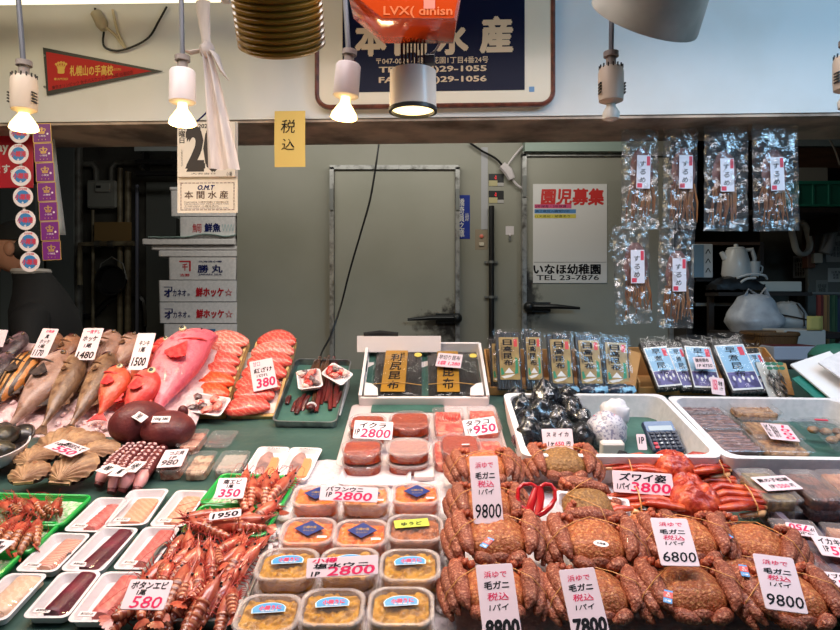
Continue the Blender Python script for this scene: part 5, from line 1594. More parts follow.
def hidaka(label, TL, TR, BL, h, group='gold labelled kelp packs'):
    m, W_, H_ = KP.frame(TL, TR, BL, h)
    o = thing('kelp_pack', label, 'kelp pack', m, group)
    obj('kelp', [plate(W_ * .12, H_ * .97, .003, -.02, -.001 - .002 * (i % 2), .001, 2, (i - 3.5) * W_ * .118, 0) for i in range(8)], M_KELP, o)
    lb = obj('label', plate(W_ * .78, H_ * .72, .002, -.0005, .001, 0, 3, .02 * W_, .03 * H_), M_HGOLD, o)
    obj('black_lettering', [ink(ch, -.04 * W_, (.30 - .115 * i) * H_, W_ * .34, H_ * .095, .03, z=.0016) for i, ch in enumerate('日高昆布')] + [ink('北\n海\n道\n産', -.27 * W_, .15 * H_, W_ * .08, H_ * .3, .0, z=.0016)], INK, lb, smooth=0)
    obj('red_seal', plate(W_ * .14, H_ * .13, .001, .001, .0016, 0, 3, .28 * W_, .29 * H_), M_HRED, lb)
    obj('white_triangle', [prism([(-.2 * W_, -.22 * H_), (.16 * W_, -.22 * H_), (-.02 * W_, -.13 * H_)], .001, .0016), prism([(-.33 * W_, -.28 * H_), (-.1 * W_, -.255 * H_), (.22 * W_, -.235 * H_), (.05 * W_, -.285 * H_), (-.2 * W_, -.31 * H_)], .001, .0014)], WHITEPAPER, lb, smooth=0)
    obj('green_band', [prism([(.2 * W_, -.24 * H_), (.34 * W_, -.22 * H_), (.34 * W_, .02 * H_), (.24 * W_, .05 * H_), (.24 * W_, -.1 * H_)], .001, .0019), prism([(-.33 * W_, -.26 * H_), (-.2 * W_, -.24 * H_), (-.27 * W_, -.13 * H_), (-.34 * W_, -.14 * H_)], .001, .0019)], M_HGREEN, lb, smooth=0)

    obj('film_bag', [grid(12, 20, lambda u, v: ((u - .5) * W_ * 1.1, (v - .5) * H_ * 1.06, .004 + .003 * ns(u * 7 + TL[0], v * 14, 1))), grid(12, 20, lambda u, v: ((u - .5) * W_ * 1.1, (v - .5) * H_ * 1.06, -.022 + .002 * ns(u * 7, v * 14, 5)))], PACKFILM, o, smooth=25)
    return o
hidaka('gold labelled kelp pack half hidden behind the leftmost upright pack', (489, 338), (508, 338), (488, 391), .004)
hidaka('gold labelled kelp pack, leftmost fully seen of the upright packs', (495, 331), (520, 331), (495, 390), .036)
hidaka('gold labelled kelp pack turned and leaning, second of the upright packs', (523, 331), (541, 331), (526, 390), .03)
hidaka('gold labelled kelp pack, middle of the upright packs', (546, 333), (571, 333), (551, 394), .032)
hidaka('gold labelled kelp pack, second from the right of the upright packs', (574, 334), (600, 334), (580, 394), .032)
hidaka('gold labelled kelp pack, rightmost of the upright packs beside the brown flap', (601, 336), (628, 337), (608, 394), .032)
for i, (px, lab) in enumerate(((565, 'left'), (594, 'middle'), (622, 'right'))):
    a = KP.hit(px, 390, .04)
    tag(obj('small_kelp_packet', xf(blob((0, 0, 0), .045, .022, .014, 14, 8, lambda d: 1 + .2 * ns(d.x * 3 + i, d.y * 3, d.z * 3)), Matrix.Rotation(math.atan(1.2), 4, 'X')), M('blue_black_film%d' % i, (40, 52, 70), .2, var=((140, 190, 220), 40, .52, .6), coat=.4), m=Matrix.Translation(a)),
        'blue black packet at the foot of the %s of the three right upright packs' % lab, 'packet')
# blue labelled packs
M_BL = M('blue_label_sky', (150, 196, 228), .3, coat=.3)
M_BP = M('blue_label_purple', (110, 104, 160), .3, var=((70, 62, 110), 40, .45, .55), coat=.3)
def blue_pack(label, TL, TR, BL, h, ftop=.86):
    m, W_, H_ = KB.frame(TL, TR, BL, h)
    o = thing('kelp_pack', label, 'kelp pack', m, 'blue labelled kelp packs')
    obj('kelp', [plate(W_ * .13, H_ * 1.22, .003, -.022, -.001 - .002 * (i % 2), .001, 2, (i - 3.5) * W_ * .135, .06 * H_) for i in range(8)], M_KELP, o)
    lb = obj('label', plate(W_, H_, .002, -.0004, .0008, 0, 3), WHITEPAPER, o)
    obj('sky_panel', plate(W_ * .92, H_ * .58, .001, .0008, .0012, 0, 3, 0, .18 * H_), M_BL, lb)
    obj('purple_panel', plate(W_ * .92, H_ * .34, .001, .0008, .0012, 0, 3, 0, -.29 * H_), M_BP, lb)
    obj('black_lettering', [ink(ch, -.04 * W_, (.37 - .175 * i) * H_, W_ * .36, H_ * .14, .01, .1, z=.0018) for i, ch in enumerate('早煮昆布')], INK, lb, smooth=0)
    obj('red_seal', plate(W_ * .17, H_ * .19, .001, .0012, .0018, 0, 3, .32 * W_, .34 * H_), M_LRED, lb)
    obj('white_figures', [blob(((i - 2) * .15 * W_, -.25 * H_ - .008 * (i % 2), .0015), .045 * W_, .055 * H_, .001, 8, 5) for i in range(5)], WHITEPAPER, lb)
    obj('film_bag', [grid(12, 20, lambda u, v: ((u - .5) * W_ * 1.22, (v - .44) * H_ * 1.36, .005 + .003 * ns(u * 7 + TL[0], v * 14, 1)))], PACKFILM, o, smooth=25)
    return o
blue_pack('blue labelled kelp pack, leftmost of the slanting packs', (643, 348), (666, 346), (651, 388), .045)
blue_pack('blue labelled kelp pack squeezed second from the left of the slanting packs', (667, 348), (682, 347), (676, 388), .02)
blue_pack('blue labelled kelp pack partly covered by two price cards', (684, 346), (710, 347), (708, 388), .03)
blue_pack('blue labelled kelp pack, fully seen rightmost of the large slanting packs', (714, 345.5), (743, 344), (744, 390), .05)
blue_pack('blue labelled kelp pack mostly hidden behind the rightmost slanting pack', (745, 354), (760, 353), (770, 390), .015)
card('price_card', 'white price card reading 徳用昆布 750 on the third blue labelled kelp pack', KB, (692.5, 357), (711, 357), (701, 369), h=.055, black=[('徳用昆布', .45, .28, .72, .32, {'bold': .03}), ('1P ¥750', .5, .72, .8, .26, {'bold': .015})])
card('price_card', 'slanting price card with pink sideways digits below the 750 card', KB, (710, 376.5), (723.5, 378.5), (721, 395), h=.06, black=[('早煮', .7, .35, .3, .26), ('1ケ', .74, .65, .24, .2)], red=[('1050', .3, .45, .34, .6, {'rot': 0})])
# brown flaps
for lab, TL, TR, BL in (('left flap of brown cardboard standing between the gold and blue kelp packs', (630, 350), (641, 353), (641, 392)), ('right flap of brown cardboard beside the small dried fish bag', (776, 362), (786, 363), (792, 395))):
    m, W_, H_ = KB.frame(TL, TR, BL, .03)
    tag(obj('cardboard_flap', plate(W_, H_, .003, -.003, 0, .001), M_CB, m=m), lab, 'cardboard flap')
# bag of dried sardines
m, W_, H_ = KB.frame((757, 360), (780, 360), (772, 397), .035)
o = thing('dried_fish_bag', 'clear bag of small black and white dried fish with green print at right', 'dried fish bag', m)
rnd = random.Random(3)
M_NIB = M('dried_sardine', (150, 142, 136), .35, var=((40, 36, 36), 80, .45, .55), coat=.2)
for i in range(20):
    x, y_, a_ = rnd.uniform(-.3, .3) * W_, rnd.uniform(-.42, .05) * H_, rnd.uniform(-.5, .5)
    obj('dried_sardine', mv(tube([(0, -.02, 0), (0, 0, .001), (0, .022, 0)], [.001, .0042, .001], 7, .6), x, y_, -.006 + .002 * (i % 4), a_), M_NIB, o)
obj('film_bag', [grid(10, 14, lambda u, v: ((u - .5) * W_, (v - .5) * H_, .01 + .006 * math.sin(PI * u) + .004 * ns(u * 8, v * 8)))], PACKFILM, o, smooth=25)
obj('back_film', [plate(W_, H_, .004, -.014, -.012, 0)], M('bag_white_back', (206, 206, 200), .5), o)
obj('green_print', [mv(blob((0, 0, 0), .010, .007, .001, 8, 5), (i % 3 - 1) * .26 * W_, (.18 + .12 * (i // 3)) * H_, .019) for i in range(6)], M('print_green', (40, 110, 80), .4), o)
# papers and green sheet at the right edge
PR = D.lean(830, 420, .8, .01)
for nm, lab, cat, TL, TR, BL, h, mt in (('green_sheet', 'teal green sheet folded under the white papers at the right edge', 'sheet', (792, 378), (870, 352), (838, 428), .03, M('teal_sheet', (30, 118, 104), .4)),
                                        ('white_board', 'large white sheet leaning at the right edge above the shell packs', 'sheet', (790, 364), (862, 340), (840, 418), .042, WHITEPAPER),
                                        ('white_board', 'narrow white foam edge lying highest at the right edge', 'foam strip', (818, 362), (852, 345), (856, 396), .075, FOAM)):
    m, W_, H_ = PR.frame(TL, TR, BL, h)
    tag(obj(nm, plate(W_, H_, .004, -.006, 0, .001), mt, m=m), lab, cat)
a = at(845, 355, 1.95)
tag(obj('green_cloth', blob((0, 0, 0), .1, .1, .035, 14, 8, lambda d: 1 + .15 * ns(d.x * 2, d.y * 2, d.z)), M('cloth_green', (28, 92, 76), .6), m=Matrix.Translation(a)), 'dark green cloth bundle at the right edge above the white sheets', 'cloth')

rnd = random.Random(31)
for i in range(70):
    px, py = rnd.uniform(-4, 182), rnd.uniform(402, 432)
    r = rnd.uniform(.005, .010)
    tag(obj('ice_lump', blob((0, 0, 0), r, r * .8, r * .7, 7, 5, lambda d: 1 + .35 * ns(d.x * 3 + i, d.y * 3, d.z * 3)), M_ICEP, m=MOUND.mat(px, py, .008, rnd.uniform(0, 3)), smooth=10), 'small pinkish lump of crushed ice below the whole fish', 'ice', 'loose ice lumps below the fish')

# ================================================================ MIDDLE ROW
# ---- scallops, dark shells
M_SCAL = M('scallop_shell', (192, 154, 116), .5, var=((138, 98, 70), 36, .35, .65), bump=(120, .4))
M_SCALD = M('scallop_shell_dark', (96, 52, 48), .5, var=((60, 34, 34), 36, .35, .65), bump=(120, .4))
def scallop(label, px, py, rpx, h, yaw, pitch=0.0):
    m = D.mat(px, py, h, yaw, pitch)
    r = rpx * m.translation.y / F
    o = thing('scallop', label, 'scallop', m, 'scallops heaped beside the octopus')
    def valve(sgn, k, name, mat):
        nu, nv = 96, 12                       # rays run from the hinge point to the round rim
        vs, fs = [], []
        for j in range(nv + 1):
            t = (j / nv) ** .8
            for i in range(nu + 1):
                q = -PI / 2 + R(24) + R(312) * i / nu
                bx, by = r * math.cos(q), r * math.sin(q)
                rib = math.cos(math.atan2(bx, by + .9 * r) * 26)
                x, y_ = bx * t, -.9 * r + (by + .9 * r) * t
                dd = min(1, (x * x + y_ * y_) / (r * r))
                vs.append((x, y_, sgn * (r * k * max(0, 1 - dd ** 1.3) ** .7 + .0026 * rib * min(1, t * 1.4) + .002)))
        for j in range(nv):
            for i in range(nu):
                a = j * (nu + 1) + i
                q = (a, a + 1, a + nu + 2, a + nu + 1)
                fs.append(q if sgn < 0 else q[::-1])
        obj(name, [(vs, fs)], mat, o, smooth=80)
    valve(1, .30, 'upper_valve', M_SCAL)
    valve(-1, .2, 'lower_valve', M_SCALD)
    obj('hinge_ear', [prism([(-.46 * r, -.98 * r), (.46 * r, -.98 * r), (.40 * r, -.70 * r), (-.40 * r, -.70 * r)], -.002, .004)], M_SCAL, o)
    return o
scallop('large scallop at the back of the heap behind the 550 price card', 62, 443, 25, .02, 0, .2)
scallop('scallop at the right back of the heap touching the octopus', 100, 450, 19, .03, -.5)
scallop('wide scallop in the left middle of the heap, under the small front one', 37, 456, 21, .035, .1)
scallop('small pale scallop at the left front of the heap', 30, 473, 19, .045, .2, .1)
scallop('front right scallop with strong ribs fanning upwards below the price card', 74, 468, 24, .04, -.15, .25)
scallop('brown scallop lying under the price card', 84, 442, 20, .025, -.3)
for i, (px, py, r_, lab) in enumerate(((22, 434, 12, 'round dark shell standing on the ice left of the scallops'), (2, 431, 10, 'grey dark shell at the left edge above the white bowl'))):
    m = D.mat(px, py, .06, 0, .6)
    r = r_ * m.translation.y / F
    o = thing('dark_shell', lab, 'shell', m)
    obj('shell', blob((0, 0, 0), r, r * .95, r * .5, 22, 10, lambda d: 1 + .03 * math.sin(d.z * 30)), M('dark_shell%d' % i, (40, 30, 28) if i == 0 else (96, 84, 78), .35, var=((26, 20, 20), 30, .4, .6), coat=.3), o)
    obj('lip', loop_tube(rr(1.9 * r, 1.8 * r, .9 * r, 0, 6), .003), M('shell_lip%d' % i, (72, 56, 48), .4), o)
m = D.mat(-16, 466, .01)
o = thing('white_bowl', 'white bowl of dark green shells cut off by the left edge', 'bowl', m)
obj('bowl', lathe([(.05, 0), (.085, .02), (.1, .05), (.096, .05), (.08, .022), (.04, .006)], 32), WHITE, o)
M_ABAL = M('green_black_shell', (66, 58, 40), .35, var=((30, 28, 24), 40, .4, .6), bump=(80, .6), coat=.3)
for i, (x, y_, z) in enumerate(((-.04, .02, .055), (.03, .03, .06), (.0, -.03, .06), (.045, -.02, .05), (-.045, -.03, .055))):
    tag(obj('abalone', blob((0, 0, 0), .042, .03, .022, 20, 10, lambda d: 1 + .06 * math.sin(d.x * 14 + i)), M_ABAL, m=m @ T(x, y_, z) @ Matrix.Rotation(i * 1.1, 4, 'Z')), 'dark green ridged shell heaped in the white bowl at the left edge', 'shell', 'dark green shells in the white bowl')
card('price_card', 'white price card for scallops with pink 550 lying on the shells', D, (63, 439), (90.5, 448.5), (43.5, 447), h=.075, black=[('殻ほたて', .62, .27, .66, .34, {'bold': .035}), ('1枚', .22, .42, .3, .24, {'bold': .03})], red=[('550', .60, .72, .66, .42, {'bold': .03})])

# ---- octopus
M_OCT = M('octopus_maroon', (112, 44, 42), .5, var=((84, 28, 32), 22, .35, .65), bump=(160, .35), coat=.05)
M_OCTP = M('octopus_pink', (226, 158, 156), .35, coat=.2)
M_SUCK = M('octopus_sucker', (232, 188, 184), .4)
TAGM = M('tag_paper', (240, 226, 224), .5)
o = thing('octopus', 'boiled maroon octopus head, left one with a slanting white tag', 'octopus', D.mat(141, 433, .03))
k = o.matrix_world.translation.y / F
obj('mantle', mv(blob((0, 0, .028), 21 * k, 30 * k, .054, 32, 20, lambda d: 1 + .06 * ns(d.x * 1.5, d.y * 1.5, d.z * 1.5) - .10 * max(0, -d.y)), -.008, 0, 0, R(-38)), M_OCT, o, smooth=80)
tA = o
o = thing('octopus', 'boiled maroon octopus head, right one with a level white tag', 'octopus', D.mat(168, 431, .042))
obj('mantle', mv(blob((0, 0, .004), 26 * k, 24 * k, .044, 32, 20, lambda d: 1 + .06 * ns(d.x * 1.5 + 4, d.y * 1.5, d.z * 1.5)), 0, 0, 0, R(-8)), M_OCT, o, smooth=80)
obj('funnel', mv(blob((0, 0, 0), .014, .014, .018, 10, 7), .012, .075, .02), M_OCT, o)
def tentacle(label, pts, r0, r1):
    P = [D.hit(x, y_, h) for x, y_, h in pts]
    c = P[0]
    o = thing('octopus_tentacle', label, 'octopus tentacle', Matrix.Translation(c), 'boiled octopus tentacles')
    Q = [p - c for p in P]
    def cat(t):
        f = t * (len(Q) - 1)
        i = min(int(f), len(Q) - 2)
        return Q[i].lerp(Q[i + 1], f - i)
    n = 22
    obj('arm', tube([cat(i / n) for i in range(n + 1)], [r1 + (r0 - r1) * (1 - abs(2 * i / n - .8)) for i in range(n + 1)], 12), M_OCT, o, smooth=80)
    tip = [cat(.60 + .40 * i / 6) + Vector((0, 0, .002)) for i in range(7)]
    obj('cut_end', tube(tip, [r0 * .80, r0 * .95, r0 * .97, r0 * .90, r0 * .80, r0 * .62, r0 * .30], 12), M_OCTP, o, smooth=80)
    for i in range(9):
        p = cat(.03 + .57 * i / 8) + D.n * (r1 + (r0 - r1) * (1 - abs(2 * (.03 + .57 * i / 8) - .8))) * .88
        for s in (-1, 1):
            q = Matrix.Translation(p + Vector((s * .0056, 0, -.0008))) @ Matrix.Rotation(math.atan(SLOPE), 4, 'X')
            obj('sucker', xf(lathe([(.0050, -.003), (.0052, .0010), (.0040, .0020), (.0020, .0004)], 9), q), M_SUCK, o)
    return o
tentacle('octopus tentacle with pale suckers, outermost on the scallop side', [(132, 446, .02), (116, 460, .03), (104, 474, .028), (98, 486, .012)], .015, .010)
tentacle('octopus tentacle, second from the scallops with a pink cut end', [(143, 445, .03), (126, 462, .04), (117, 476, .034), (111, 493, .012)], .015, .010)
tentacle('octopus tentacle, second from the clear packs with a pink cut end', [(154, 446, .03), (138, 464, .04), (128, 478, .034), (121, 492, .012)], .015, .010)
tentacle('octopus tentacle beside the clear packs with a pink cut end', [(165, 446, .02), (151, 464, .028), (142, 478, .026), (136, 491, .012)], .015, .010)
def price_tag(label, pl, TL, TR, BL, h, txt):
    return card('price_tag', label, pl, TL, TR, BL, h=h, mat=TAGM, black=txt, cat='price tag', group=None, r=.001)
price_tag('small tag lying diagonally on the left octopus head', D.lean(138, 418, .8, .09), (130, 416), (137.5, 410), (138.3, 425), .0, [('1480', .5, .5, .7, .3)])
price_tag('small level tag on the right octopus head', D.lean(162, 419, 1.0, .085), (153, 416), (171, 416), (151, 422.5), .004, [('100g 380', .5, .5, .8, .5)])
price_tag('tilted small tag leftmost on the octopus tentacles', D, (110, 463), (121, 466), (103.5, 473), .055, [('980', .5, .5, .5, .5)])
price_tag('small tag in the middle of the octopus tentacles', D, (118, 467), (132, 468), (116, 476), .054, [('尾', .5, .5, .3, .6)])
price_tag('upright small tag rightmost on the octopus tentacles', D, (135, 461), (147, 461.5), (133, 472), .054, [('680', .5, .4, .6, .4), ('円', .5, .75, .3, .25)])

# ---- clear packs
def clear_pack(name, label, pl, TL, TR, BL, h, d, fill, cat='pack', group=None, lidmat=None, tubmat=None, fillh=.65, bumps=.003, r=.18, lid=True, fsc=60, insert=None, ridges=0):
    """lidded tub: tub, contents, lid; the lid's top is at height h above the plane"""
    m, W_, H_ = pl.frame(TL, TR, BL, h)
    o = thing(name, label, cat, m, group)
    r_ = min(W_, H_) * r
    obj('tub', xf(tray(W_ * .96, H_ * .95, d, r_, .0015, .006, .001, .0012), T(0, 0, -d)), tubmat or CLEAR, o)
    wi, hi = W_ * .96 - .010, H_ * .95 - .010
    zt = -d + d * fillh
    ee = 6 if r < .3 else 3
    def f(u, v):
        a, b = (u - .5) * 2, (v - .5) * 2
        e_ = (abs(a) ** ee + abs(b) ** ee)
        k = 1.0 if e_ < 1 else e_ ** (-1 / ee)
        return (a * wi / 2 * k, b * hi / 2 * k, zt - (.006 if max(abs(a), abs(b)) > .98 else 0) + bumps * (ns(u * W_ * fsc * 5, v * H_ * fsc * 5, W_ * 50) + .6 * ns(u * W_ * fsc * 11, v * H_ * fsc * 11, 3) + (1.2 * math.sin(v * ridges * 6.3 + 1.5 * ns(u * 4, v * 3, 7)) if ridges else 0)))
    if fill:
        obj('contents', [grid(30, 40 if ridges else 24, f, d * fillh * .7)], fill, o, smooth=60)
    if insert:
        insert(o, W_, H_, zt)
    if lid:
        obj('lid', [loft([rr(W_, H_, r_, -.006, 5), rr(W_, H_, r_, -.002, 5), rr(W_ - .004, H_ - .004, r_, 0, 5), rr(W_ - .012, H_ - .012, r_, 0, 5), rr(W_ - .017, H_ - .017, r_, -.0022, 5)], c0=False)], lidmat or CLEAR, o)
    return o
M_CLAM = M('pale_shellfish', (206, 176, 150), .4, var=((150, 112, 92), 60, .4, .6), bump=(120, .4), coat=.3)
M_CLAM2 = M('pinkish_shellfish', (214, 160, 140), .4, var=((170, 92, 72), 60, .45, .6), bump=(120, .4), coat=.3)
M_ORG = M('ikura_roe', (172, 66, 2), .3, var=((140, 28, 4), 160, .4, .6), bump=(260, .8), coat=.05, spec=.25)
clear_pack('clear_pack', 'clear lidded pack of shellfish just right of the octopus heads', D, (189, 428.5), (211, 428.5), (168, 446), .03, .024, M_CLAM2)
clear_pack('clear_pack', 'clear lidded pack of shellfish under the 980 price card', D, (167, 452), (192, 451), (146, 472), .028, .024, M_CLAM2)
clear_pack('clear_pack', 'clear lidded pack of pale shellfish right of the 980 price card', D, (194, 450.5), (219, 450), (178, 472), .028, .024, M_CLAM)
clear_pack('clear_pack', 'clear lidded pack of grey shellfish beside the two white fish trays', D, (223, 450), (252, 450), (209, 470), .028, .022, M('grey_shellfish', (170, 160, 150), .4, bump=(90, .6)))
clear_pack('clear_pack', 'empty looking clear pack lid behind the two shellfish packs', D, (213, 430), (240, 430), (200, 446), .012, .010, None)
card('price_card', 'white price card for つぶ貝 980 lying on a clear pack beside the tentacles', D, (165.5, 450), (189, 448.5), (152.5, 468), h=.036, black=[('つぶ貝', .56, .24, .6, .22), ('1P', .5, .5, .28, .16), ('980', .46, .76, .66, .28, {'bold': .02})])

def fish_slices(kind):
    def f(o, W_, H_, z):
        obj('fish_fillet', mv(loft([[(x * W_ * .5, (t - .5) * H_ * .7, z + zz) for x, zz in ((-.5 * w_, 0), (-.45 * w_, .006), (0, .010), (.45 * w_, .006), (.5 * w_, 0))] for t, w_ in ((0, .35), (.2, .8), (.5, .95), (.8, .9), (1, .5))]), -.06 * W_, 0, 0, .06), M('fillet_grey%d' % kind, (196, 150, 140), .35, var=((140, 108, 106), 30, .4, .6), coat=.3), o)
        obj('orange_slice', mv(loft([[(x * W_ * .16, (t - .5) * H_ * .55, z + zz) for x, zz in ((-1, 0), (-.8, .007), (.8, .007), (1, 0))] for t in (0, .5, 1)]), .2 * W_, -.08 * H_, 0, .1), M('slice_orange%d' % kind, (240, 150, 96), .35, coat=.3), o)
        obj('price_sticker', plate(.024, .012, .001, .002, .003, 0, 3, -.15 * W_, -H_ * .42), TAGM, o)
        obj('black_lettering', [ink('680', -.15 * W_, -H_ * .42, .018, .008, .02, .1, z=.0034), ink('かれい', 0, H_ * .43, W_ * .4, .008, .02, z=.002)], INK, o, smooth=0)
    return f
film_tray('fish_tray', 'white foam tray of grey fish and orange slice, left of the pair on the mat', D, (259, 446.5), (290.5, 447), (243, 478), .016, .014, fish_slices(0), group='two white fish trays on the mat')
film_tray('fish_tray', 'white foam tray of grey fish and orange slice, right of the pair on the mat', D, (291.5, 447), (323, 448), (279, 479), .016, .014, fish_slices(1), group='two white fish trays on the mat')

# ---- salmon roe and cod roe packs on white paper
m, W_, H_ = D.frame((352, 404), (494, 404), (338, 466), .008)
tag(obj('white_tray_liner', plate(W_, H_, .02, -.006, 0, .002), M('liner_plastic', (206, 190, 190), .5), m=m), 'white plastic tray under the salmon roe and cod roe packs', 'tray')
m2, W2, H2 = D.frame((372, 405), (444, 405), (368, 412), .011)
tag(obj('green_sheet', plate(W2, H2, .004, -.001, .0005, 0), M_MATL, m=m2), 'strip of green sheet behind the salmon roe packs', 'sheet')
G_ = 'salmon roe packs in stacks of two'
FROSTC = film('thin_frosted_plastic', (240, 226, 222), .12, .2)
def roe_stack(desc, TL, TR, BL, h, fill, dots=False):
    d = .026
    for lev in (0, 1):
        hh = h - (1 - lev) * (d + .003)
        dy = (1 - lev) * 12
        clear_pack('salmon_roe_pack', ('lower' if lev == 0 else 'upper') + ' salmon roe pack of the ' + desc, D, (TL[0], TL[1] + dy), (TR[0], TR[1] + dy), (BL[0], BL[1] + dy), hh, d, fill, 'roe pack', G_, FROST if dots else CLEAR, FROSTC, .85, .0012, .42)
roe_stack('front left stack by the green mat', (343, 438), (385, 438), (339, 456), .060, M_ORG)
roe_stack('back left stack under the 2800 card', (350, 413), (388, 413), (346, 430), .056, M_ORG)
roe_stack('back middle stack behind the frosted lid', (389, 410), (431, 410), (387, 429), .060, M_ORG)
roe_stack('front middle stack with the frosted lid', (387, 437), (431, 437), (385, 455), .060, M_ORG, True)
M_TARA = M('cod_roe', (204, 66, 56), .3, var=((240, 140, 116), 50, .4, .6), bump=(140, .5), coat=.05, spec=.25)
M_TARB = M('cod_roe_paste', (158, 62, 32), .3, var=((160, 56, 36), 120, .4, .6), bump=(220, .7), coat=.05, spec=.25)
def roe_rows(o, W_, H_, zt):
    for i in range(9):
        obj('roe_sac', mv(blob((0, 0, 0), W_ * .045, H_ * .16, .006, 8, 6), (i - 4) * W_ * .088, H_ * .14, zt + .003), M_REDF, o)
clear_pack('cod_roe_pack', 'clear square pack with rows of red cod roe, left of the back pair', D, (432, 407), (463, 407), (431, 432), .035, .028, M_TARA, 'roe pack', None, CLEAR, CLEAR, .7, .002, .1, insert=roe_rows)
clear_pack('cod_roe_pack', 'clear square pack of pink cod roe behind the 950 card', D, (466, 406), (496, 406), (467, 430), .035, .028, M_TARA, 'roe pack', None, CLEAR, CLEAR, .7, .002, .1)
clear_pack('cod_roe_pack', 'clear square pack of cod roe under the rounded roe pack', D, (431, 436), (467, 436), (429, 463), .032, .028, M_TARA, 'roe pack', None, CLEAR, CLEAR, .7, .002, .1)
clear_pack('cod_roe_pack', 'clear square pack of cod roe right of the rounded roe pack', D, (470, 436), (502, 436), (471, 462), .032, .028, M_TARA, 'roe pack', None, CLEAR, CLEAR, .7, .002, .1)
o = clear_pack('cod_roe_pack', 'rounded lidded pack of red brown roe with a small white sticker', D, (438, 432), (479, 432), (434, 456), .060, .024, M_TARB, 'roe pack', None, CLEAR, FROSTC, .85, .0012, .42)
obj('price_sticker', mv(plate(.018, .005, .001, 0, .0008, 0), .012, -.008, .001, .1), TAGM, o)
card('price_card', 'white price card イクラ 2800 propped on the salmon roe packs', D.lean(372, 429, 1.2, .055), (355, 420), (393.5, 422), (350.5, 438), black=[('イクラ', .48, .25, .68, .3), ('1P', .1, .64, .12, .32)], red=[('2800', .57, .68, .76, .46, {'bold': .02})])
card('price_card', 'white price card タラコ 950 propped on the square cod roe packs', D.lean(480, 427, 1.1, .045), (462, 420.5), (494, 416), (467, 437), black=[('タラコ', .45, .24, .72, .3), ('1P', .16, .68, .14, .26)], red=[('950', .62, .66, .66, .46, {'bold': .03})])
film_tray('empty_tray', 'white film wrapped tray between the salmon roe and the sea urchin packs', D, (344, 464), (412, 465), (334, 484), .016, .012, lambda o, W_, H_, z: None)
tag(obj('paper_box', plate(.045, .05, .004, -.012, 0, .002), M('box_pinkish', (232, 214, 210), .6), m=D.mat(424, 471, .016)), 'small pale cardboard lid beside the film wrapped empty tray', 'box')

# ---- foam boxes in the middle right
def foam_tub(label, TL, TR, BL, h, d, wall):
    m, W_, H_ = D.frame(TL, TR, BL, h)
    o = thing('foam_tub', label, 'foam box', m, 'open white foam boxes on the counter')
    obj('body', xf(loft([rr(W_ - .02, H_ - .02, .02, 0, 6), rr(W_, H_, .024, d - .006, 6), rr(W_, H_, .024, d, 6), rr(W_ - 2 * wall, H_ - 2 * wall, .035, d, 6), rr(W_ - 2 * wall - .02, H_ - 2 * wall - .02, .03, .012, 6)]), T(0, 0, -d)), FOAM, o)
    obj('green_liner', xf(grid(8, 8, lambda u, v: ((u - .5) * (W_ - 2 * wall - .024), (v - .5) * (H_ - 2 * wall - .024), .014 + .003 * ns(u * 7, v * 7, W_))), T(0, 0, -d)), M_MATL, o)
    return o, m, W_, H_
o, mA, WA, HA = foam_tub('open white foam box of black squid with a calculator in its right end', (503, 393), (662, 394), (518, 456), .075, .072, .014)
o, mB, WB, HB = foam_tub('open white foam box of dried squid and shell packs at right', (666, 396), (838, 398), (708, 458), .075, .072, .014)
M_INK = M('ink_squid', (22, 22, 26), .22, var=((70, 70, 76), 60, .56, .68), bump=(60, .9), coat=.6)
for i, (px, py, r_, h) in enumerate(((517, 401, 15, .03), (521, 410, 17, .04), (545, 399, 20, .065), (566, 403, 18, .045), (528, 424, 16, .05), (541, 416, 17, .06), (557, 420, 15, .055), (572, 411, 15, .05), (582, 421, 14, .045), (529, 438, 18, .055), (583, 437, 16, .045), (566, 434, 15, .045), (548, 432, 14, .045))):
    m = D.mat(px, py, h, i * .7)
    k = m.translation.y / F
    o = thing('black_squid', 'tallest film wrapped black squid at the back of the foam box' if i == 2 else 'film wrapped black squid heaped in the white foam box', 'squid', m, None if i == 2 else 'film wrapped black squid')
    obj('squid', blob((0, 0, 0), r_ * k * .88, r_ * k * .72, r_ * k * .95, 22, 14, lambda d: 1 + .22 * ns(d.x * 2.4 + i, d.y * 2.4, d.z * 2.4) - .2 * max(0, d.z) * abs(d.x)), M_INK, o, smooth=50)
    obj('film', blob((0, 0, .001), r_ * k * .90, r_ * k * .74, r_ * k * .98, 18, 12, lambda d: 1.02 + .25 * ns(d.x * 2.4 + i, d.y * 2.4, d.z * 2.4) - .2 * max(0, d.z) * abs(d.x)), PACKFILM, o, smooth=20)
card('price_card', 'printed white price card スミイカ 650 standing in the black squid box', D.lean(556, 450, 2.2, .055), (541.5, 429), (572, 428.6), (543, 450), black=[('ス ミ イ カ', .5, .27, .72, .2), ('1ヶ', .27, .72, .2, .2), ('円', .83, .72, .13, .2)], red=[('650', .54, .72, .28, .2, {'bold': .03})])
m = D.mat(607, 428, .06)
o = thing('speckled_bag', 'clear bag with red and blue speckles holding pale lumps in the foam box', 'bag', m)
M_SPK = M('speckled_film', (206, 202, 208), .35, var=((140, 138, 160), 150, .50, .57), bump=(40, .6))
k = m.translation.y / F
obj('bag', blob((0, 0, -.01), 20 * k, 20 * k, .055, 24, 14, lambda d: 1 + .16 * ns(d.x * 2, d.y * 2, d.z * 2)), M_SPK, o, smooth=60)
obj('white_bag_top', blob((.022, .02, .03), 15 * k, 14 * k, .035, 20, 12, lambda d: 1 + .3 * ns(d.x * 2 + 3, d.y * 2, d.z * 2)), M('bag_white_film', (230, 226, 228), .3, bump=(50, .7)), o, smooth=60)
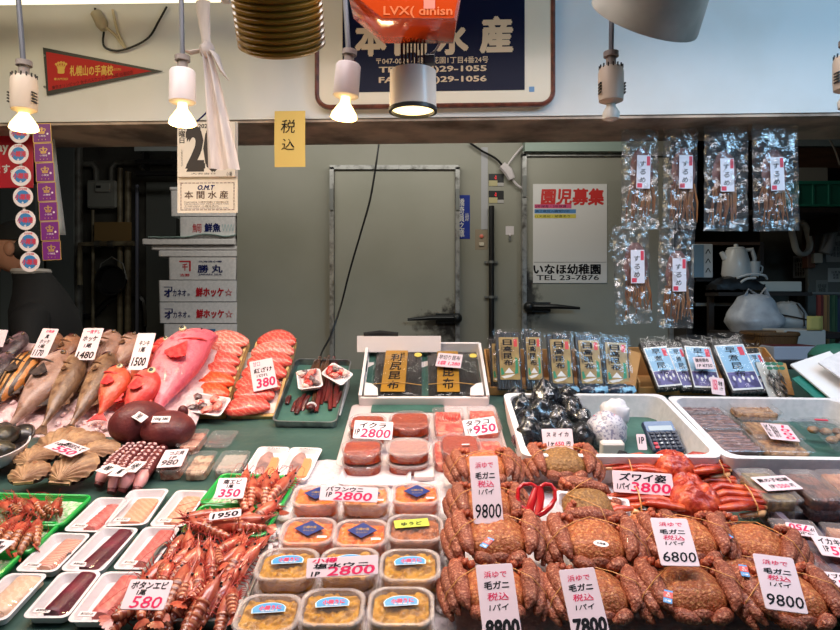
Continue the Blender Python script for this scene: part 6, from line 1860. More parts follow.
obj('red_specks', [mv(blob((0, 0, 0), .002, .002, .0015, 6, 4), math.cos(q) * 17 * k * rr_, math.sin(q) * 17 * k * rr_, .045 * (1 - rr_ ** 2) ** .5 - .002) for q, rr_ in [(random.uniform(0, 6.3), random.uniform(.2, .9)) for _ in range(24)]], M_LRED, o)
tag(obj('foam_block', mv(plate(.055, .025, .006, -.03, .012, .004), 0, 0, 0), M('block_cream', (214, 200, 194), .6), m=D.mat(612, 446, .04)), 'cream block standing in front of the speckled bag', 'block')
# calculator
m, W_, H_ = D.lean(664, 450, .75, .03).frame((641, 421), (672, 420), (657, 451))
o = thing('calculator', 'dark blue desk calculator propped in the right end of the squid box', 'calculator', m)
obj('body', plate(W_, H_, .008, -.012, 0, .003), M('calc_navy', (34, 48, 72), .35, coat=.2), o)
obj('top_panel', plate(W_ * .9, H_ * .34, .004, 0, .0015, 0, 4, 0, H_ * .29), M('calc_blue', (70, 104, 146), .3, coat=.3), o)
obj('screen', plate(W_ * .74, H_ * .16, .002, .0015, .0025, 0, 4, 0, H_ * .22), M('calc_lcd', (150, 168, 178), .2), o)
MKEY, MKR = M('calc_key', (52, 58, 74), .4), M('calc_key_red', (204, 62, 80), .4)
MKD = M('calc_key_mark', (206, 210, 214), .5)
for j in range(5):
    for i in range(5):
        kb = obj('key', plate(W_ * .13, H_ * .085, .002, 0, .004, .001, 3, (i - 2) * W_ * .175, H_ * (.06 - .115 * j)), MKR if (i == 0 and j in (3, 4)) else MKEY, o)
g = [ink(t, (i % 3 - .0) * W_ * .175 - W_ * .175, H_ * (-.055 - .115 * (i // 3)), W_ * .05, H_ * .045, .02, z=.0045) for i, t in enumerate('789456123')]
obj('key_marks', g, MKD, o, smooth=0)
card('price_card', 'white price card with black 1P standing left of the calculator', D.lean(642, 450, 2.0, .04), (636, 434), (645, 434), (638, 450), black=[('1P', .5, .4, .6, .4, {'bold': .03})])
# dried squid trays and shell packs in the right box
M_DSQ = M('dried_squid_strips', (92, 54, 48), .35, band=((150, 104, 92), 60, 'Y', 3, .5, .7), bump=(90, .6), stretch=(.3, 1, 1), coat=.3)
M_SHELL = M('shell_meat', (196, 150, 104), .4, var=((140, 96, 64), 70, .4, .6), bump=(100, .6), coat=.3)
clear_pack('dried_squid_tray', 'clear pack of dried squid strips at the back of the right foam box', D, (674, 402.5), (718, 403), (684, 414), .055, .02, M_DSQ, 'pack', None, CLEAR, CLEAR, .7, .0028, .1, ridges=6)
clear_pack('dried_squid_tray', 'clear pack of dried squid strips in the middle of the right foam box', D, (682, 411), (728, 411), (694, 429), .056, .02, M_DSQ, 'pack', None, CLEAR, CLEAR, .7, .0028, .1, ridges=6)
clear_pack('dried_squid_tray', 'clear pack of dried squid strips at the front of the right foam box', D, (693, 427), (742, 427), (709, 451), .060, .02, M_DSQ, 'pack', None, CLEAR, CLEAR, .7, .0028, .1, ridges=6)
clear_pack('shell_pack', 'clear pack of brown shell meat at the back of the right foam box', D, (722, 398.5), (766, 399), (735, 413), .062, .02, M_SHELL, 'pack', None, CLEAR, CLEAR, .5, .004, .1)
clear_pack('shell_pack', 'clear pack of shell meat behind the sideways 1000 card', D, (736, 416), (784, 418), (752, 437), .050, .02, M_SHELL, 'pack', None, CLEAR, CLEAR, .5, .004, .1)
clear_pack('shell_pack', 'clear pack of shell meat in front of the sideways 1000 card', D, (748, 434), (797, 435), (762, 451), .060, .02, M_SHELL, 'pack', None, CLEAR, CLEAR, .5, .004, .1)
m, W_, H_ = D.frame((800, 424), (838, 426), (818, 452), .05)
o = thing('shell_bag', 'clear bag of round brown shells with a pink tab in the right foam box', 'bag', m)
for i, (x, y_) in enumerate(((-.3, .3), (-.02, .25), (.2, .05), (-.1, -.05), (.1, -.3), (.32, .28))):
    obj('round_shell', blob((x * W_, y_ * H_, .0), .014, .012, .009, 14, 8, lambda d: 1 + .06 * math.sin(d.x * 18)), M_SHELL, o)
obj('film_bag', grid(12, 12, lambda u, v: ((u - .5) * W_, (v - .5) * H_ * 1.2, .012 + .004 * ns(u * 8, v * 8, 2))), CRINKLE, o, smooth=25)
obj('pink_tab', plate(.03, .008, .001, .016, .018, 0, 3, 0, H_ * .45), M_LRED, o)
m, W_, H_ = D.frame((790, 418), (826, 417), (800, 427), .045)
tag(obj('film_packet', grid(12, 6, lambda u, v: ((u - .5) * W_, (v - .5) * H_, .004 * ns(u * 9, v * 9, 7)), .004), CRINKLE, m=m, smooth=25), 'empty crinkled film packet lying on the green liner of the right foam box', 'packet')
card('price_card', 'white price card with pink sideways 1000 on the shell meat packs', D, (760, 422.5), (788, 425), (764, 438), h=.068, black=[('ほたて干', .12, .5, .14, .8, {'rot': 0}), ('貝ひも1P', .36, .5, .2, .8)], red=[('1\n0\n0\n0', .74, .5, .3, .86, {'bold': .02})])

# ================================================================ FRONT ROW
x0 = D.hit(226, 640).x
ice_bed('bed of crushed ice under the sea urchin packs and crabs', D, 224, 872, 655, 462, .0045, 3, M_ICE, 120, 70)
# loose lumps of ice beside the urchin packs
rnd = random.Random(11)
for i in range(60):
    px, py = (rnd.uniform(428, 452), rnd.uniform(500, 628)) if i < 28 else ((rnd.uniform(268, 300), rnd.uniform(480, 560)) if i < 44 else (rnd.uniform(715, 760), rnd.uniform(490, 560)))
    r = rnd.uniform(.005, .009)
    tag(obj('ice_lump', blob((0, 0, 0), r, r * .8, r * .7, 6, 4, lambda d: 1 + .35 * ns(d.x * 3 + i, d.y * 3, d.z * 3)), M_ICE, m=D.mat(px, py, .012, rnd.uniform(0, 3)), smooth=10), 'small lump of crushed ice lying among the sea urchin packs and crabs', 'ice', 'loose ice lumps')

# ---- sea urchin packs
LIDWIN = film('lid_window', (240, 230, 226), .02, .12, None, .02)
M_UNI = M('orange_urchin', (238, 124, 34), .3, var=((216, 84, 18), 60, .4, .62), bump=(110, .7), coat=.08, spec=.3)
M_UNIP = M('pale_urchin', (226, 150, 88), .3, var=((196, 112, 60), 50, .4, .62), bump=(110, .7), coat=.08, spec=.3)
M_UNIY = M('yellow_urchin', (196, 136, 16), .3, var=((150, 96, 18), 50, .42, .62), bump=(110, .7), coat=.08, spec=.3)
M_UNIM = M('brown_miso', (176, 96, 44), .3, var=((128, 60, 30), 70, .42, .62), bump=(140, .7), coat=.08, spec=.3)
M_DIA = M('diamond_navy', (34, 54, 118), .35, coat=.2)
M_ARC = M('arch_blue', (70, 152, 206), .35, coat=.2)
M_ARCL = M('arch_pale', (196, 222, 236), .35)
def uni(desc, cx, cy, wpx, h, fill, kind, levels=2):
    hpx = wpx * .74
    d = .028
    for lev in range(levels):
        hh = h - (levels - 1 - lev) * (d + .001)
        c = D.hit(cx, cy, h)
        wd = wpx * c.y / F
        m = Matrix.Translation(c - D.n * (h - hh)) @ Matrix.Rotation(math.atan(SLOPE), 4, 'X')
        hd = wd * .86
        o = thing('sea_urchin_pack', ('upper' if lev == levels - 1 else 'lower') + ' sea urchin pack ' + desc, 'sea urchin pack', m, 'sea urchin packs on ice')
        r_ = wd * .26
        obj('tub', xf(tray(wd * .96, hd * .96, d, r_, .0018, .006, .001, .0015), T(0, 0, -d)), FROST, o)
        wi, hi = wd * .96 - .011, hd * .96 - .011
        rl = random.Random(int(cx * 7 + cy + lev))
        lobes = [(rl.uniform(-.5, .5) * wi, rl.uniform(-.5, .5) * hi, rl.uniform(0, PI), rl.uniform(.007, .011), rl.uniform(.0035, .0055), rl.uniform(.6, 1)) for _ in range(46 if lev else 4)]
        def f(u, v):
            a, b = (u - .5) * 2, (v - .5) * 2
            e_ = (abs(a) ** 4 + abs(b) ** 4)
            k_ = 1.0 if e_ < 1 else e_ ** (-.25)
            x, y_ = a * wi / 2 * k_, b * hi / 2 * k_
            best = 0
            for lx, ly, la, l1, l2, lh in lobes:
                dx, dy = x - lx, y_ - ly
                if abs(dx) < .012 and abs(dy) < .012:
                    p, q = (dx * math.cos(la) + dy * math.sin(la)) / l1, (dy * math.cos(la) - dx * math.sin(la)) / l2
                    w_ = 1 - p * p - q * q
                    if w_ > 0:
                        best = max(best, lh * w_ ** .5)
            return (x, y_, -.0085 - (.012 if max(abs(a), abs(b)) > .98 else 0) + .0055 * best)
        obj('sea_urchin', [grid(44 if lev else 12, 40 if lev else 12, f, .010)], fill, o, smooth=70)
        obj('lid', [loft([rr(wd, hd, r_, -.006, 6), rr(wd, hd, r_, -.002, 6), rr(wd - .003, hd - .003, r_, 0, 6), rr(wd - .012, hd - .012, r_ * .9, 0, 6), rr(wd - .014, hd - .014, r_ * .9, -.001, 6)], c0=False, c1=False)], FROST, o)
        obj('lid_window', [plate(wd - .013, hd - .013, r_ * .9, -.002, -.001, 0, 6)], LIDWIN, o)
        if lev < levels - 1:
            continue
        if kind == 'diamond':
            s = obj('diamond_sticker', prism([(0, .30 * hd), (.27 * wd, 0.02 * hd), (0, -.26 * hd), (-.27 * wd, .02 * hd)], 0, .0008), M_DIA, o, T(.02 * wd, .03 * hd, .0004))
            obj('gold_lettering', [ink('小樽の海', 0, .05 * hd, wd * .24, hd * .1, .02, z=.0012), ink('ばふんうに', 0, -.07 * hd, wd * .2, hd * .06, .01, z=.0012)], M_GO, s, smooth=0)
            obj('price_sticker', plate(wd * .17, hd * .07, .001, 0, .0008, 0, 3, .28 * wd, -.26 * hd), TAGM, o, T(0, 0, .0004))
        elif kind == 'arch':
            pts = [(-.25 * wd, -.09 * hd), (.25 * wd, -.09 * hd), (.26 * wd, .02 * hd)] + [(.25 * wd * math.cos(q), .02 * hd + .15 * hd * math.sin(q)) for q in [R(t) for t in range(15, 180, 15)]] + [(-.26 * wd, .02 * hd)]
            s = obj('arch_sticker', prism(pts, 0, .0007), M_ARCL, o, T(.0 * wd, .06 * hd, .0004) @ Matrix.Rotation(R(5), 4, 'Z'))
            obj('blue_field', prism([(x * .93, y_ * .86 + .005 * hd) for x, y_ in pts], .0007, .001), M_ARC, s)
            obj('red_lettering', [ink('小樽うに', .02 * wd, .025 * hd, wd * .33, hd * .11, .045, z=.0014)], M('arch_red_%d' % cx, (226, 50, 90), .5), s, smooth=0)
            obj('white_lettering', [ink('生鮮塩水', .02 * wd, -.05 * hd, wd * .26, hd * .035, .02, z=.0014)], WHITEPAPER, s, smooth=0)
        else:
            s = obj('green_label', plate(wd * .60, hd * .28, .001, 0, .0008, 0), M('label_lime', (184, 196, 66), .5), o, T(-.06 * wd, .12 * hd, .0004) @ Matrix.Rotation(R(8), 4, 'Z'))
            obj('black_lettering', [ink('ゆうど', 0, -.02 * hd, wd * .36, hd * .13, .03, .1, z=.0012)], INK, s, smooth=0)
for a in (('in the back row, left behind the 2800 card', 316, 494.5, 49, .062, M_UNI, 'diamond'), ('in the back row, middle under the 2800 card', 366, 494.5, 50, .062, M_UNIP, 'diamond'), ('in the back row, right beside the crabs', 416, 492.5, 50, .062, M_UNI, 'diamond'),
          ('in the second row, left with a navy diamond', 308, 530, 56, .060, M_UNI, 'diamond'), ('in the second row, middle with a navy diamond', 361, 532, 56, .060, M_UNI, 'diamond'), ('in the second row, right with a lime green label', 415, 527, 58, .066, M_UNIM, 'lime'),
          ('in the third row, left with a blue arch sticker', 287, 563, 62, .060, M_UNIY, 'arch'), ('in the third row, middle under the 塩水ウニ card', 349, 562, 60, .060, M_UNIY, 'arch'), ('in the third row, right with a blue arch sticker', 410, 564, 62, .060, M_UNIY, 'arch'),
          ('in the front row, left beside the steel shrimp tray', 268, 612, 66, .060, M_UNIY, 'arch'), ('in the front row, middle of the photo bottom', 332, 606, 66, .060, M_UNIY, 'arch'), ('in the front row, right with a blue arch sticker', 401, 605, 68, .060, M_UNIY, 'arch')):
    uni(*a)
card('price_card', 'white price card バフンウニ 2800 standing on the back sea urchin packs', D.lean(348, 500, 1.3, .064), (321, 485), (378.5, 487.5), (316.5, 500), black=[('バフンウニ', .42, .22, .64, .3), ('1P', .16, .6, .1, .3)], red=[('2800', .57, .66, .66, .52, {'bold': .02})])
card('price_card', 'white price card 小樽塩水ウニ 2800 on the middle sea urchin packs', D.lean(342, 575, 1.1, .064), (307, 558.5), (378, 554.5), (304, 578.5), black=[('塩水ウニ', .48, .44, .76, .26), ('1P', .13, .82, .12, .22)], red=[('2800', .62, .72, .66, .44, {'bold': .02})])
m_, W_, H_ = D.lean(342, 575, 1.1, .064).frame((307, 558.5), (378, 554.5), (304, 578.5))
letters([o for o in COL.objects if o.get('label', '').startswith('white price card 小樽塩水ウニ')][0], 'red_heading', [('小樽', .26, .16, .34, .24)], RED, .0004, W_, H_, bold=.03, shear=.12)

# ---- white trays of sliced fish at the left front
M_TUNA = M('dark_red_tuna', (112, 10, 42), .45, var=((82, 6, 30), 20, .4, .6), bump=(120, .3), coat=.06)
M_TUNP = M('pink_tuna', (196, 96, 90), .4, band=((206, 112, 104), 36, 'DIAGONAL', 5, .6, .8), coat=.08)
M_PALE = M('pale_whitefish', (210, 172, 146), .4, band=((220, 186, 164), 36, 'DIAGONAL', 6, .6, .8), coat=.08)
M_PEACH = M('peach_fish', (230, 150, 118), .4, band=((236, 166, 136), 44, 'DIAGONAL', 3, .6, .8), coat=.08)
M_BREAM = M('striped_bream', (218, 168, 146), .4, band=((186, 100, 94), 70, 'Y', 1.0, .62, .78), coat=.08)
def block(mat, wd, ln, ht, yaw, dx=0.0, dy=0.0, taper=.85, skin=False, ridges=0):
    def f(o, W_, H_, z):
        rings = []
        n = 24
        for i in range(n + 1):
            t = i / n
            w_ = wd * W_ / 2 * (taper + (1 - taper) * t) * (1 if 0 < i < n else .93) * (1 + .03 * ns(t * 6, wd * 9))
            hh = ht * (1 + (.16 * math.sin(t * PI * 2 * ridges) if ridges else 0)) * (.9 if i in (0, n) else 1)
            y_ = (t - .5) * ln * H_
            rings.append([(-w_, y_, 0), (-w_ * .96, y_, hh * .8), (-w_ * .7, y_, hh), (0, y_, hh * 1.04), (w_ * .7, y_, hh * .97), (w_ * .97, y_, hh * .7), (w_, y_, 0)])
        obj('fish_block', mv(loft(rings), dx * W_, dy * H_, z, yaw), mat, o, smooth=60)
        if skin:
            obj('skin', mv(blob((0, 0, 0), wd * W_ * .12, H_ * .05, .004, 10, 6), (dx + .3) * W_, (dy - .05) * H_, z + ht * .8), M_SKINF, o)
        s = obj('price_sticker', plate(W_ * .36, H_ * .085, .001, 0, .001, 0, 3), TAGM, o, Matrix.Translation((-.12 * W_, -H_ * .40, .0035)) @ Matrix.Rotation(R(-3), 4, 'Z'))
        obj('black_lettering', [ink('¥%d' % (500 + int(abs(yaw * 1000) + wd * 900) // 10 * 10), 0, 0, W_ * .26, H_ * .05, .01, .15, z=.0014)], INK, s, smooth=0)
    return f
GT = 'white foam trays of sliced fish'
TR_ = (((98, 497), (133, 498), (61, 531), block(M_TUNP, .46, .66, .010, -.12, .1, 0, .8, ridges=9), 'white tray of pink sliced fish, left of the back row behind the green tray'),
       ((131, 489.5), (170, 488.5), (107, 526), block(M_PEACH, .56, .62, .010, -.05, .06, -.05, .9), 'white tray of peach coloured fish, middle of the back row'),
       ((177, 490), (209, 490.5), (145, 526), block(M_PEACH, .54, .72, .010, -.05, .06, .0, .9, ridges=11), 'white tray of peach fish with fine ridges, right of the back row'),
       ((54, 532.5), (92, 533.5), (11.5, 571), block(M_BREAM, .52, .70, .012, -.1, .12, 0, .75, True), 'white tray of striped pale fish with skin, left of the middle row'),
       ((102, 526.5), (140, 528), (61.5, 570.5), block(M_TUNA, .38, .86, .016, -.1, .12, .0, .9), 'white tray with a narrow dark red tuna block, middle of the middle row'),
       ((145, 526.5), (181, 527), (108.5, 569), block(M_TUNP, .52, .74, .014, -.1, .14, .04, .8), 'white tray of pink red fish beside the shrimp, right of the middle row'),
       ((8, 573), (49, 573.5), (-42, 620), block(M_PALE, .66, .74, .014, -.08, .08, .06, .8), 'white tray of pale whitefish cut off by the left edge'),
       ((61, 571.5), (103, 571.5), (6, 618), block(M_TUNA, .42, .84, .018, -.12, .14, .02, .95), 'white tray with a broad dark red tuna block, front row middle'),
       ((104, 571.5), (146, 571.5), (57, 622), block(M_TUNP, .46, .74, .016, -.1, .16, .02, .9), 'white tray of pink fish under the ボタンエビ price card'))
for TL, TR2, BL, fn, lab in TR_:
    film_tray('fish_tray', lab, D, TL, TR2, BL, .018, .015, fn, group=GT, mat=WHITE, wrapmat=WRAP)

# ---- shrimp
M_SHR = M('botan_shrimp', (158, 74, 50), .25, var=((118, 50, 36), 60, .35, .65), band=((196, 122, 92), 30, 'Y', .8, .62, .85), rnd=.25, coat=.5, sss=.05)
M_SHRD = M('brown_shrimp', (160, 88, 58), .25, var=((112, 60, 38), 60, .35, .65), band=((196, 128, 88), 30, 'Y', .8, .62, .85), rnd=.25, coat=.5, sss=.05)
M_SHRH = M('shrimp_head', (160, 54, 38), .28, var=((192, 98, 72), 70, .4, .6), rnd=.2, coat=.5)
M_SHRL = M('shrimp_leg', (176, 54, 44), .35)
def make_shrimp(label, mat, group, curl=.5):
    o = thing('shrimp', label, 'shrimp', T(0, 0, 0), group)
    L = .095
    def bend(t):                                    # t from 0 (neck) to 1 (tail): the abdomen curls down
        a = curl * t * t * 1.6
        return Vector((math.sin(a * .6) * .012 * curl, -t * L * .62 * math.cos(a * .5), -.010 * t * curl))
    n = 30
    pts = [bend(i / n) for i in range(n + 1)]
    rad = []
    for i in range(n + 1):
        t = i / n
        seg = (t * 6) % 1
        rad.append((.0115 - .0058 * t) * (.90 + .14 * math.sin(seg * PI) ** .5))
    obj('tail_segments', tube(pts, rad, 12, 1.0, up=(0, 0, 1)), mat, o, smooth=60)
    obj('head', loft([[(x * w_, y_, z * hh + zo) for x, z in [(math.cos(q), math.sin(q)) for q in [2 * PI * k / 12 for k in range(12)]]] for y_, w_, hh, zo in ((-.004, .0108, .0118, 0), (.008, .0115, .012, 0), (.022, .0098, .0105, .001), (.032, .006, .0066, .003), (.042, .002, .002, .007), (.056, .0004, .0004, .010))]), M_SHRH, o, smooth=60)
    end = pts[-1]
    fan = []
    for a in (-.6, -.3, 0, .3, .6):
        fan.append(mv(prism([(0, 0), (-.0032, -.010), (-.0022, -.018), (0, -.020), (.0022, -.018), (.0032, -.010)], -.0004, .0006), end.x, end.y + .003, end.z, a, R(8)))
    obj('tail_fan', fan, M_SHRH, o)
    for s in (-1, 1):
        obj('eye', blob((s * .0075, .031, .006), .0024, .0024, .0024, 8, 6), M_EYEB, o)
        obj('antenna', tube([(s * .004, .036, .004), (s * .012, .05, .012), (s * .022, .046, .010), (s * .03, .02, .004), (s * .034, -.02, .0)], [.0007, .0006, .0005, .0004, .0003], 4), M_SHRL, o)
    obj('legs', [tube([(s * .007, .020 - .006 * i, -.006), (s * (.016 + .001 * i), .026 - .008 * i, -.004), (s * (.019 + .001 * i), .034 - .010 * i, -.010)], [.0011, .0009, .0005], 5) for s in (-1, 1) for i in range(5)], M_SHRL, o)
    return o
protoA = make_shrimp('orange red botan shrimp heaped on the steel tray', M_SHR, 'botan shrimp on the steel tray', .45)
protoB = make_shrimp('brown pink shrimp lying on ice in the back green tray at left', M_SHRD, 'shrimp in the left green trays', .9)
usedA = usedB = False
def place(kind, m, label, group):
    global usedA, usedB
    src = protoA if kind == 'A' else protoB
    if kind == 'A' and not usedA or kind == 'B' and not usedB:
        src.matrix_world = m
        src['label'], src['group'] = label, group
        if kind == 'A':
            usedA = True
        else:
            usedB = True
        return src
    return dup(src, m, label, group)
# steel tray
m, W_, H_ = D.frame((163, 541), (271, 541), (99, 622), .022)
st = thing('steel_tray', 'shallow steel tray heaped with botan shrimp at the front', 'tray', m)
obj('tray', xf(tray(W_, H_, .022, .02, .0025, .006, .004, .002), T(0, 0, -.020)), M_STEEL, st)
obj('white_liner', plate(W_ - .03, H_ - .03, .012, -.017, -.016, 0), WHITEPAPER, st)
rnd = random.Random(21)
nA = 0
for row in range(5):
    py = 612 - 15.5 * row
    xl_, xr_ = 122 + (612 - py) * .75, 228 + (612 - py) * .53
    n = 8 if row < 4 else 7
    for i in range(n):
        px = xl_ + (xr_ - xl_) * (i + .5 + rnd.uniform(-.25, .25)) / n
        if py > 596 and px < 150 and row == 0 and i % 2:
            continue
        m = D.mat(px, py + rnd.uniform(-4, 4), .020 + .014 * rnd.random() + (.012 if 0 < row < 4 else 0), rnd.uniform(-.7, .45), rnd.uniform(-.25, .35), rnd.uniform(-1.0, 1.0)) @ Matrix.Scale(rnd.uniform(.9, 1.12), 4)
        place('A', m, 'orange red botan shrimp heaped on the steel tray', 'botan shrimp on the steel tray')
# green trays
M_GRN = M('bright_green_plastic', (24, 168, 66), .35, coat=.2)
M_GNET = M('green_net', (132, 190, 130), .4, var=((214, 214, 196), 130, .45, .55), bump=(120, .6))
def green_tray(label, TL, TR2, BL, h=.02):
    m, W_, H_ = D.frame(TL, TR2, BL, h)
    o = thing('green_tray', label, 'green tray', m, 'bright green trays under the shrimp')
    obj('rim', [loop_tube(rr(W_, H_, .014, 0, 5), .004)], M_GRN, o)
    obj('basket', xf(tray(W_, H_, .016, .014, .002, .006, .002, .002), T(0, 0, -.016)), M_GRN, o)
    obj('ice_liner', grid(16, 14, lambda u, v: ((u - .5) * W_ * .9, (v - .5) * H_ * .88, -.008 + .003 * ns(u * 10, v * 10, TL[0]))), M_GNET, o)
    return o
green_tray('bright green tray of brown shrimp, farthest back at the left edge', (-25, 494), (92, 497), (-80, 523))
green_tray('bright green tray of brown shrimp, middle one at the left edge', (-55, 523), (60, 524), (-105, 552))
green_tray('bright green tray corner, nearest at the left edge', (-95, 553), (22, 554), (-135, 580))
green_tray('bright green tray of red shrimp under the 350 price card', (223, 475), (297, 478), (200, 504))
green_tray('bright green tray of large red shrimp under the 1950 price card', (203, 506), (279, 510), (180, 533))
for i, (px, py, yaw, lab) in enumerate(((4, 506, .3, ''), (12, 507, -.2, ''), (20, 505, .1, ''), (28, 508, -.3, ''), (37, 505, .2, ''), (46, 508, 0, ''), (56, 506, -.6, ''))):
    place('B', D.mat(px, py, .034, .85 + yaw * .6 + PI * (i % 3 == 0), .0, (-1) ** i * 1.2) @ Matrix.Scale(.85, 4), 'brown pink shrimp lying on ice in the back green tray at left', 'brown shrimp in the back left green tray')
for i, (px, py, yaw) in enumerate(((2, 531, -.9), (11, 534, -1.0), (20, 533, -.8), (30, 536, -.9), (37, 529, -.5), (8, 526, -1.2))):
    place('B', D.mat(px, py, .034, yaw + 1.1, .0, 1.1) @ Matrix.Scale(.88, 4), 'brown pink shrimp lying on ice in the middle green tray at left', 'brown shrimp in the middle left green tray')
for i, (px, py, yaw) in enumerate(((245, 482, .2), (252, 490, .1), (259, 486, -.15), (266, 490, .1), (272, 484, -.1), (279, 488, -.3), (285, 483, -.4), (241, 494, .4), (263, 497, .9))):
    place('A', D.mat(px, py, .036 + .006 * (i % 2), yaw, .1, rnd.uniform(-1, 1)), 'orange red shrimp in the green tray behind the 1950 price card', 'red shrimp in the tray with the 350 card')
for i, (px, py, yaw) in enumerate(((208, 516, 2.0), (216, 522, 1.8), (232, 526, 1.6), (245, 522, -1.6), (262, 514, -.6), (203, 527, 1.2))):
    place('A', D.mat(px, py, .036, yaw, .05, rnd.uniform(-1, 1)) @ Matrix.Scale(1.15, 4), 'large red shrimp in the green tray under the 1950 price card', 'red shrimp in the tray with the 1950 card')
card('price_card', 'white price card ボタンエビ 580 on the steel shrimp tray', D.lean(142, 604, .8, .075), (131, 579), (173.5, 580), (113, 609), black=[('ボタンエビ', .5, .2, .84, .24), ('1尾', .36, .44, .2, .18)], red=[('580', .55, .76, .7, .38, {'bold': .01})])
card('price_card', 'pink price card 南エビ 350 on the back green shrimp tray', D.lean(228, 497, .8, .04), (219, 478), (247.5, 477.5), (209, 499), black=[('南エビ', .52, .2, .62, .22), ('1尾', .46, .42, .22, .16)], red=[('350', .5, .74, .72, .36)])
card('price_card', 'narrow white price card reading 1950 on the large red shrimp', D.lean(226, 518, .8, .045), (209.5, 513), (241.5, 508.5), (210.5, 520.5), black=[('1950', .5, .52, .8, .62, {'bold': .035})])
card('price_card', 'white price card cut off by the left edge on the middle green tray', D, (-14, 538), (16, 540.5), (-24, 552), h=.045, black=[('1尾', .55, .3, .3, .3), ('180', .8, .62, .2, .4)])

# ---- hairy crabs
M_KEG = M('hairy_crab', (170, 88, 44), .5, var=((218, 148, 88), 210, .50, .68), bump=(260, 1.0), rnd=.16, coat=.1)
M_KEGL = M('hairy_crab_leg', (138, 66, 42), .5, var=((200, 134, 102), 240, .50, .68), bump=(280, 1.0), rnd=.16, coat=.1)
M_KEGK = M('hairy_crab_knee', (160, 70, 42), .5, var=((206, 124, 84), 200, .5, .68), bump=(200, .9), rnd=.16)
M_BANDR = M('rubber_band', (212, 150, 84), .5)
M_OLIVE = M('olive_crab', (132, 90, 44), .55, var=((176, 130, 72), 210, .5, .68), bump=(190, .9))
def carapace(wd, ln, ht, spines=18, seed=0.0, k=.05):
    vs, fs = [], []
    nu, nv = 84, 24
    for j in range(nv + 1):
        t = j / nv
        for i in range(nu):
            q = 2 * PI * i / nu
            c, s = math.cos(q), math.sin(q)
            ex = 2 / 2.7
            x = math.copysign(abs(c) ** ex, c) * wd * (1 + .05 * -s)
            y = math.copysign(abs(s) ** ex, s) * ln
            sp = 1 + (.045 * abs(math.sin(q * spines / 2)) ** 3) * t ** 6
            z = ht * (1 - t ** 2.6) ** .62 if t < 1 else 0
            z += k * ht * (ns(x * t * 42, y * t * 42, seed) * 1.3 + .7 * ns(x * t * 110, y * t * 110, seed + 2)) * (1 - t ** 4)
            z += -.07 * ht * math.exp(-((abs(x * t) - .30 * wd) / (.10 * wd)) ** 2) * math.exp(-((y * t) / (.5 * ln)) ** 2)
            vs.append((x * t * sp, y * t * sp, z))
    # underside
    b0 = len(vs)
    for i in range(nu):
        x, y, _ = vs[nv * nu + i]
        vs.append((x * .9, y * .9, -ht * .45))
    for j in range(nv):
        for i in range(nu):
            k2 = (i + 1) % nu
            fs.append((j * nu + i, (j + 1) * nu + i, (j + 1) * nu + k2, j * nu + k2))
    for i in range(nu):
        k2 = (i + 1) % nu
        fs.append((nv * nu + i, b0 + i, b0 + k2, nv * nu + k2))
    fs.append(tuple(b0 + i for i in range(nu - 1, -1, -1)))
    return vs, fs
def lump(path, rad, seed, n=10, sub=4):
    """limb segment whose surface carries small bumps"""
    P = [Vector(p) for p in path]
    Q, rr_ = [], []
    for i in range(len(P) - 1):
        for s in range(sub):
            t = s / sub
            Q.append(P[i].lerp(P[i + 1], t))
            rr_.append(rad[i] + (rad[i + 1] - rad[i]) * t)
    Q.append(P[-1])
    rr_.append(rad[-1])
    g = tube(Q, rr_, n, .86)
    vs = [tuple(Vector(v) * 1.0 + Vector((ns(v[0] * 140, v[1] * 140, v[2] * 140 + seed), ns(v[1] * 140, v[2] * 140, v[0] * 140), ns(v[2] * 140, v[0] * 140, v[1] * 140 + seed))) * .0011) for v in g[0]]
    return vs, g[1]
def make_kegani(body=M_KEG):
    o = thing('hairy_crab', 'hairy crab', 'crab', T(0, 0, 0), 'boiled hairy crabs on ice')
    obj('carapace', mv(carapace(.050, .047, .030, 26, 0.0, .10), 0, .002, .022), body, o, smooth=80)
    for s in (-1, 1):
        for j, (kx, ky, kz, ex, ey, ez, r_) in enumerate(((.059, .034, .041, .050, -.036, .036, .0150), (.071, .027, .030, .063, -.036, .025, .0138), (.080, .016, .018, .073, -.034, .014, .0122))):
            leg = obj('leg', lump([(s * (kx * .55), ky * .75, .012 + .004 * (2 - j)), (s * kx * .86, ky + .010, kz - .006), (s * kx, ky + .008, kz), (s * (kx + .001), ky - .008, kz + .001), (s * (kx * .62 + ex * .38), ky * .55 + ey * .45, kz), (s * ex, ey, ez), (s * (ex - .006), ey - .012, ez - .008)],
                              [.007, .009, .0115, r_ * .90, r_ * 1.06, r_ * .72, .003], j + s, 12, 6), M_KEGL, o, smooth=80)
            obj('knee', [mv(blob((0, 0, 0), .0066, .0066, .0064, 10, 7, lambda d: 1 + .45 * ns(d.x * 3 + j, d.y * 3, d.z * 3 + s)), s * (kx + .002 - .009 * i), ky + .009 + .003 * i - .002 * i * i, kz + .003 + .001 * i) for i in range(4)], M_KEGK, leg, smooth=80)
        obj('leg', lump([(s * .026, .040, .016), (s * .040, .056, .022), (s * .058, .054, .018), (s * .070, .042, .010)], [.006, .009, .009, .006], 9 + s), M_KEGL, o, smooth=80)
        obj('claw', lump([(s * .034, -.030, .016), (s * .032, -.046, .022), (s * .020, -.056, .024), (s * .008, -.058, .020)], [.008, .0115, .0105, .004], 5 + s), M_KEGL, o, smooth=80)
    obj('mouth_plate', mv(blob((0, 0, 0), .020, .008, .012, 14, 8), 0, -.046, .018), M_KEGL, o, smooth=80)
    obj('rubber_band', [tube([(0, .043, .046), (s * .030, .014, .054), (s * .056, -.012, .056), (s * .076, -.022, .036), (s * .082, -.026, .012)], .0008, 5) for s in (-1, 1)], M_BANDR, o)
    return o
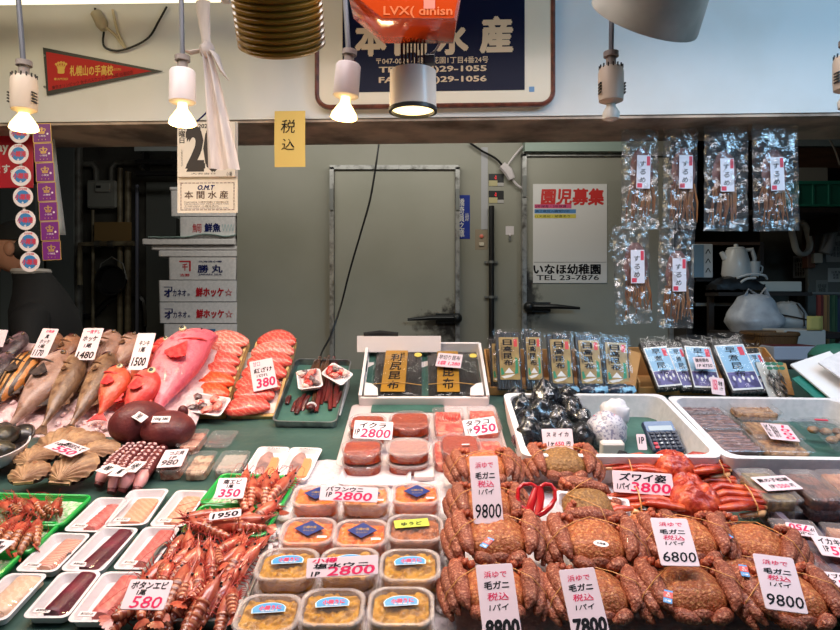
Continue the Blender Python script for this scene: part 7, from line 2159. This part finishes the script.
keg = make_kegani()
keg0 = True
def crab(label, px, py, h, yaw=0.0, sc=1.0, pitch=0.0, body=None, roll=0.0):
    global keg0
    m = D.mat(px, py, h, yaw, pitch, roll) @ Matrix.Scale(sc, 4)
    if keg0:
        keg.matrix_world = m
        keg['label'] = label
        keg0 = False
        o = keg
    else:
        o = dup(keg, m, label)
    if body:
        c = o.children[0]
        c.data = c.data.copy()
        c.data.materials[0] = body
    return o
M_TB, M_TR = M('tag_blue', (90, 150, 206), .4), M('tag_red', (224, 84, 80), .4)
def crab_tag(label, px, py, h, yaw, oval=False):
    m = D.mat(px, py, h, yaw, .1)
    o = thing('crab_tag', label, 'tag', m, 'small tags on the crabs')
    if oval:
        obj('tag', loft([[(.012 * math.cos(q), .0075 * math.sin(q), z) for q in [2 * PI * i / 20 for i in range(20)]] for z in (0, .001)]), TAGM, o)
        obj('black_lettering', [ink('北海道', 0, 0, .014, .005, .03, z=.0014)], INK, o, smooth=0)
    else:
        obj('tag', plate(.012, .026, .001, 0, .001, 0), M_TB, o)
        obj('red_panel', plate(.0122, .012, .0005, .001, .0014, 0, 3, 0, .003), M_TR, o)
        obj('white_lettering', [ink('毛\nガニ', 0, .003, .007, .009, .03, z=.0018), ink('小樽', 0, -.009, .008, .004, .03, z=.0014)], WHITEPAPER, o, smooth=0)
    return o
crab('hairy crab behind the 9800 price card in the back row', 484, 478, .030, .05, .98)
crab('olive brown hairy crab against the foam box, right of the back row', 562, 474, .028, -.03, 1.04, body=M_OLIVE)
crab('hairy crab mostly hidden under the 9800 price card foot', 488, 516, .022, 0, .98)
crab('hairy crab turned sideways below the white claw tray', 588, 518, .035, 1.45, 1.0, body=M_OLIVE)
crab('orange brown hairy crab between the 9800 and 8800 price cards', 496, 552, .045, .02, 1.05)
crab('hairy crab holding the 8800 price card at the bottom of the photo', 494, 604, .022, 0, 1.0)
crab('hairy crab with an oval white tag above the 7800 price card', 593, 557, .045, -.06, 1.05)
crab('hairy crab behind the 7800 price card at the bottom of the photo', 595, 608, .022, .05, .98)
crab('hairy crab between the snow crab and the 6800 price card', 645, 545, .018, .3, .95)
crab('hairy crab holding the slanting 6800 price card', 684, 552, .045, .0, 1.0)
crab('hairy crab with blue red tag at the bottom below the 6800 card', 688, 606, .028, 0, 1.05)
crab('hairy crab left behind the rightmost tall price card', 752, 558, .028, -.5, 1.0)
crab('hairy crab below the rightmost tall price card at the corner', 785, 612, .028, .04, 1.02)
crab('hairy crab in the gap between the 6800 card crab and the corner crab', 738, 592, .014, .2, .95)
crab_tag('blue and red tag on the crab above the 8800 price card', 487, 543, .102, -.7)
crab_tag('oval white tag on the crab above the 7800 price card', 601, 544, .102, -.3, True)
crab_tag('blue and red tag on the crab below the 6800 price card', 668, 597, .088, -.4)
crab_tag('blue and red tag lying flat behind the rightmost tall card', 725, 538, .086, -1.25)
crab_tag('blue and red tag left of the rightmost tall price card', 744, 571, .088, -.25)
crab_tag('blue tag half hidden under the left edge of the 6800 card', 668, 554, .104, -.8)
crab_tag('blue tag half hidden under the top of the 6800 card', 657, 521, .08, -1.0)

# ---- snow crabs
M_SNOW = M('snow_crab', (168, 44, 22), .4, var=((222, 96, 52), 60, .45, .68), bump=(120, .8), coat=.3)
M_SNOWL = M('snow_crab_leg', (172, 48, 22), .35, var=((220, 98, 50), 40, .48, .68), bump=(160, .4), coat=.3)
M_SNOWP = M('snow_crab_pale', (226, 168, 116), .4, coat=.2)
def snow_crab(label, px, py, h, yaw, sc=1.0, seed=0):
    m = D.mat(px, py, h, yaw) @ Matrix.Scale(sc, 4)
    o = thing('snow_crab', label, 'crab', m, 'red snow crabs with bundled legs')
    g = carapace(.043, .044, .034, 14, seed, .20)
    obj('carapace', mv(g, 0, 0, .014), M_SNOW, o, smooth=80)
    for s in (-1, 1):
        for j in range(4):
            y0, z0 = .028 - .018 * j, .022 - .004 * j
            L = .150 - .016 * abs(j - 1)
            pts = [(s * .036, y0 * .8, z0), (s * .060, y0 + .004, z0 + .006), (s * .10, y0 * .8 + .001, z0 + .005), (s * L, y0 * .45, z0)]
            leg = obj('leg', tube(pts, [.007, .0085, .0080, .0050], 10, .7), M_SNOWL, o, smooth=80)
            obj('lower_segment', tube([(s * L, y0 * .45 - .002, z0 - .006), (s * .11, y0 * .7 - .006, z0 - .004), (s * .07, y0 * .85 - .007, z0 - .006)], [.005, .007, .004], 8, .75), M_SNOWP, leg, smooth=80)
        obj('claw', tube([(s * .030, -.036, .020), (s * .055, -.040, .026), (s * .085, -.030, .026), (s * .10, -.024, .02)], [.007, .010, .008, .002], 10, .8), M_SNOWL, o, smooth=80)
        obj('rubber_band', [tube([(s * .098, .034, .02), (s * .098, .020, .036), (s * .098, -.004, .033), (s * .099, -.026, .022), (s * .099, -.034, .008)], .0014, 5)], M_BANDR, o)
    return o
snow_crab('red snow crab behind the 3800 price card, farthest back', 672, 473, .035, .03, 1.0, 1)
snow_crab('red snow crab under the other two with only legs showing', 684, 493, .012, .05, .95, 5)
snow_crab('red snow crab below the 3800 price card with legs pointing right', 692, 508, .042, -.03, 1.1, 9)
for i, (px, py, hh, lab) in enumerate(((622, 457, .05, 'black twisted rubber strip on the legs of the back snow crab'), (646, 509, .055, 'black twisted rubber strip on the legs of the front snow crab'))):
    g = [mv(tube([(-.014, 0, 0), (-.004, .004, .006), (.006, -.003, .005), (.014, .002, 0)], [.004, .006, .006, .003], 8, .5), 0, (q - 1) * .005, .002 * q, .4 * q) for q in range(3)]
    tag(obj('rubber_strip', g, BLACK, m=D.mat(px, py, hh, -.5)), lab, 'rubber strip')
card('price_card', 'wide white price card ズワイ姿 3800 in front of the back snow crab', D.lean(640, 494, 1.8, .06), (612, 470), (672, 474), (613, 492), black=[('ズワイ姿', .5, .27, .78, .36), ('1パイ', .17, .7, .22, .28)], red=[('3800', .62, .7, .66, .42, {'bold': .02})])
# white tray with cut claws
def claws(o, W_, H_, z):
    for i in range(4):
        obj('crab_leg_piece', mv(tube([(-.03, 0, .006), (0, .003, .01), (.03, 0, .006)], [.006, .0085, .004], 9, .8), (.02 + .1 * i) * W_, (.10 - .16 * i) * H_, z + .004 * i, -.4 + .25 * i), M_SNOWL if i % 2 else M('claw_pale%d' % i, (226, 132, 96), .4), o)
film_tray('claw_tray', 'white foam tray holding a few orange crab leg pieces among the crabs', D.lean(592, 512, .9, .045), (556, 490), (629, 499), (552, 508), .012, .012, claws, mat=WHITE, wrap=False)
# scissors
PS = D.lean(533, 526, 2.2, .03)
e = PS.hit(533, 512, .0)
sc2 = thing('scissors', 'red handled scissors stuck blades down between the crabs', 'scissors', Matrix.Translation(e))
M_SCR = M('scissor_red', (190, 20, 30), .3, coat=.4)
def sp_(pts, h=0): return [PS.hit(a, b, h) - e for a, b in pts]
obj('handle', [tube(sp_([(536, 487), (531, 484), (523, 484.5), (518.5, 489), (517.5, 498), (520, 506), (526, 511), (530, 514)]), [.004, .004, .004, .004, .0042, .005, .006, .006], 8), tube(sp_([(536, 486), (533, 497), (530, 508), (530, 515)]), [.005, .008, .0085, .006], 8, .6)], M_SCR, sc2)
obj('handle', [tube(sp_([(540, 487), (545, 484), (551, 485), (555, 490), (555, 499), (551, 506), (544, 512), (538, 515)], .004), [.004, .004, .004, .004, .0042, .005, .006, .006], 8), tube(sp_([(540, 486), (540.5, 497), (539, 508), (536, 515)], .004), [.005, .008, .0085, .006], 8, .6)], M_SCR, sc2)
obj('blades', [tube(sp_([(531, 514), (533, 522), (532, 532)]), [.006, .007, .001], 6, .25), tube(sp_([(538, 514), (535, 522), (533, 532)], .003), [.006, .007, .001], 6, .25)], M_STEEL, sc2)
obj('screw', [mv(blob((0, 0, 0), .004, .004, .002, 8, 5), *(sp_([(534, 518)], .005)[0]))], M_GREYMETAL, sc2)

# ---- tall crab price cards
def crab_card(label, pl, TL, TR, BL, price, big=.05, mode=0):
    blk = [('毛ガニ', .5, .30 if mode == 0 else .28, .66, .10, {'bold': .03}), ('1パイ', .5, .54 if mode == 0 else .56, .52, .08, {'bold': .015}), (price, .52, .82, .86, .20, {'bold': .01 if mode == 0 else .05})]
    rd = [('浜ゆで', .5, .14, .62, .09), ('税込', .5, .425, .56, .10)]
    return card('price_card', label, pl, TL, TR, BL, black=blk, red=rd, bold=.01)
crab_card('tall white price card 浜ゆで毛ガニ 9800 standing in the back crabs', D.lean(488, 524, 1.8, .085), (469, 456.5), (497.5, 455.5), (481, 524), '9800')
crab_card('tall white price card 浜ゆで毛ガニ 8800 left of the 7800 card at the bottom of the photo', D.lean(496, 600, 1.2, .095), (475.5, 565), (512, 563), (483, 645), '8800', mode=1)
crab_card('tall white price card 浜ゆで毛ガニ 7800 right of the 8800 card at the bottom of the photo', D.lean(582, 600, 1.2, .10), (558.5, 570), (594, 567), (573, 641), '7800', mode=1)
crab_card('slanting pink price card 浜ゆで毛ガニ 6800 on the right crabs', D.lean(684, 545, 1.0, .108), (650, 517.5), (687, 518.5), (678, 566), '6800')
crab_card('glossy tall price card 浜ゆで毛ガニ 9800 rightmost on the crabs', D.lean(776, 585, 1.0, .108), (752.5, 553), (793, 558), (756, 607.5), '9800')

# ---- packs in the right corner
M_DKBIN = M('purple_grey_plastic', (104, 92, 104), .4, coat=.1)
xw = D.hit(754, 512).x
bn = thing('plastic_bin', 'shallow purple grey bin edge holding packs in the right front corner', 'bin', Matrix.Translation((xw, 1.16, cz(1.16) + .004)) @ Matrix.Rotation(math.atan(SLOPE), 4, 'X'))
obj('side_wall', box(0, 0, .022, .012, .52, .044), M_DKBIN, bn)
obj('back_wall', box(.30, .26, .022, .61, .012, .044), M_DKBIN, bn)
obj('floor', box(.30, 0, .002, .60, .52, .004), M_DKBIN, bn)
M_MATS = M('matsumae_pickle', (150, 126, 76), .35, var=((90, 72, 46), 60, .4, .6), bump=(120, .7), coat=.3)
M_KIM = M('squid_kimchi', (150, 64, 62), .35, var=((86, 34, 36), 40, .4, .6), bump=(120, .7), coat=.3)
M_TSU = M('whelk_pickle', (206, 148, 112), .35, var=((170, 104, 76), 50, .4, .6), bump=(120, .7), coat=.3)
M_GRYP = M('grey_pickle', (150, 140, 132), .35, var=((104, 94, 90), 50, .4, .6), bump=(120, .7), coat=.3)
M_BRP = M('brown_pickle', (128, 72, 52), .35, var=((60, 34, 28), 50, .4, .6), bump=(120, .7), coat=.3)
for lev in (0, 1):
    n = ('lower', 'upper')[lev]
    dy, hh = (11, .045) if lev == 0 else (0, .075)
    clear_pack('pickle_pack', n + ' clear pack of pickled herring roe in the leftmost stack under the printed card', D, (733, 467.5 + dy), (769, 467.5 + dy), (761, 501 + dy), hh, .028, M_MATS, 'pack', None, FROSTC, CLEAR, .8, .002, .14)
    clear_pack('pickle_pack', n + ' clear pack of brown pickle in the second stack of the right corner', D, (777, 468.5 + dy), (812, 468.5 + dy), (806, 500 + dy), hh, .028, M_BRP, 'pack', None, FROSTC, CLEAR, .8, .003, .14)
    clear_pack('pickle_pack', n + ' clear pack of orange pickle cut off by the right edge', D, (812, 468.5 + dy), (850, 468.5 + dy), (846, 502 + dy), hh, .028, M_TSU, 'pack', None, FROSTC, CLEAR, .8, .003, .14)
card('price_card', 'printed white card 数の子松前 1550 on the herring roe pack', D, (750, 477), (785, 475), (757, 491.5), h=.079, black=[('数の子松前', .5, .3, .86, .26, {'bold': .03}), ('1P', .27, .74, .14, .24), ('円', .82, .74, .1, .24)], red=[('1550', .54, .74, .36, .24, {'bold': .02})])
clear_pack('pickle_pack', 'clear pack of pale pickle under the upside down 750 card', D, (767, 517), (812, 520), (787, 548), .05, .03, M_TSU, 'pack', None, FROSTC, CLEAR, .8, .003, .06)
clear_pack('pickle_pack', 'clear pack of orange pickle at the right edge behind the イカキムチ card', D, (818, 521), (862, 524), (844, 550), .05, .03, M_TSU, 'pack', None, FROSTC, CLEAR, .8, .003, .06)
clear_pack('pickle_pack', 'clear pack of dark red squid kimchi in the right corner', D, (789, 545), (842, 550), (812, 580), .05, .03, M_KIM, 'pack', None, FROSTC, CLEAR, .85, .004, .06)
clear_pack('pickle_pack', 'clear pack of grey pickle under the lowest card at the right edge', D, (812, 572), (868, 577), (834, 604), .048, .03, M_GRYP, 'pack', None, FROSTC, CLEAR, .8, .003, .06)
clear_pack('pickle_pack', 'clear pack in the bottom right corner of the photo', D, (836, 600), (890, 604), (868, 640), .046, .03, M_KIM, 'pack', None, FROSTC, CLEAR, .8, .003, .06)
c = card('price_card', 'white card lying upside down with pink 750 on the pale pickle', D, (820, 538), (790, 533.5), (814.5, 526), h=.056, red=[('750', .58, .66, .66, .50, {'bold': .03})], black=[('つぶ貝', .5, .22, .66, .24), ('1P', .14, .6, .14, .26)])
card('price_card', 'white card イカキムチ 550 cut off by the right edge', D, (810, 534.5), (862, 541), (816, 554), h=.062, black=[('イカキムチ', .45, .27, .72, .30), ('1P', .16, .66, .10, .28)], red=[('550', .46, .72, .46, .42, {'bold': .02})])
card('price_card', 'white card ツブワサ cut off by the right edge, lowest of the corner cards', D, (815.5, 570.5), (866, 575), (830, 586), h=.060, black=[('ツブワサ', .4, .3, .6, .3), ('1P', .2, .72, .12, .28)], red=[('550', .5, .74, .4, .36)])
